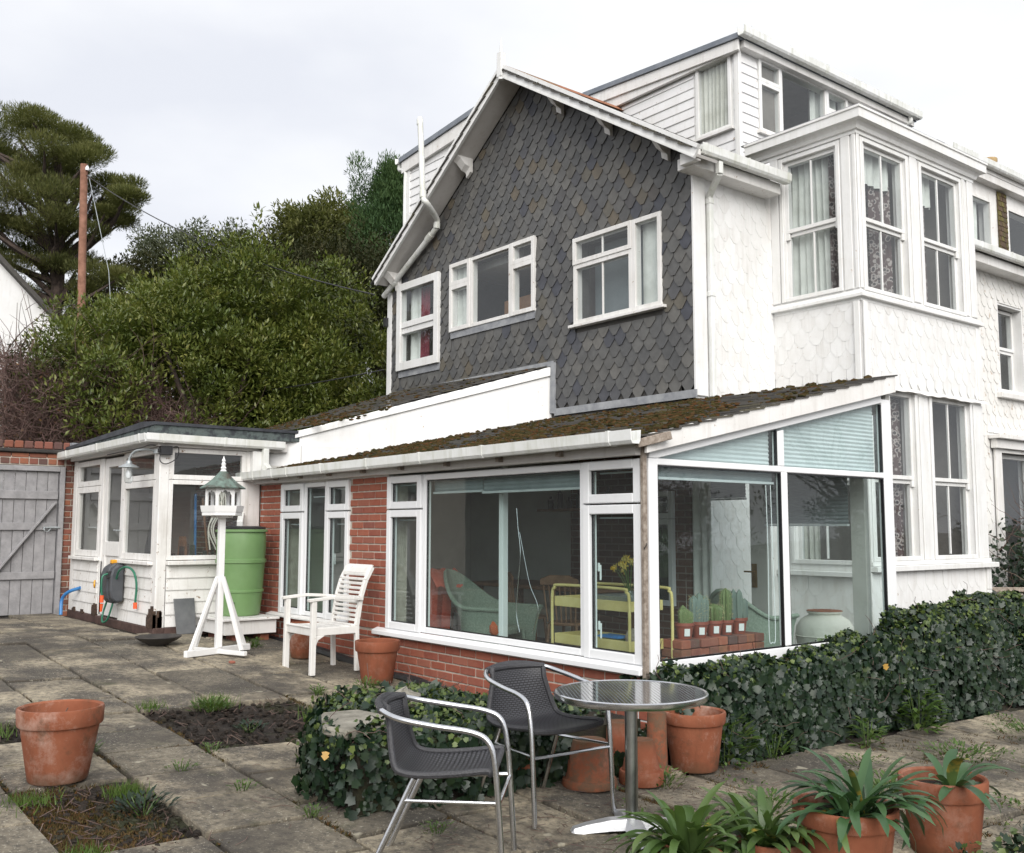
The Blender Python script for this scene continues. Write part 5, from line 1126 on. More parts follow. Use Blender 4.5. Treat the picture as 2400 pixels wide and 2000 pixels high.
# right hand ivy wall below the sunroom end, running to the bay
def ivy_r(n):
    out_p = np.zeros((n, 3)); out_n = np.zeros((n, 3))
    y = RNG.uniform(-.05, 5.6, n)**1.0; s_ = RNG.random(n)
    front = .34+.05*np.sin(y*2.1)+.03*np.sin(y*5.3); front = np.where(y < .6, front-.22*(.6-y)/.65, front); front = np.where(y > 3.2, front-.10*(y-3.2)+.07*(y-3.2)**2*.6, front)
    top = .41+.04*y+.025*np.sin(y*3.1)+np.clip((y-2.75)*.55, 0, .19)+.025*np.sin(y*9); top = np.where(y > 3.3, top-.03*(y-3.3), top)
    g_ = -.09-.0545*front-.0228*y
    face = s_ < .70
    h = RNG.random(n)
    z = np.where(face, g_+(top-g_)*h, top+.0)
    x = np.where(face, front+.05*np.sin(h*3.1)+.03*np.sin(y*7+z*9), front-RNG.random(n)*.34)
    out_p[:, 0] = x; out_p[:, 1] = y; out_p[:, 2] = z+np.where(face, 0, .02*np.sin(x*20+y*11))
    out_n[:, 0] = np.where(face, 1, .25); out_n[:, 1] = np.where(face, -.25, -.1); out_n[:, 2] = np.where(face, .3, 1)
    return out_p, out_n/np.linalg.norm(out_n, axis=1)[:, None]
iv = ivy_mass('ivy_hedge', 'long dark ivy covered low wall below the glazed end of the sunroom', ivy_r, 26000, (.032, .066), 140, 'ivy')
core_box(iv, [(.07, .15), (.27, .5), (.29, 3.0), (.22, 5.4), (.04, 5.4), (.04, .15)], -.3, .34)
m = MB(); m.box((.02, 3.3, -.3), (.20, 5.5, .60)); m.build('core', MT['soil'], iv)
# left ivy clump over a low planter, with creeping ivy up to the dwarf wall
def ivy_l(n):
    p = np.zeros((n, 3)); nr = np.zeros((n, 3)); i = 0
    while i < n:
        x = random.uniform(-.95, .32); y = random.uniform(-2.55, -.12)
        el = (y-(-2.50-.70*(x+.28)))*.82 if x < .05 else 9   # slanting left face
        er = .28-x+.04*math.sin(y*6); ef = y+2.50-.03*math.sin(x*9)
        edge = min(el, er, ef)
        if edge < 0: continue
        hgt = .375 if y < -1.45 else .375-.16*min(1, (y+1.45)/.6)
        if x > -.05 and y > -1.5: hgt *= .75
        hgt += .03*math.sin(x*7+y*5); z0 = gz(x, y)
        if edge < .10:
            z = z0+random.random()**.8*hgt
            nv = np.array([-.6, -.75, .2]) if edge == el else (np.array([1, -.2, .2]) if edge == er else np.array([.1, -1, .2]))
        else:
            if random.random() < .5: continue
            z = z0+hgt+random.uniform(-.03, .03); nv = np.array([.1, -.2, 1])
            if -.42 < x < .06 and -2.40 < y < -2.0: continue
        p[i] = (x, y, z); nr[i] = nv/np.linalg.norm(nv); i += 1
    return p, nr
il = ivy_mass('ivy_planter', 'square ivy clump over a low planter behind the rattan chairs', ivy_l, 13000, (.03, .062), 120, 'ivy')
core_box(il, [(-.22, -2.42), (.20, -2.42), (.20, -1.4), (-.88, -1.4), (-.86, -2.0)], -.1, .29); core_box(il, [(-.9, -1.399), (.1, -1.399), (.1, -.2), (-.9, -.2)], -.1, .18)
m = MB(); m.prism([(-.44, -2.30, .325), (-.10, -2.47, .315), (.07, -2.42, .313), (.12, -2.18, .315), (-.16, -2.02, .32), (-.40, -2.08, .325)], (0, 0, .055)); tag(m.build('coping_slab', MT['stone'], None, bevel=.014), 'lichened stone slab on top of the ivy planter', 'stone')
m = MB(); m.blob((-.30, -1.80, .41), (.12, .10, .075), 9, 6, .25); tag(m.build('boulder', MT['stone'], None), 'rough pale lump of stone on the ivy planter', 'stone')
def ivy_c(n):
    x = RNG.uniform(-2.3, -.05, n); y = -.12-RNG.random(n)**1.5*1.0*np.clip((x+2.4)/1.2, .15, 1); h = np.clip((x+2.4)/2.2, 0, 1)*.20*RNG.random(n)*np.clip(1+(y+.12)*1.0, .2, 1)
    z = -.09-.0545*x-.0228*y+h+.01; nr = np.stack([np.full(n, .2), np.full(n, -.5), np.full(n, .8)], 1)
    return np.stack([x, y, z], 1), nr/np.linalg.norm(nr, axis=1)[:, None]
ivy_mass('creeping_ivy', 'low ivy creeping along the foot of the red brick dwarf wall', ivy_c, 3600, (.025, .05), 90, 'ivy')
def ivy_g(n):
    x = RNG.uniform(2.35, 4.2, n); y = RNG.uniform(-.7, 1.6, n); z = -.09-.0545*x-.0228*y+RNG.random(n)**2*.13+.01; nr = np.stack([np.full(n, .2), np.full(n, -.4), np.full(n, .9)], 1)
    return np.stack([x, y, z], 1), nr/np.linalg.norm(nr, axis=1)[:, None]
ivy_mass('ground_ivy', 'ivy spreading over the paving at the lower right corner', ivy_g, 4200, (.025, .055), 60, 'ivy')

for (p_, ax_, sz, lb) in (((.05, -2.53, .27), (.2, -.3, -1), .048, 'single yellow leaf on the front of the ivy planter'), ((.43, 2.25, .38), (.1, .2, -1), .055, 'single yellow leaf on the ivy wall below the bay')):
    tag(link('yellow_leaf', leaf_mesh('yellow_leaf', [p_], [ax_], [(.8, -.6, .3)], sz, sz*.9, simple('yellow_leaf', (.33, .19, .03), (.42, .25, .05), 20, .5), .1, 'ivy')), lb, 'leaf')
q = []
random.seed(77)
for i in range(420):
    x = random.uniform(.35, 4.2); y = random.uniform(-1.7, 4.8)
    if math.sin(x*2.7+y*1.9)+.8*math.sin(y*4.1-x*1.3) < random.uniform(-.1, 1.3): continue
    if y > 1 and x < .45: continue
    for k in range(random.randrange(8, 34)): q.append((x+random.gauss(0, .06), y+random.gauss(0, .05), gz(x, y)+random.uniform(0, .03)))
q = np.array(q); n = len(q); nn = rdir(n)*.5+np.array([0, 0, 1.]); l = RNG.uniform(.012, .034, n)
tag(link('creeping_weeds', leaf_mesh('creeping_weeds', q, rdir(n)+np.array([0, 0, .2]), nn, l, l*.6, 'weed', .15)), 'small creeping weeds over the right hand flagstones', 'weeds', kind='stuff')
# small weeds, grass tufts, leafy plants
def tuft(x, y, n, h, spread, mat, name, label, cat='grass', wd=.006, group=None):
    p = np.stack([x+RNG.normal(0, spread, n), y+RNG.normal(0, spread, n), np.full(n, gz(x, y)-.01)], 1)
    a = np.stack([RNG.normal(0, .35, n), RNG.normal(0, .35, n), np.ones(n)], 1); o = link(name, leaf_mesh(name, p, a, rdir(n), RNG.uniform(h*.5, h, n), wd, mat, .1, 'needle')); return tag(o, label, cat, group, 'stuff')
for i, (x, y, n, h, s_, lb) in enumerate(((-2.72, -2.50, 120, .10, .05, 'grass tuft at the near left corner of the far soil bed'), (-2.62, -2.05, 220, .14, .07, 'larger grass tuft at the back left edge of the far soil bed'), (-1.95, -1.50, 200, .15, .06, 'grass tuft at the right end of the far soil bed'), (-.72, -3.32, 260, .09, .05, 'bright grass tuft on the soil behind the front left pot'), (-.80, -3.80, 200, .07, .08, 'grass at the left edge of the near soil bed'), (-2.35, -3.72, 260, .12, .10, 'grass beside the rim of the large front left pot'), (.1, -3.75, 160, .07, .06, 'grass at the lower edge of the near soil bed'))):
    tuft(x, y, n, h, s_, 'grass', 'grass_tuft', lb)
def leafy(x, y, n, h, r_, name, label, mat='weed', ll=(.04, .08), ww=.4, z=None, upr=.6, cat='plant'):
    z0 = gz(x, y) if z is None else z
    u = RNG.random((n, 3)); a = u[:, 0]*2*PI; rr = np.sqrt(u[:, 1])*r_; zz = u[:, 2]*h*np.sqrt(np.clip(1-(rr/r_)**2*.7, 0, 1))
    p = np.stack([x+rr*np.cos(a), y+rr*np.sin(a), z0+zz], 1); ax = np.stack([np.cos(a), np.sin(a), np.full(n, upr)], 1)+rdir(n)*.4; l = RNG.uniform(ll[0], ll[1], n)
    nr = np.stack([-np.cos(a)*.3, -np.sin(a)*.3, np.ones(n)], 1)
    th = thing(name, label, cat, (x, y, z0)); o = link('leaves', leaf_mesh('leaves', p, ax, nr, l, l*ww, mat, .18), th); o['kind'] = 'stuff'
    m_ = MB()
    for i in range(7):
        aa = i*.9; m_.tube([(x+.02*math.cos(aa), y+.02*math.sin(aa), z0-.01), (x+r_*.5*math.cos(aa), y+r_*.5*math.sin(aa), z0+h*.8)], .003, 4, False)
    m_.build('stem', MT['weed'], th, norm=False); return th
leafy(-2.55, -.75, 150, .13, .11, 'weed_plant', 'bushy green weed on the paving below the terracotta pot', ll=(.03, .05))
leafy(-2.65, -1.15, 60, .08, .07, 'weed_plant', 'small green weed left of the bushy one by the pot', ll=(.03, .05))
leafy(-1.62, -3.28, 110, .09, .08, 'weed_plant', 'grey green rosette weed beside the slab joint behind the front left pot', ll=(.03, .06))
leafy(-2.45, -2.15, 130, .09, .13, 'weed_plant', 'green weeds in the far soil bed', ll=(.03, .07)); leafy(-1.75, -2.15, 60, .06, .12, 'weed_plant', 'sparse grey green leaves in the middle of the far soil bed', ll=(.03, .06), mat='ivy')
leafy(-.35, -3.35, 120, .09, .16, 'weed_plant', 'dark green leaves at the edge of the near soil bed', ll=(.03, .06), mat='ivy')
leafy(.48, 2.62, 230, .42, .16, 'broadleaf_plant', 'bright green leafy clump at the foot of the ivy wall', ll=(.07, .13), ww=.36, upr=.15); leafy(.58, 1.72, 60, .22, .09, 'broadleaf_plant', 'small bright green clump low on the ivy wall', ll=(.06, .11), ww=.38, upr=.2)
leafy(.38, .32, 170, .34, .16, 'broadleaf_plant', 'glossy green leaves growing beside the large pot under the table', ll=(.07, .13), ww=.34, upr=.3); leafy(.45, .75, 90, .2, .14, 'broadleaf_plant', 'thin leafy sprig between the large pot and the ivy wall', ll=(.04, .08), ww=.35)
leafy(1.45, .55, 190, .15, .2, 'weed_plant', 'pale green leafy weeds on the paving behind the strap leaf pots', ll=(.04, .07)); leafy(1.15, 2.0, 180, .10, .28, 'weed_plant', 'green weeds between flagstones below the leafy clump', ll=(.03, .06)); leafy(1.1, 3.3, 220, .12, .3, 'weed_plant', 'weeds on the flagstones at the right edge', ll=(.03, .06))
leafy(.9, 1.1, 120, .06, .22, 'weed_plant', 'mossy weeds in front of the ivy wall', ll=(.02, .04)); leafy(1.25, -.35, 120, .10, .2, 'weed_plant', 'weeds behind the small strap leaf plant', ll=(.03, .06)); leafy(.6, -.5, 90, .10, .12, 'weed_plant', 'weeds at the foot of the upturned pots', ll=(.03, .05))
for i, (x, y, lb) in enumerate(((-1.03, -2.9, 'tiny weed in the third joint of the slab path'), (-.50, -2.75, 'tiny weed in the fourth joint of the slab path'), (.08, -2.62, 'tiny weed near the front of the ivy planter'), (-1.35, -2.58, 'tiny weed at the inner corner of the far soil bed'), (.62, -2.2, 'tiny weed between slabs behind the foreground chair'), (1.55, -2.05, 'tiny weed between slabs right of the foreground chair'))):
    leafy(x, y, 45, .05, .09, 'weed_plant', lb, ll=(.015, .035))
leafy(-5.1, -.6, 60, .12, .08, 'weed_plant', 'green weed under the white butt stand', ll=(.03, .06))

# ------------------------------------------------------------------ POTS
def pot_prof(R, H, rim=.16, taper=.70, t_=.014, lip=.018):
    rb = R*taper; zr_ = H*(1-rim)
    ro = lambda z: rb+(R-lip-rb)*(z/zr_)
    return [(.001, 0), (rb*.96, 0), (rb, .01), (ro(zr_), zr_-.002), (R-.004, zr_), (R, zr_+.008), (R+.004, H-.010), (R, H), (R-.012, H+.001), (R-t_-.008, H-.008), (R-t_-.016, zr_), (rb*.9, .05), (.001, .05)]
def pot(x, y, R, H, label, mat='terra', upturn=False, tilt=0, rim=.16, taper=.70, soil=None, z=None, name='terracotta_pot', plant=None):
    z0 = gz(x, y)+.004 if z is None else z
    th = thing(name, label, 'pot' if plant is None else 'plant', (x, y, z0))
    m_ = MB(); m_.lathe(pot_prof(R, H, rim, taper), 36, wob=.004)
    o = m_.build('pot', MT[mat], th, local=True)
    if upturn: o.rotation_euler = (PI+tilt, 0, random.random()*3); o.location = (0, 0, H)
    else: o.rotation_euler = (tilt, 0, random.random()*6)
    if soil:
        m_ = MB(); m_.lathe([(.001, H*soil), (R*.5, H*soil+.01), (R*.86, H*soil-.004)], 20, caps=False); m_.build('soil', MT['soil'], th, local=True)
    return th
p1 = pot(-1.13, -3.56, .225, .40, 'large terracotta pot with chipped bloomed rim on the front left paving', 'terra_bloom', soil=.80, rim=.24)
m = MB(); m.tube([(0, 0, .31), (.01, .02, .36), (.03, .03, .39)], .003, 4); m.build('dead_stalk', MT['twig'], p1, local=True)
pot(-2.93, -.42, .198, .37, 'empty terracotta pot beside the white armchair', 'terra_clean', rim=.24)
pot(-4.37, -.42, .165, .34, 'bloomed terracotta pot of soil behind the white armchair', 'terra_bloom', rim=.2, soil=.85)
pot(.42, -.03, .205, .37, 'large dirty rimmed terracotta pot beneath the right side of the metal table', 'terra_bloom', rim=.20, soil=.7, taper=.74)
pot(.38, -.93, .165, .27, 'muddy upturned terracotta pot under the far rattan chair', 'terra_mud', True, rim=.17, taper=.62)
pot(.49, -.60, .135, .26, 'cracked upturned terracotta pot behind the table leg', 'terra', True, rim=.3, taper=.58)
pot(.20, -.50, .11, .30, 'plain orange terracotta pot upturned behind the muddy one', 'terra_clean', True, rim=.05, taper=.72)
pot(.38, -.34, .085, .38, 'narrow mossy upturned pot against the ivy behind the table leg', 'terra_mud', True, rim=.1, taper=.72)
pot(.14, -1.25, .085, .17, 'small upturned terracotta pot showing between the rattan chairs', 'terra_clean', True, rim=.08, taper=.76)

def strap_leaf(L, wd, lean, az, droop, mat, tw=.0):
    """one curved channelled strap leaf from the origin"""
    n = 11; P = []; x = 0.; z = 0.; an = PI/2-lean
    for i in range(n):
        t_ = i/(n-1); w_ = wd*(.55+.9*t_)*(1-t_**3)**.7 if t_ < 1 else .001
        w_ = max(.002, wd*min(1, .5+1.3*t_)*math.sqrt(max(0, 1-max(0, (t_-.62)/.38)**2)))
        c_, s_ = math.cos(az+tw*t_), math.sin(az+tw*t_)
        P.append([(x*c_+w_/2*s_*-1, x*s_+w_/2*c_, z+w_*.16), (x*c_, x*s_, z), (x*c_-w_/2*s_*-1, x*s_-w_/2*c_, z+w_*.16)])
        st = L/(n-1); an -= droop*(.35+1.3*t_)/(n-1); x += math.cos(an)*st; z += math.sin(an)*st
    m_ = MB(); m_.grid(P); return m_.mesh('leaf', MT[mat], norm=False)
def strap_plant(x, y, R, H, label, nl, L, mat, seed, pmat='terra', soil=.78, taper=.72, rim=.24, dz=.0, wd=.050, crowns=1):
    random.seed(seed); th = pot(x, y, R, H, label, pmat, soil=soil, rim=rim, taper=taper, z=gz(x, y)+.004+dz, name='potted_strap_plant', plant=True)
    cr = [(random.uniform(-.4, .4)*R, random.uniform(-.4, .4)*R) for _ in range(crowns)]
    for i in range(nl):
        c0 = cr[i % crowns]; az = random.uniform(0, 6.28); inner = (i/nl)
        lean = .25+1.05*(1-inner)+random.uniform(-.15, .15); l = L*random.uniform(.75, 1.1); ye = random.random() < .05
        me = strap_leaf(l, wd*random.uniform(.85, 1.15), lean, az, random.uniform(1.1, 2.5)*(1.2-inner*.6), 'yellowed' if ye else mat, random.uniform(-.4, .4))
        o = link('leaf', me, th, True); o.location = (c0[0]+.025*math.cos(az), c0[1]+.025*math.sin(az), H*soil)
    return th
t = NT('yellowed'); v = t.coords(True); t.base(t.ramp(t.noise(v, 9, 4), [(.5, (.08, .13, .035)), (.66, (.42, .30, .05))])); t.set(Roughness=.5); MT['yellowed'] = t.m
strap_plant(2.09, -.87, .24, .33, 'terracotta pot of dark green arching strap leaves at the lower right', 66, .40, 'strap_dark', 5, 'terra_bloom', soil=.86, taper=.80, crowns=3, wd=.042)
strap_plant(2.16, -.10, .215, .38, 'terracotta pot with a few short strap leaves and bare soil at the far right', 16, .31, 'strap_dark', 8, 'terra', soil=.84, taper=.76)
strap_plant(1.84, -1.12, .155, .20, 'low pot of bright strap leaves left of the large strap leaf pot', 80, .35, 'strap', 12, 'terra', soil=.8, dz=-.06, crowns=3, wd=.043)
strap_plant(1.78, -1.62, .155, .20, 'low pot of bright strap leaves in front of the table foot', 84, .37, 'strap', 15, 'terra', soil=.8, dz=-.06, crowns=3, wd=.043)

# ------------------------------------------------------------------ BISTRO TABLE AND CHAIRS
TX, TY = 1.11, -1.31; tz = gz(TX, TY)
tb = thing('bistro_table', 'round stainless steel bistro table on a pedestal', 'table', (TX, TY, tz))
R_ = .40; Ht = .715
m = MB(); m.lathe([(.0005, Ht), (R_*.5, Ht), (R_-.012, Ht)], 64, caps=False)
t = NT('patterned_steel_top'); v = t.coords(False); t.set(Metallic=1, Roughness=.08); t.base((.52, .53, .55))
br = t.n('ShaderNodeTexBrick', Scale=26.0); br.inputs['Mortar Size'].default_value = .06; br.inputs['Mortar Smooth'].default_value = 1; br.inputs['Brick Width'].default_value = 1.0; br.inputs['Row Height'].default_value = .5
mpn = t.n('ShaderNodeMapping'); mpn.inputs['Rotation'].default_value = (0, 0, .6); t.l(v, mpn.inputs[0]); t.l(mpn.outputs[0], br.inputs['Vector']); t.bump(br.outputs['Fac'], .5, .0016); MT['steeltop'] = t.m
m.build('tabletop', MT['steeltop'], tb, local=True)
m = MB(); m.lathe([(R_-.012, Ht-.001), (R_-.002, Ht+.004), (R_+.004, Ht-.001), (R_+.005, Ht-.022), (R_-.004, Ht-.034), (R_-.02, Ht-.030), (R_-.03, Ht-.02), (.001, Ht-.02)], 64); m.build('rim', MT['alu'], tb, local=True)
m = MB(); m.lathe([(.033, .05), (.033, Ht-.03)], 24); m.lathe([(.09, Ht-.045), (.05, Ht-.03), (.09, Ht-.021)], 20); m.build('pedestal', MT['steel'], tb, local=True)
for i in range(4):
    a = 1.02+i*PI/2; m = MB(); d_ = Vector((math.cos(a), math.sin(a), 0)); s_ = Vector((-d_.y, d_.x, 0)); secs = []
    for (r_, w_, z0, z1) in ((.0, .05, .02, .075), (.12, .046, .018, .07), (.24, .042, .010, .05), (.31, .038, .0, .032), (.325, .03, .0, .012)):
        secs.append([d_*r_-s_*w_+Vector((0, 0, z0)), d_*r_-s_*w_*.7+Vector((0, 0, z1)), d_*r_+s_*w_*.7+Vector((0, 0, z1)), d_*r_+s_*w_+Vector((0, 0, z0))])
    for a_, b_ in zip(secs[:-1], secs[1:]): m.add(a_+b_, [(0, 1, 5, 4), (1, 2, 6, 5), (2, 3, 7, 6), (3, 0, 4, 7)], True)
    m.add(secs[-1], [(0, 1, 2, 3)]); m.build('foot', MT['castalu'], tb, local=True)
# woven rattan
t = NT('black_rattan'); v = t.n('ShaderNodeUVMap').outputs[0]; t.set(Roughness=.42)
wv = t.n('ShaderNodeTexBrick', Scale=1.0); wv.offset = .5; t.l(v, wv.inputs[0]); wv.inputs['Scale'].default_value = 1; wv.inputs['Mortar Size'].default_value = .16; wv.inputs['Mortar Smooth'].default_value = .8; wv.inputs['Brick Width'].default_value = 1.0; wv.inputs['Row Height'].default_value = .5
t.base(t.ramp(wv.outputs['Fac'], [(.0, (.060, .060, .068)), (.6, (.004, .004, .005))])); t.bump(wv.outputs['Fac'], -.9, .006); MT['rattan'] = t.m
MT['rattan_edge'] = simple('rattan_binding', (.03, .03, .034), (.05, .05, .055), 90, .42, .5, 160)
def uvgrid(P, su, sv, name, mat, parent):
    r = len(P); c = len(P[0]); m_ = MB(); m_.grid(P); me = m_.mesh(name, mat, norm=False); uv = me.uv_layers.new(name='UVMap')
    for poly in me.polygons:
        for li in poly.loop_indices:
            vi = me.loops[li].vertex_index; uv.data[li].uv = ((vi % c)/(c-1)*su, (vi//c)/(r-1)*sv)
    return link(name, me, parent, True)
def chair(x, y, ang, label):
    z0 = gz(x, y); th = thing('rattan_chair', label, 'chair', (x, y, z0), ang, 'aluminium and rattan bistro chairs')
    W2 = .265; rr = .0138
    arm = [(.30, -W2, 0), (.285, -W2, .25), (.265, -W2, .50), (.235, -W2, .61), (.16, -W2, .652), (.0, -W2-.005, .675), (-.16, -W2+.01, .70), (-.255, -.20, .727), (-.292, -.10, .742), (-.30, 0, .748)]
    arm += [(p[0], -p[1], p[2]) for p in reversed(arm[:-1])]
    m_ = MB(); m_.tube(spline(arm, 5), rr, 10); m_.build('arm_frame', MT['alu'], th, local=True)
    for s_ in (-1, 1):
        m_ = MB(); m_.tube(spline([(-.31, s_*.235, 0), (-.22, s_*.225, .19), (-.13, s_*.215, .38), (-.10, s_*.215, .44)], 4), rr, 10); m_.build('rear_leg', MT['alu'], th, local=True)
        m_ = MB(); m_.tube([(.278, s_*W2, .355), (-.145, s_*.22, .345)], .009, 8); m_.build('side_rung', MT['alu'], th, local=True)
    m_ = MB(); m_.tube([(.279, -W2, .345), (.279, W2, .345)], .0095, 8); m_.build('front_rung', MT['alu'], th, local=True)
    # woven seat and back as one sheet
    prof = [(.24, .452), (.235, .462), (.20, .462), (.08, .448), (-.05, .440), (-.14, .446), (-.185, .470), (-.215, .53), (-.24, .60), (-.265, .68), (-.283, .735)]
    pr = spline([(a, 0, b) for a, b in prof], 4); P = []
    for q in pr:
        row = []; back = max(0, min(1, (q.z-.46)/.27)); hw = .235-.055*min(1, back*1.3)-.0*back
        for j in range(17):
            t_ = -1+2*j/16; row.append((q.x+back*.05*t_*t_-.0*back, hw*t_, q.z+(.018*t_*t_)*(1-back)))
        P.append(row)
    P2 = [[(p[0]-.008, p[1], p[2]-.008) for p in row] for row in P]
    uvgrid(P, 15, 30, 'woven_seat', MT['rattan'], th); uvgrid([list(reversed(r_)) for r_ in P2], 15, 30, 'woven_underside', MT['rattan'], th)
    ed = [r_[0] for r_ in P]+[p for p in P[-1][1:-1]]+[r_[-1] for r_ in reversed(P)]+[p for p in reversed(P[0][1:-1])]
    m_ = MB(); m_.tube(ed, .0155, 8, closed=True); m_.build('binding', MT['rattan_edge'], th, local=True)
    m_ = MB(); m_.tube(spline([(-.255, -.20, .727), (-.292, -.10, .742), (-.30, 0, .748), (-.292, .10, .742), (-.255, .20, .727)], 6), .019, 10); m_.build('top_wrap', MT['rattan_edge'], th, local=True)
    m_ = MB()
    for s_ in (-1, 1):
        for z in (.37, .47): m_.lathe([(.007, 0), (.006, .003), (.001, .004)], 8, (0, 0, 0)); 
    return th
chair(.56, -1.46, rad(-4), 'black rattan bistro chair behind the table on the ivy side')
chair(1.02, -2.44, rad(46), 'black rattan bistro chair in the foreground turned sideways')

# ------------------------------------------------------------------ WHITE GARDEN ARMCHAIR
wz = gz(-3.7, -.55)
wc = thing('garden_armchair', 'weathered white slatted wooden garden armchair against the brick pier', 'chair', (-3.70, -.55, wz-.005))
def wpart(m_, nm): return m_.build(nm, MT['whitewood_worn'], wc, local=True, bevel=.004)
for s_ in (-1, 1):
    x = s_*.265
    m = MB(); m.beam((x, -.25, 0), (x, -.245, .66), .05, .045, (1, 0, 0)); wpart(m, 'front_leg')
    m = MB(); pts = [(x*.86, .235, .0), (x*.86, .225, .42), (x*.86, .265, .68), (x*.86, .315, .84), (x*.86, .385, .96)]
    for a_, b_ in zip(pts[:-1], pts[1:]): m.beam(a_, b_, .04, .042, (1, 0, 0))
    wpart(m, 'rear_leg')
    m = MB(); pts = [(x, -.30, .672), (x, -.05, .692), (x*.97, .15, .678), (x*.92, .27, .665)]
    for a_, b_ in zip(pts[:-1], pts[1:]): m.beam(a_, b_, .055, .028)
    wpart(m, 'armrest')
    m = MB(); m.beam((x*.97, -.235, .385), (x*.88, .225, .385), .025, .07); wpart(m, 'side_rail')
    m = MB(); m.prism([(x-.012, -.225, .35), (x-.012, -.13, .35), (x-.012, -.2, .31), (x-.012, -.225, .24)], (.024, 0, 0)); wpart(m, 'corner_bracket')
m = MB(); m.beam((-.25, -.24, .385), (.25, -.24, .385), .03, .07); wpart(m, 'front_rail')
for i in range(7):
    y = -.235+i*.072; zc = .425-.018*math.sin(PI*i/6); m = MB(); m.beam((-.25+.004*i, y, zc), (.25-.004*i, y, zc), .058, .016); wpart(m, 'seat_slat')
for i in range(11):
    t_ = i/10; z = .47+.42*t_; y = .228+.05*t_+.10*max(0, t_-.35)**1.4; m = MB(); m.beam((-.212, y-.01, z), (.212, y-.01, z), .014, .026); wpart(m, 'back_slat')
m = MB(); m.prism([(-.222, .325, .905), (-.222, .345, .945), (-.222, .385, .985), (-.222, .41, .975), (-.222, .372, .925), (-.222, .347, .895)], (.444, 0, 0)); wpart(m, 'top_rail')

# ------------------------------------------------------------------ BIRD TABLE
bx, by = -4.86, -1.10; bz = gz(bx, by)
bt = thing('bird_table', 'white wooden bird table with green copper roof and cross foot', 'bird table', (bx, by, bz), rad(0))
def bp(m_, nm, mat='whitewood', bev=.003): return m_.build(nm, MT[mat], bt, local=True, bevel=bev)
fa = rad(18)
dirs = [Vector((math.cos(fa+i*PI/2), math.sin(fa+i*PI/2), 0)) for i in range(4)]
m = MB(); m.beam(dirs[0]*.40+Vector((0, 0, .028)), dirs[2]*.40+Vector((0, 0, .024)), .042, .042); bp(m, 'foot')
m = MB(); m.beam(dirs[1]*.40+Vector((0, 0, .034)), dirs[3]*.40+Vector((0, 0, .034)), .05, .062); bp(m, 'foot')
m = MB(); m.box((-.03, -.03, .065), (.03, .03, 1.36)); bp(m, 'post')
for d_ in dirs: m = MB(); m.beam(d_*.34+Vector((0, 0, .055)), d_*.035+Vector((0, 0, .76)), .034, .034); bp(m, 'brace')
def hexa_ring(r_, z, n=6, a0=.3): return [Vector((r_*math.cos(a0+2*PI*i/n), r_*math.sin(a0+2*PI*i/n), z)) for i in range(n)]
m = MB(); m.prism(hexa_ring(.20, 1.375), (0, 0, .035)); m.prism(hexa_ring(.11, 1.355), (0, 0, .019)); bp(m, 'tray_base')
m = MB(); h0 = hexa_ring(.205, 1.411); h1 = hexa_ring(.218, 1.475); 
for i in range(6): m.add([h0[i], h0[(i+1) % 6], h1[(i+1) % 6], h1[i], h0[i]*.94+Vector((0, 0, 1.411*.06)), h0[(i+1) % 6]*.94+Vector((0, 0, 1.411*.06)), h1[(i+1) % 6]*.94+Vector((0, 0, 1.475*.06)), h1[i]*.94+Vector((0, 0, 1.475*.06))], [(0, 1, 2, 3), (7, 6, 5, 4), (3, 2, 6, 7)])
bp(m, 'tray_edge', bev=0)
hc = hexa_ring(.155, 1.412)
for p in hc: m = MB(); m.box((p.x-.014, p.y-.014, 1.412), (p.x+.014, p.y+.014, 1.66)); bp(m, 'roof_post')
m = MB()
for i in range(6):
    a_, b_ = hc[i], hc[(i+1) % 6]; q = []
    for t_, dz in ((0, .17), (.12, .17), (.22, .205), (.35, .20), (.5, .225), (.65, .20), (.78, .205), (.88, .17), (1, .17)): q.append(a_.lerp(b_, t_)+Vector((0, 0, dz)))
    q += [b_+Vector((0, 0, .25)), a_+Vector((0, 0, .25))]; d_ = (a_+b_); d_.z = 0; d_.normalize(); m.prism(q, d_*.010)
bp(m, 'arcading', bev=0)
for i in range(6):
    e0 = hexa_ring(.232, 1.655); e1 = hexa_ring(.03, 1.83); m = MB(); n_ = 5; P = []
    for j in range(n_+1):
        t_ = j/n_; k_ = math.sin(PI*t_)*-.018; P.append([e0[i].lerp(e1[i], t_)*1+Vector((0, 0, k_)), e0[(i+1) % 6].lerp(e1[(i+1) % 6], t_)+Vector((0, 0, k_))])
    m.grid(P, False); q = [[(p[0], p[1], p[2]-.008) for p in row] for row in P]; m.grid([list(reversed(r_)) for r_ in q], False); bp(m, 'roof_panel', 'verdigris', 0)
m = MB(); m.lathe([(.035, 1.825), (.022, 1.84), (.03, 1.86), (.018, 1.875), (.024, 1.90), (.014, 1.915), (.02, 1.935), (.008, 1.96), (.001, 1.985)], 16); bp(m, 'finial', bev=0)

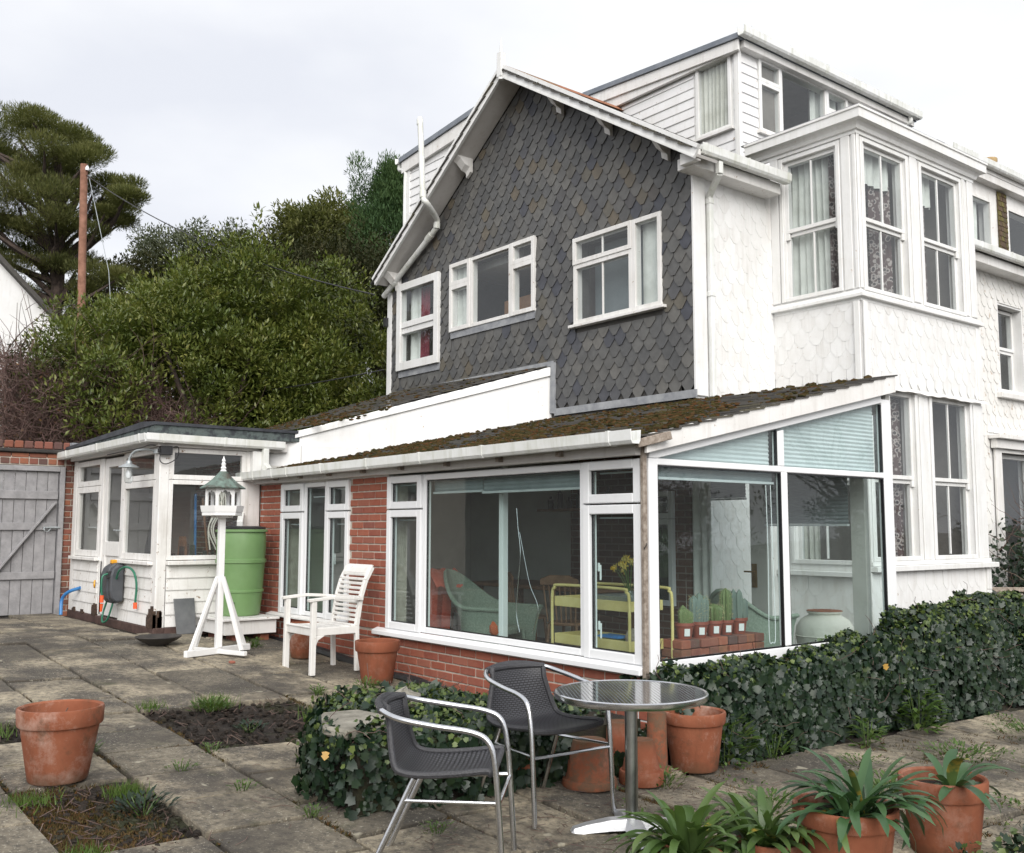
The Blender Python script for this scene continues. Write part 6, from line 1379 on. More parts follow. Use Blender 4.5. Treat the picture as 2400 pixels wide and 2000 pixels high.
# ------------------------------------------------------------------ WATER BUTT AND STAND, LITTLE THINGS BY THE PORCH
wx, wy = -5.97, -.40
wbz = .475
wb_ = thing('water_butt', 'green plastic water butt with black lid beside the brick wall', 'water butt', (wx, wy, wbz))
m = MB(); m.lathe([(.001, 0), (.21, 0), (.225, .02), (.243, .20), (.250, .255), (.262, .262), (.262, .285), (.250, .292), (.268, .58), (.282, .588), (.282, .625), (.268, .632), (.276, .78), (.272, .90), (.266, .93), (.29, .935), (.29, .955), (.255, .965)], 40); m.build('barrel', MT['green_plastic'], wb_, local=True)
m = MB(); m.lathe([(.27, .966), (.272, .985), (.20, 1.0), (.001, 1.0)], 32); m.build('lid', MT['black'], wb_, local=True)
td = Vector((.72, -.69, 0)); m = MB(); m.tube([td*.23+Vector((0, 0, .12)), td*.28+Vector((0, 0, .12))], .018, 10); m.tube([td*.28+Vector((0, 0, .145)), td*.285+Vector((0, 0, .08))], .011, 8); m.tube([td*.275+Vector((-.03, -.03, .15)), td*.275+Vector((.03, .03, .15))], .008, 6); m.build('tap', MT['black'], wb_, local=True)
st = thing('butt_stand', 'white painted box stand raised on bricks under the water butt', 'stand', (-5.83, -.45, .23))
m = MB(); m.box((-6.30, -.78, .445), (-5.52, -.12, .472)); m.build('top_board', MT['white_peel'], st, bevel=.005)
m = MB(); m.box((-6.27, -.74, .295), (-5.56, -.715, .444)); m.box((-5.585, -.7149, .295), (-5.56, -.14, .444)); m.build('skirt_board', MT['white_old'], st, bevel=.004)
m = MB(); m.box((-6.2, -.66, .20), (-6.0, -.56, .295)); m.box((-5.80, -.62, .20), (-5.62, -.52, .295)); m.box((-5.8, -.3, .2), (-5.62, -.2, .295)); m.build('brick_foot', MT['oldbrick'], st)
m = MB(); m.prism([(-6.22, -1.02, .27), (-6.24, -.79, .27), (-6.31, -.80, .66), (-6.30, -1.04, .66)], (.016, 0, .003)); tag(m.build('leaning_slate', MT['slabslate'], None, bevel=.003), 'grey slate leaning against the porch behind the shallow bowl', 'slate')
dg = gz(-5.57, -1.45); m = MB(); m.lathe([(.001, .0), (.10, .0), (.11, .012), (.19, .05), (.232, .082), (.228, .09), (.18, .066), (.10, .04), (.001, .036)], 36, (-5.57, -1.45, dg+.004)); tag(m.build('shallow_bowl', MT['iron'], None), 'wide shallow dark metal bowl on the paving by the porch', 'bowl')
m = MB(); m.tube(spline([(-9.35, -1.42, .30), (-9.40, -1.40, .50), (-9.30, -1.35, .60), (-9.15, -1.24, .66)], 6), .022, 8); tag(m.build('blue_pipe', MT['blue'], None), 'short blue water pipe curving into the porch wall', 'pipe')
m = MB(); m.box((-4.32, -1.22, gz(-4.3, -1.2)), (-4.26, -1.17, gz(-4.3, -1.2)+.025)); tag(m.build('brick_chip', MT['brick'], None, bevel=.008), 'small red brick fragment on the paving near the bird table', 'stone')
# hose reel
hr = thing('hose_reel', 'grey wall mounted hose reel with green hose and orange nozzle', 'hose reel', (-7.55, PY-.1, .8))
m = MB(); F_ = []
import itertools
prof = [(0, .56), (.10, .555), (.15, .60), (.17, .70), (.17, .90), (.14, .99), (.08, 1.03), (0, 1.04)]
for (dx0, dx1) in ((-.20, -.10), (-.098, .098), (.10, .20)):
    sc = .92 if abs(dx0+dx1) > .01 else 1.0
    q = [(dx0, -.03-y*sc, .8+(z-.8)*sc-.0) for y, z in prof]; m.prism([(-7.55+a, PY+b, c) for a, b, c in q], (dx1-dx0, 0, 0))
m.build('casing', MT['greyplastic'], hr, bevel=.018)
for s_ in (-1,): m = MB(); m.lathe([(.09, 0), (.085, .02), (.05, .028), (.001, .03)], 20); o = m.build('hub', MT['amber'], hr, local=True); o.location = (-.12, -.165, -.02); o.rotation_euler = (PI/2, 0, -.35); o.scale = (.55, .55, .8)
m = MB(); m.box((-7.60, PY-.13, 1.02), (-7.52, PY-.05, 1.07)); m.build('carry_handle', MT['amber'], hr, bevel=.012)
m = MB(); m.box((-7.49, PY-.205, .86), (-7.37, PY-.16, .94)); m.build('outlet', MT['black'], hr, bevel=.006)
hs = MB(); hs.tube(spline([(-7.42, PY-.20, .91), (-7.42, PY-.26, .88), (-7.42, PY-.27, .76), (-7.42, PY-.26, .66)], 6), .012, 8); hs.tube(spline([(-7.72, PY-.1, .60), (-7.75, PY-.14, .42), (-7.66, PY-.17, .33), (-7.55, PY-.15, .36), (-7.50, PY-.12, .50), (-7.49, PY-.1, .60)], 6), .012, 8); hs.tube(spline([(-7.36, PY-.12, .85), (-7.2, PY-.14, .95), (-7.02, PY-.12, 1.0), (-6.88, PY-.08, .95), (-6.82, PY-.06, .80), (-6.84, PY-.06, .60)], 6), .013, 8); hs.build('hose', MT['hose_green'], hr)
m = MB(); m.tube([(-7.42, PY-.26, .66), (-7.42, PY-.26, .575)], .024, 10); m.tube([(-7.42, PY-.26, .56), (-7.43, PY-.26, .47)], [.02, .014], 10); m.build('nozzle', MT['orange'], hr); m = MB(); m.tube([(-6.84, PY-.06, .60), (-6.84, PY-.06, .53)], .024, 10); m.build('nozzle', MT['orange'], hr)
# ------------------------------------------------------------------ THINGS INSIDE THE SUNROOM
FL = .10
m = MB(); m.box((-2.045, .26, FL), (-1.985, .32, 2.05)); tag(m.build('roof_prop', MT['pvc'], None, bevel=.004), 'white square roof post inside the picture window', 'post')
# yellow tea trolley
tr = thing('tea_trolley', 'chipped yellow metal tea trolley inside the sunroom corner', 'trolley', (-.95, .55, FL))
for y in (.34, .74):
    x0, x1 = (-1.42, -.53) if y < .5 else (-1.42, -.46)
    m = MB(); m.tube(spline([(x0, y, FL+.03), (x0, y, .5), (x0, y, .90), (x0+.03, y, .965), (x0+.10, y, .99), (x1-.10, y, .99), (x1-.03, y, .965), (x1, y, .90), (x1, y, .5), (x1, y, FL+.03)], 5), .0125, 10); m.build('frame', MT['yellow_paint'], tr)
for z in (.82, .52):
    m = MB(); m.box((-1.40, .36, z), (-.55, .72, z+.012)); m.box((-1.40, .352, z-.005), (-.55, .36, z+.075)); m.box((-1.40, .72, z-.005), (-.55, .728, z+.075)); m.box((-1.408, .352, z-.005), (-1.4001, .728, z+.075)); m.box((-.5499, .352, z-.005), (-.542, .728, z+.075)); m.build('tray', MT['yellow_paint'], tr, bevel=.003)
m = MB(); m.box((-.98, .42, .835), (-.60, .68, .93)); tag(m.build('seed_tray', glass('cloudy_plastic', (.55, .6, .62), .08, .2, .2), None, bevel=.01), 'clear plastic propagator lid on the yellow trolley', 'tray')
m = MB(); m.box((-.98, .42, .596), (-.74, .56, .606)); m.box((-.96, .43, .6065), (-.75, .55, .614)); tag(m.build('magazines', MT['blue'], None), 'blue and white magazines on the trolley', 'magazines')
m = MB(); m.box((-1.0, .42, .535), (-.75, .66, .585)); tag(m.build('green_cloth', simple('green_cloth', (.10, .20, .04), (.14, .27, .06), 8, .9), None, bevel=.02), 'bright green cloth on the lower trolley shelf', 'cloth')
m = MB(); m.blob((-.66, .54, .60), (.085, .085, .08), 14, 10, .03); tag(m.build('twine_ball', MT['greywood'], None), 'ball of twine on the lower trolley shelf', 'twine')
# daffodils in a jar on the trolley
df = thing('daffodils', 'vase of yellow daffodils above the yellow trolley', 'flowers', (-.80, .62, .835))
m = MB(); m.lathe([(.05, .833), (.055, .90), (.045, .96), (.04, .96)], 14, (-.80, .62, 0)); m.build('vase', MT['glass'], df)
random.seed(6); st_ = MB()
for i in range(10):
    a = random.uniform(0, 6.3); r_ = random.uniform(.06, .2); z = random.uniform(1.08, 1.24); tip = Vector((-.80+r_*math.cos(a), .62+r_*math.sin(a)*.6, z)); st_.tube(spline([(-.80, .62, .88), (-.80+r_*.4*math.cos(a), .62+r_*.3*math.sin(a), z-.1), tip], 4), .004, 5)
    m = MB(); f_ = Vector((math.cos(a)*.6, -.8, .1)).normalized(); q = f_.to_track_quat('Z', 'Y')
    for k in range(6):
        b = k*PI/3; m.add([tip, tip+q @ Vector((.018*math.cos(b-.5), .018*math.sin(b-.5), .006)), tip+q @ Vector((.043*math.cos(b), .043*math.sin(b), .002)), tip+q @ Vector((.018*math.cos(b+.5), .018*math.sin(b+.5), .006))], [(0, 1, 2, 3)])
    rg = [tip+q @ Vector((.012*math.cos(j*PI/4), .012*math.sin(j*PI/4), .004)) for j in range(8)]+[tip+q @ Vector((.017*math.cos(j*PI/4), .017*math.sin(j*PI/4), .03)) for j in range(8)]
    m.add(rg, [(j, (j+1) % 8, 8+(j+1) % 8, 8+j) for j in range(8)]); m.build('flower', MT['petal'], df, norm=False)
st_.build('stem', MT['weed'], df, norm=False)
# wicker armchairs
def wicker(x, y, ang, label, s_=1.0, tall=True):
    th = thing('wicker_chair', label, 'chair', (x, y, FL), ang, 'green wicker armchairs'); m_ = MB(); P = []
    for j in range(25):   # wrap-around shell: arms in front, high back
        t_ = -1+2*j/24; a = t_*2.25; rx, ry = .34, .33; bx_, by_ = -math.cos(a)*rx+.02, math.sin(a)*ry
        if abs(t_) > .75: bx_ = .10+(abs(t_)-.75)*1.1; by_ = math.copysign(.31, t_)
        hb = 1-min(1, abs(t_)/.62); top = .58+(.34 if tall else .26)*(.5-.5*math.cos(PI*hb))
        P.append([(bx_*.86, by_*.90, .10), (bx_*.90, by_*.93, .30), (bx_*.96, by_*.98, .48), (bx_*1.05-((.24 if tall else .08)*hb), by_*1.04, top), ])
    m_.grid(P); q = [[(p[0]*.94, p[1]*.94, p[2]) for p in r_] for r_ in P]; m_.grid([list(reversed(r_)) for r_ in q]); m_.build('shell', MT['wicker_green'], th, local=True, norm=False)
    m_ = MB(); m_.tube([r_[3] for r_ in P], .022, 8); m_.build('rim', MT['wicker_green'], th, local=True)
    m_ = MB(); m_.lathe([(.001, .40), (.26, .40), (.29, .37), (.28, .33), (.001, .33)], 20); m_.build('seat', MT['wicker_green'], th, local=True)
    for (a, b) in ((.24, .24), (.24, -.24), (-.2, .2), (-.2, -.2)): m_ = MB(); m_.tube([(a, b, 0), (a*.95, b*.95, .36)], .018, 8); m_.build('leg', MT['wicker_green'], th, local=True)
    th.scale = (s_, s_, s_); return th
wicker(-3.05, .95, rad(15), 'green wicker armchair with a red blanket seen through the picture window')
wicker(-1.05, 2.40, rad(95), 'green wicker armchair behind the cactus pots', .95, False)
m = MB(); P = []
for i in range(16):
    t_ = i/15
    if t_ < .62: x, z = -3.84+.10*(t_/.62), .32+t_/.62*.72
    else: x, z = -3.74+(t_-.62)/.38*.26, 1.04-((t_-.62)/.38)**1.6*.18
    P.append([(x+.018*math.sin(j*1.7+i*.25), .60+j*.045+.03*(1-t_), z+.012*math.sin(j*2+i*.4)) for j in range(9)])
m.grid(P); tag(m.build('blanket', simple('red_blanket', (.55, .07, .035), (.66, .11, .06), 20, .95, .4), None, norm=False), 'red blanket draped over the back of the wicker armchair', 'blanket')
m = MB(); m.blob((-2.72, .78, .50), (.06, .10, .09), 8, 5, .05); tag(m.build('cushion', simple('orange_cushion', (.5, .10, .03), None, 5, .9), None), 'orange cushion corner on the wicker armchair', 'cushion')
# brick stack with cactus pots by the corner glass
random.seed(14)
ordn = ['first', 'second', 'third', 'fourth', 'fifth', 'sixth', 'seventh', 'eighth', 'ninth', 'tenth', 'eleventh']
for r_, z in enumerate((.385, .455, .525)):
    for i in range(9):
        ln = .105; y0 = .73+i*.113; m = MB(); m.box((-.57, y0, z), (-.355+random.uniform(-.010, .010), y0+ln, z+.066))
        nm = ('bottom', 'middle', 'top')[r_]
        tag(m.build('loose_brick', MT['oldbrick'] if random.random() < .35 else MT['brick'], None, bevel=.006), f'{ordn[i]} brick from the left in the {nm} course of the stack inside the glass', 'brick', 'stacked loose bricks')
m = MB(); m.box((-.60, .70, .10), (-.30, 1.80, .383)); tag(m.build('low_plinth', MT['room'], None, bevel=.01), 'low dark ledge carrying the loose brick stack', 'ledge')
CX = -.46; cz = .592
def cactus(y, R, H, kind, label):
    th = thing('potted_cactus', label, 'cactus', (CX, y, cz)); m_ = MB(); m_.lathe([(.001, 0), (R*.72, 0), (R*.95, H*.78), (R*1.06, H*.8), (R*1.06, H), (R*.95, H), (R*.9, H*.9), (.001, H*.9)], 20); m_.build('pot', MT['plasticpot'], th, local=True)
    a = -.55; d_ = Vector((math.cos(a), math.sin(a), 0)); s_ = Vector((-d_.y, d_.x, 0)); o = d_*(R*.93); m_ = MB(); m_.add([o-s_*.022+Vector((0, 0, H*.2)), o+s_*.022+Vector((0, 0, H*.2)), o*1.1+s_*.022+Vector((0, 0, H*.66)), o*1.1-s_*.022+Vector((0, 0, H*.66))], [(0, 1, 2, 3)]); m_.build('price_label', MT['label_white'], th, local=True, norm=False)
    def col_(cx, cy, r_, h_, mat, ribs=10, sp=30, spl=.02):
        mm = MB(); n = ribs*2; P = []
        for i in range(9):
            t_ = i/8; rr = r_*math.sqrt(max(0, 1-max(0, (t_-.7)/.3)**2))*(.8+.2*math.sin(t_*2.5)); P.append([(cx+rr*(1 if j % 2 else .82)*math.cos(2*PI*j/n), cy+rr*(1 if j % 2 else .82)*math.sin(2*PI*j/n), H*.9+h_*t_) for j in range(n+1)])
        mm.grid(P); mm.build('stem', MT[mat], th, local=True, norm=False)
        n = ribs*sp//2; tt = RNG.uniform(.1, .98, n); k = RNG.integers(0, ribs, n); an = 2*PI*(2*k+1)/(2*ribs); rr = r_*np.sqrt(np.clip(1-np.clip((tt-.7)/.3, 0, 1)**2, 0.02, 1))
        p = np.stack([cx+rr*np.cos(an), cy+rr*np.sin(an), H*.9+h_*tt], 1); ax = np.stack([np.cos(an), np.sin(an), RNG.normal(.3, .5, n)], 1)+rdir(n)*.5
        o_ = link('spines', leaf_mesh('spines', p, ax, rdir(n), spl, .0022, 'spine', .1, 'needle'), th, True); o_['kind'] = 'stuff'
    if kind == 'bush':
        for i in range(7): col_(random.uniform(-.03, .03), random.uniform(-.04, .04), .030, .13+random.uniform(-.03, .02), 'cactus', 7, 14, .018)
    elif kind == 'tall':
        for i in range(3): col_((i-1)*.010, (i-1)*.052, .040, .24-.02*abs(i-1), 'cactus_grey', 9, 30, .035)
    elif kind == 'ball': col_(0, 0, .078, .145, 'cactus', 14, 34, .022)
    elif kind == 'gold': col_(0, -.0, .050, .27, 'cactus', 12, 60, .02)
    else:
        for i in range(8): col_(.045*math.cos(i*2.4)*(i > 0), .062*math.sin(i*2.4), .028, .17+.04*(i % 3), 'cactus_grey', 6, 8, .01)
cactus(.88, .074, .125, 'bush', 'leftmost potted cactus, a low brown green bushy one'); cactus(1.055, .072, .125, 'tall', 'tall grey columnar potted cactus with white spines'); cactus(1.23, .070, .125, 'ball', 'round green barrel cactus with yellow spines'); cactus(1.385, .062, .12, 'gold', 'slim golden spined cactus behind the barrel cactus'); cactus(1.545, .070, .13, 'blue', 'rightmost potted cactus, a branching blue grey one')
# urn on the terrace between sunroom and bay
US, UZ, UC = .66, .09, (-1.17, 3.80, 0)
def us(pr): return [(r_*US, UZ+z*US) for r_, z in pr]
u_ = thing('clay_urn', 'pale glazed clay urn outside the far glass of the sunroom', 'urn', (-1.17, 3.80, UZ))
m = MB(); m.lathe(us([(.001, .0), (.24, .0), (.30, .06), (.42, .30), (.445, .42), (.46, .43), (.445, .44), (.43, .56), (.36, .67), (.25, .735), (.235, .755), (.265, .775), (.27, .80), (.235, .805), (.21, .79), (.21, .74), (.001, .70)]), 48, UC); m.build('body', MT['urn'], u_)
m = MB(); m.lathe(us([(.225, .806), (.262, .811), (.272, .803), (.262, .797)]), 40, UC); m.build('bare_rim', MT['terra'], u_)
m = MB(); m.box((-2.25, 3.22, -.2), (.0, 4.58, .085)); g2 = m.build('terrace', MT['paving'], None); g2['kind'] = 'structure'
# dining table and chairs in the dark back of the room
dt = thing('dining_table', 'dark dining table at the back of the sunroom', 'table', (-3.6, 2.2, FL)); m = MB(); m.box((-4.6, 1.8, .80), (-2.5, 2.6, .84)); m.build('table_top', MT['wood'], dt, bevel=.006)
for a, b in ((-4.5, 1.9), (-2.6, 1.9), (-4.5, 2.5), (-2.6, 2.5)): m = MB(); m.box((a-.03, b-.03, FL), (a+.03, b+.03, .80)); m.build('leg', MT['wood'], dt)
def dchair(x, y, ang, label):
    th = thing('dining_chair', label, 'chair', (x, y, FL), ang, 'spindle back dining chairs'); m_ = MB(); m_.lathe([(.001, .44), (.20, .44), (.21, .425), (.20, .41), (.001, .41)], 18); m_.build('seat', MT['wood'], th, local=True)
    for a, b in ((.15, .15), (.15, -.15), (-.15, .15), (-.15, -.15)): m_ = MB(); m_.tube([(a*1.2, b*1.2, 0), (a, b, .42)], .016, 8); m_.build('leg', MT['wood'], th, local=True)
    for i in range(7): b = -.18+i*.06; m_ = MB(); m_.tube([(-.17, b*.85, .44), (-.22, b, .82)], .008, 6); m_.build('spindle', MT['wood'], th, local=True)
    m_ = MB(); m_.prism([(-.235, -.21, .80), (-.235, -.21, .86), (-.235, -.1, .90), (-.235, .1, .90), (-.235, .21, .86), (-.235, .21, .80)], (.025, 0, 0)); m_.build('top_rail', MT['wood'], th, local=True, bevel=.006)
dchair(-3.35, 1.65, rad(70), 'spindle back chair in front of the dining table'); dchair(-2.55, 1.55, rad(110), 'spindle back chair at the right end of the dining table'); dchair(-4.5, 1.6, rad(80), 'spindle back chair left of the red blanket')
m = MB(); m.lathe([(.03, .84), (.045, .88), (.04, .93), (.03, .95)], 14, (-3.2, 2.1, 0)); tag(m.build('metal_pot', MT['brass'], None), 'small shiny brass pot on the dining table', 'pot')
m = MB(); m.lathe([(.04, .84), (.05, .90), (.045, .98), (.05, 1.0)], 14, (-2.9, 2.15, 0)); tag(m.build('white_jug', MT['pvc'], None), 'white jug on the dining table', 'jug')
m = MB(); m.box((-2.95, 3.02, 1.20), (-2.68, 3.048, 1.62)); tag(m.build('picture_frame', MT['black'], None), 'small dark framed pictures on the back wall of the sunroom', 'picture'); m = MB(); m.box((-4.6, 2.85, 1.66), (-3.1, 3.048, 1.69)); tag(m.build('wall_shelf', MT['wood'], None), 'shelf of jars and bottles high on the back wall', 'shelf')
random.seed(8)
for i in range(8): m = MB(); x = -4.45+i*.17; h_ = random.uniform(.12, .26); m.lathe([(.035, 1.692), (.038, 1.692+h_*.7), (.015, 1.692+h_*.8), (.015, 1.692+h_)], 12, (x, 2.95, 0)); tag(m.build('bottle', MT['black'], None), f'{ordn[i]} bottle from the left on the shelf at the back of the sunroom', 'bottle', 'bottles on the back shelf')
m = MB(); m.tube(spline([(-1.62, .12, 1.62), (-1.60, .12, 1.45), (-1.57, .12, 1.25), (-1.60, .12, 1.0), (-1.62, .12, .75), (-1.58, .12, .6)], 5), .004, 5); m.tube(spline([(-1.58, .12, 1.42), (-1.50, .12, 1.15), (-1.44, .12, .98), (-1.34, .12, .80), (-1.42, .12, .6)], 5), .003, 5); tag(m.build('hanging_wire', MT['alu'], None), 'thin silvery mobile wires hanging inside the picture window', 'wire')
# cord loops on the blinds
m = MB(); m.tube(spline([(-.06, 1.42, 1.80), (-.06, 1.43, 1.2), (-.06, 1.42, .62), (-.06, 1.46, .56), (-.06, 1.50, .62), (-.06, 1.49, 1.2), (-.06, 1.48, 1.80)], 6), .003, 5); tag(m.build('blind_cord', MT['pvc'], None), 'looped blind cord hanging beside the middle mullion', 'cord')

# ------------------------------------------------------------------ BENCH AND HEDGE ON THE FAR RIGHT
bn = thing('wooden_bench', 'weathered wooden bench back showing above the ivy', 'bench', (-.70, 7.6, .0))
for i, z in enumerate((.53, .62, .70)): m = MB(); P_ = [(-1.28, 7.30), (-1.15, 7.45), (-.98, 7.68), (-.55, 8.25)]; m.beam((-1.30, 7.32, z+.0), (-.55, 8.28, z), .022, .06); m.build('back_slat', MT['greywood'], bn, bevel=.008)
for (x, y) in ((-1.27, 7.36), (-.60, 8.22)): m = MB(); m.box((x-.03, y-.03, -.05), (x+.03, y+.03, .74)); m.build('post', MT['greywood'], bn, bevel=.008)
m = MB(); m.prism([(-1.27, 7.36, .40), (-.60, 8.22, .40), (-.25, 7.95, .40), (-.92, 7.09, .40)], (0, 0, .03)); m.build('seat', MT['greywood'], bn); m = MB(); m.box((-.93, 7.1, -.1), (-.87, 7.16, .40)); m.box((-.31, 7.9, -.1), (-.25, 7.96, .40)); m.build('front_leg', MT['greywood'], bn)
hd = thing('overgrown_hedge', 'dark overgrown hedge with bare twigs beyond the bay', 'hedge', (-1.0, 10.2, -.1))
n = 9000; u = RNG.random((n, 3)); p = np.stack([-2.2+u[:, 0]*2.6, 8.9+u[:, 1]*3.0, -.1+u[:, 2]*1.75], 1); p[:, 2] *= (.86+.14*np.sin(p[:, 1]*4)); ax = rdir(n)+np.array([.3, -.3, -.3]); s_ = RNG.uniform(.05, .10, n)
o = link('leaves', leaf_mesh('leaves', p, ax, rdir(n)+np.array([.4, -.6, .5]), s_, s_*.8, 'ivy', .15), hd); o['kind'] = 'stuff'
def twigs(mb, n, base_fn, steps, sl, r_, up=.2, curl=.35):
    for i in range(n):
        p_ = Vector(base_fn()); d_ = Vector(rdir(1)[0])+Vector((0, 0, up)); d_.normalize(); pts = [p_]
        for k in range(steps): d_ = (d_+Vector(rdir(1)[0])*curl).normalized(); pts.append(pts[-1]+d_*sl)
        mb.tube(pts, [r_*(1-.8*k/steps) for k in range(steps+1)], 3, False)
m = MB(); twigs(m, 420, lambda: (random.uniform(-2.0, .4), random.uniform(8.8, 11.5), random.uniform(.3, 1.7)), 6, .11, .007, .7); o = m.build('twigs', MT['twig'], hd, norm=False); o['kind'] = 'stuff'
m = MB(); m.tube(spline([(-.9, 9.0, -.1), (-.95, 9.0, .6), (-.85, 9.05, 1.2), (-1.0, 9.1, 1.7)], 4), [.03]*13, 6); m.build('trunk', MT['bark'], hd)

# ------------------------------------------------------------------ TREES AND THE PLACE BEHIND
def limb(mb, p, q, r0, r1, n=6, wig=.12):
    p, q = Vector(p), Vector(q); L_ = (q-p).length; mid = p.lerp(q, .5)+Vector(rdir(1)[0])*L_*wig
    pts = spline([p, mid, q], 4); mb.tube(pts, [r0+(r1-r0)*i/(len(pts)-1) for i in range(len(pts))], n, False)
def clump_leaves(centers, radii, per, lsize, asp, mat, name, parent, squash=.8, outward=.8, upb=.3, shape='diamond'):
    P, A, N, S = [], [], [], []
    for c, r_ in zip(centers, radii):
        k = int(per*random.uniform(.7, 1.3)); d = rdir(k); rr = RNG.random(k)**.45*r_
        q = np.array(c)+d*rr[:, None]*np.array([1, 1, squash]); P.append(q); A.append(d*outward+rdir(k)*.7+np.array([0, 0, upb])); N.append(rdir(k)*.6+np.array([0, 0, 1.0])); S.append(RNG.uniform(.7, 1.2, k)*lsize)
    P, A, N, S = map(np.concatenate, (P, A, N, S)); o = link(name, leaf_mesh(name, P, A, N, S, S*asp, mat, .2, shape), parent); o['kind'] = 'stuff' if False else 'part'
    del o['kind']; return o
def crown_points(c, R, n, hollow=.55, bump=.18, zmin=None):
    """points near the surface of a lumpy ellipsoid"""
    d = rdir(n); lum = 1+bump*(np.sin(d[:, 0]*5.1+1)*np.cos(d[:, 1]*4.3)+np.sin(d[:, 2]*6.2+d[:, 0]*3)*.7); rr = hollow+(1-hollow)*RNG.random(n)**.5
    p = np.array(c)+d*(rr*lum)[:, None]*np.array(R)
    return p if zmin is None else p[p[:, 2] > zmin]
# the big laurel behind the porch
la = thing('laurel_tree', 'big rounded yellow green evergreen bush behind the porch', 'tree', (-12.7, 2.0, .35))
m = MB(); random.seed(17)
for i in range(7): a = i*.9; limb(m, (-12.7+.2*math.cos(a), 2.0+.2*math.sin(a), .3), (-12.7+1.5*math.cos(a), 2.0+1.8*math.sin(a), 4.6), .11, .03)
m.build('trunk', MT['bark'], la)
cs = np.concatenate([crown_points((-12.65, 1.95, 3.7), (2.2, 3.05, 2.75), 620, .62, .12, .9), crown_points((-12.3, 2.6, 4.9), (1.3, 1.7, 1.75), 150, .6, .12), crown_points((-13.2, .25, 3.55), (1.3, 1.4, 1.6), 130, .6, .12, .9), crown_points((-11.6, 3.7, 4.0), (1.3, 1.4, 2.3), 190, .6, .12, .9)])
clump_leaves(cs, RNG.uniform(.22, .42, len(cs)), 105, .10, .38, 'laurel', 'crown', la, .8, 1.0, .45)
ci = np.concatenate([crown_points((-12.75, 2.0, 3.4), (1.75, 2.6, 2.5), 260, .5, .1, .6), crown_points((-12.2, 3.2, 3.0), (1.5, 1.9, 2.2), 120, .4, .1, .6)])
clump_leaves(ci, RNG.uniform(.35, .55, len(ci)), 90, .15, .45, 'laurel', 'inner_leaves', la, .9, .6, .2)
sh = np.array([(-12.05, 2.40, 6.5+.13*i) for i in range(7)]+[(-11.75, 2.85, 6.3+.12*i) for i in range(4)]+[(-13.3, 1.4, 5.9+.1*i) for i in range(3)]+[(-14.6, -.6, 4.3+.1*i) for i in range(3)])
clump_leaves(sh, [.13]*len(sh), 12, .12, .36, 'laurel', 'shoots', la, 1, .8, .9)['kind'] = 'stuff'
# stone pine on the left
pi_ = thing('pine_tree', 'tall spreading dark pine on the far left', 'tree', (-30.2, 2.6, 2.5)); m = MB(); random.seed(23)
def pxw(u, v, w_):   # helper: a place described by bearing, elevation and distance from the garden corner
    return CAM+(fw+r2*u-u2*v)*w_
tk = [pxw(-.470, .14, 33), pxw(-.467, .02, 33), pxw(-.462, -.06, 33), pxw(-.452, -.15, 33), pxw(-.45, -.23, 33)]
m.tube(spline(tk, 5), [.42-.3*i/20 for i in range(21)], 8, False)
pads = []
for (u, v, r_) in ((-.50, -.292, 1.5), (-.455, -.300, 1.7), (-.415, -.292, 1.6), (-.47, -.262, 1.6), (-.42, -.262, 1.6), (-.385, -.272, 1.2), (-.50, -.235, 1.7), (-.445, -.232, 1.8), (-.395, -.24, 1.5), (-.362, -.238, 1.1), (-.48, -.20, 1.8), (-.42, -.20, 1.7), (-.375, -.205, 1.3), (-.50, -.165, 1.8), (-.45, -.168, 1.8), (-.40, -.162, 1.5), (-.355, -.215, .9), (-.50, -.13, 1.7), (-.455, -.125, 1.7), (-.41, -.125, 1.5), (-.372, -.14, 1.2), (-.50, -.085, 1.5), (-.41, -.085, 1.5), (-.365, -.10, 1.3), (-.34, -.115, 1.1), (-.46, -.075, 1.3), (-.31, -.095, 1.0), (-.38, -.052, 1.2), (-.33, -.07, 1.2), (-.42, -.04, 1.3), (-.50, -.04, 1.2), (-.28, -.078, .9)):
    for k in range(6): pads.append((pxw(u*1.0-.034+random.uniform(-.024, .020), v+random.uniform(-.013, .011), 33+random.uniform(-2.2, 2.2)), r_*random.uniform(.36, .60)))
for (c, r_) in pads[::2]:
    t_ = min(max((c.z-tk[0].z)/(tk[-1].z-tk[0].z)*4-.7, 0), 3.9); i = int(t_); b_ = tk[i].lerp(tk[i+1], t_-i); limb(m, b_, c-Vector((0, 0, r_*.3)), .13, .03, 5, .15)
m.build('trunk', MT['bark'], pi_)
clump_leaves([tuple(c) for c, r_ in pads], [r_ for c, r_ in pads], 1250, .17, .13, 'pine', 'crown', pi_, .40, 1.0, .9)
# dark yew and bright cypress behind the house
ye = thing('yew_tree', 'dark brownish yew between the laurel and the gable', 'tree', (-20.5, 9.5, 2)); m = MB(); limb(m, (-20.5, 9.5, 1.8), (-20.4, 9.5, 8.5), .3, .06); m.build('trunk', MT['bark'], ye)
c0 = pxw(-.165, -.128, 28); cs = np.concatenate([crown_points(tuple(c0), (2.4, 2.5, 1.5), 300, .6, .15), crown_points(tuple(pxw(-.155, -.075, 28)), (3.0, 3.3, 2.4), 360, .6, .15), crown_points(tuple(pxw(-.205, -.125, 28)), (1.5, 1.6, 1.5), 120, .6, .15)])
clump_leaves(cs, RNG.uniform(.35, .6, len(cs)), 110, .16, .26, 'yew', 'crown', ye, 1.2, .5, -.7)
cy = thing('cypress_tree', 'feathery bright green cypress behind the left gable corner', 'tree', (-21, 11.5, 2.5)); m = MB(); b_ = pxw(-.125, .0, 31); limb(m, b_, pxw(-.122, -.24, 31), .3, .05); m.build('trunk', MT['bark'], cy); cs = []
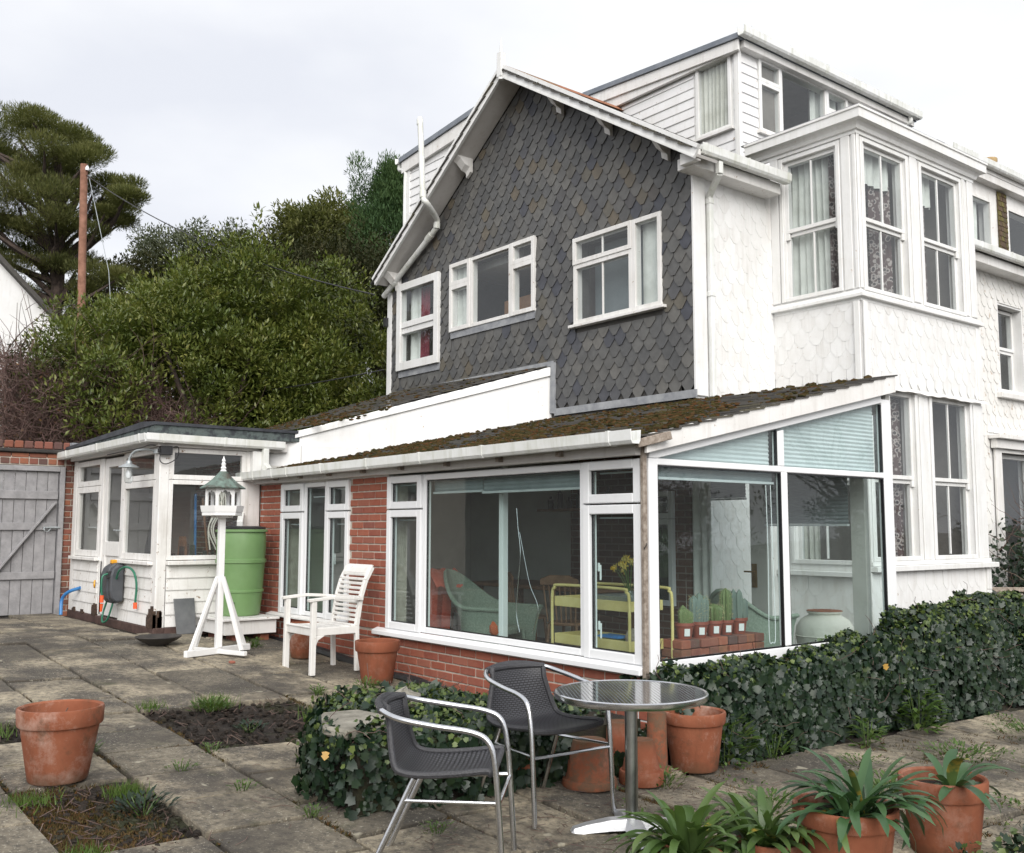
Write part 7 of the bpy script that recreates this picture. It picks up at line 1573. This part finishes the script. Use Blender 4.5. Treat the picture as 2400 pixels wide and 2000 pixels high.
for k in range(420):
    t_ = random.random()**.8; rad_ = (1-t_)*2.9+.15; a = random.uniform(0, 6.3); c = pxw(-.120, -.06-.195*t_, 31)+Vector((math.cos(a), math.sin(a), 0))*rad_*random.uniform(.5, 1); cs.append(tuple(c))
for k in range(26):
    c = pxw(random.choice((-.122, -.135, -.112, -.15))+random.uniform(-.005, .005), -.235-random.random()*.03+(.02 if k % 3 else 0), 31); cs.append(tuple(c))
clump_leaves(cs, RNG.uniform(.25, .5, len(cs)), 130, .16, .18, 'conifer', 'crown', cy, 1.3, .7, .9)
# far grey green trees on the hill
for i, (u, v, w_, rx, rz, mt_, lb) in enumerate(((-.305, -.158, 52, 3.4, 2.2, 'greytree', 'grey green tree on the skyline right of the pine'), (-.245, -.150, 50, 3.0, 2.3, 'yew', 'dark distant tree left of the yew'), (-.345, -.12, 46, 3.4, 2.4, 'yew', 'dark distant tree right of the telegraph pole'), (-.27, -.11, 44, 4.6, 3.0, 'yew', 'dark distant wood edge behind the laurel'), (-.185, -.185, 40, 1.8, 1.4, 'pine', 'rounded far pine crown above the yew'), (-.40, -.035, 40, 4.5, 3.2, 'yew', 'dark tree behind the telegraph pole foot'), (-.20, -.10, 42, 4, 4, 'yew', 'dark far tree behind the laurel crown'))):
    c = pxw(u, v, w_); th = thing('distant_tree', lb, 'tree', (c.x, c.y, c.z-rz-3)); m = MB(); limb(m, (c.x, c.y, c.z-rz-3.5), c, .3, .08); m.build('trunk', MT['bark'], th); cs = crown_points(tuple(c), (rx, rx, rz), 150, .55, .18); clump_leaves(cs, RNG.uniform(.5, .9, len(cs)), 110, .22, .36, mt_, 'crown', th, .8, .8, .3)
# ivy clad trunk and bare saplings left
bt_ = thing('bare_sapling', 'bare twiggy sapling in front of the white gabled house', 'tree', (-15.6, -.6, .9)); m = MB(); random.seed(31)
b0 = pxw(-.455, .03, 19)
for i in range(26):
    a = b0+Vector((random.uniform(-.8, .8), random.uniform(-.9, .9), random.uniform(-1, .4))); e_ = pxw(random.uniform(-.51, -.36), random.uniform(-.14, -.02), 19+random.uniform(-1, 1)); limb(m, a, e_, .022, .004, 4, .12)
    for k in range(4): q = a.lerp(e_, random.uniform(.3, .95)); limb(m, q, q+Vector((random.uniform(-.6, .6), random.uniform(-.7, .7), random.uniform(-.1, .6))), .008, .002, 3, .2)
m.build('branches', MT['twig'], bt_, norm=False)
br_ = thing('bramble_thicket', 'tangled leafless brown brambles above the garden wall', 'shrub', (-12.6, -.6, .4)); m = MB()
def bfn():
    while True:
        u = random.uniform(-.51, -.27); v = random.uniform(-.075, .03)
        top = -.058+.014*math.sin(u*40) if u < -.42 else -.07+(u+.42)*.62
        if v > top: return pxw(u, v, 17.3+random.uniform(-1.2, 1.6))
twigs(m, 8000, bfn, 6, .11, .0058, .15, .55); o = m.build('stems', MT['twig_red'], br_, norm=False)
m = MB(); twigs(m, 260, bfn, 8, .2, .013, .5, .3); m.build('canes', MT['twig'], br_, norm=False)
cs = np.array([tuple(bfn()) for i in range(900)]); o = link('dead_leaves', leaf_mesh('dead_leaves', cs, rdir(900), rdir(900), .07, .035, 'deadleaf', .2), br_)
lf = np.array([tuple(pxw(random.uniform(-.50, -.40), random.uniform(-.085, -.045), 17+random.uniform(-1, 1))) for i in range(700)]); link('leaves', leaf_mesh('leaves', lf, rdir(700), rdir(700), .09, .035, 'yew', .2), br_)
sh_ = thing('dark_shrub', 'dark evergreen shrub at the left edge above the brick wall', 'shrub', tuple(pxw(-.52, .06, 17))); cs = crown_points(tuple(pxw(-.522, -.0, 17.5)), (.75, .75, 1.0), 90, .5, .1); clump_leaves(cs, RNG.uniform(.12, .25, len(cs)), 40, .07, .4, 'yew', 'crown', sh_, 1, .8, .3)
m = MB(); limb(m, pxw(-.522, .08, 17.5), pxw(-.522, -.02, 17.5), .05, .02); m.build('trunk', MT['bark'], sh_)
# telegraph pole and cables
pl = thing('telegraph_pole', 'brown wooden telegraph pole standing left of the laurel', 'pole', tuple(pxw(-.437, .15, 24)))
pt, pb_ = pxw(-.4265, -.2615, 24), pxw(-.4345, .15, 24); m = MB(); m.tube([pb_, pt], [.115, .085], 12); m.build('pole', MT['polewood'], pl)
m = MB(); m.lathe([(.04, -.05), (.05, 0), (.02, .06)], 8, tuple(pt+Vector((.1, .05, -.12)))); m.build('insulator', MT['pvc'], pl)
m = MB(); m.tube([pt+Vector((.05, .12, -.35)), pxw(-.402, -.155, 23.6), pxw(-.396, -.05, 23.2)], .008, 6); m.build('stay_wire', MT['galv'], pl)
def cable(p, q, sag, label, r_=.012):
    p, q = Vector(p), Vector(q); pts = [p.lerp(q, t_/20)-Vector((0, 0, sag*4*(t_/20)*(1-t_/20))) for t_ in range(21)]; m_ = MB(); m_.tube(pts, r_, 5); tag(m_.build('overhead_cable', MT['black'], None), label, 'cable')
cable(pt+Vector((0, .05, -.25)), (-8.66, 2.9, 5.15), .35, 'overhead cable from the telegraph pole to the left eaves of the gable')
cable(pxw(-.52, -.028, 22), (-8.60, 3.05, 3.95), .3, 'low dark cable crossing in front of the laurel', .010)
# white house at the far left
wh = thing('white_house', 'white gabled house partly hidden at the far left', 'house', tuple(pxw(-.56, .06, 30)))
D_ = Vector((.0, 1, 0)); nrm_ = Vector((1, 0, 0)); o_ = pxw(-.492, -.136, 30)
def wp(dy, z, dx=0): return Vector((o_.x+dx, o_.y+dy, z))
zt = o_.z
m = MB(); m.prism([wp(-3, 1.5), wp(2.4, 1.5), wp(2.4, zt-2.15), wp(-3, zt+3.14)], (-6, 0, 0)); m.build('wall', MT['render'], wh)
m = MB(); m.prism([wp(-3.1, zt+3.44, .22), wp(2.75, zt-2.33, .22), wp(2.75, zt-2.50, .22), wp(-3.1, zt+3.26, .22)], (-6.4, 0, 0)); m.build('roof_slope', MT['roofslate'], wh)
m = MB(); m.box((o_.x+.02, o_.y-3, zt-2.55), (o_.x+.25, o_.y+1.2, zt-2.38)); m.build('string_course', MT['white'], wh)
w_ = window(wh, ('x', o_.x), [(o_.y-.6, o_.y+.9, zt-4.2, zt-2.6, .07, 0, .02)], .005, .06, 'white'); m = MB(); fbox(m, ('x', o_.x), o_.y-.5, o_.y+.8, zt-4.1, zt-2.7, .006, .012); m.build('net_curtain', MT['curtain_white'], w_, local=True)

# garden trees across the lawn to the east (they show only as reflections in the sunroom glass)
random.seed(51)
for (x, y, hgt, lb, crown) in ((15.5, 26.5, 6.5, 'bare garden tree reflected in the sunroom end glass', False), (17, 19, 3.2, 'rounded garden bush reflected low in the sunroom glass', True), (17.5, 32, 4.0, 'dark garden bush reflected behind the bare tree', True)):
    th = thing('garden_tree', lb, 'tree', (x, y, -1.2)); m = MB(); limb(m, (x, y, -1.3), (x, y, hgt*.45), .16, .09)
    for i in range(34):
        a = random.uniform(0, 6.3); q = Vector((x, y, hgt*random.uniform(.15, .5))); e_ = q+Vector((math.cos(a)*hgt*.32, math.sin(a)*hgt*.32, hgt*random.uniform(.15, .5))); limb(m, q, e_, .05, .012, 4, .15)
        for k in range(8): s_ = q.lerp(e_, random.uniform(.3, 1)); limb(m, s_, s_+Vector((random.uniform(-.8, .8), random.uniform(-.8, .8), random.uniform(.1, .9))), .014, .004, 3, .2)
    m.build('trunk', MT['bark'], th, norm=False)
    if crown: cs = crown_points((x, y, hgt*.4), (2.6, 3.0, hgt*.55), 140, .5, .2); clump_leaves(cs, RNG.uniform(.3, .5, len(cs)), 40, .2, .4, 'yew', 'crown', th, .8, .8, .3)
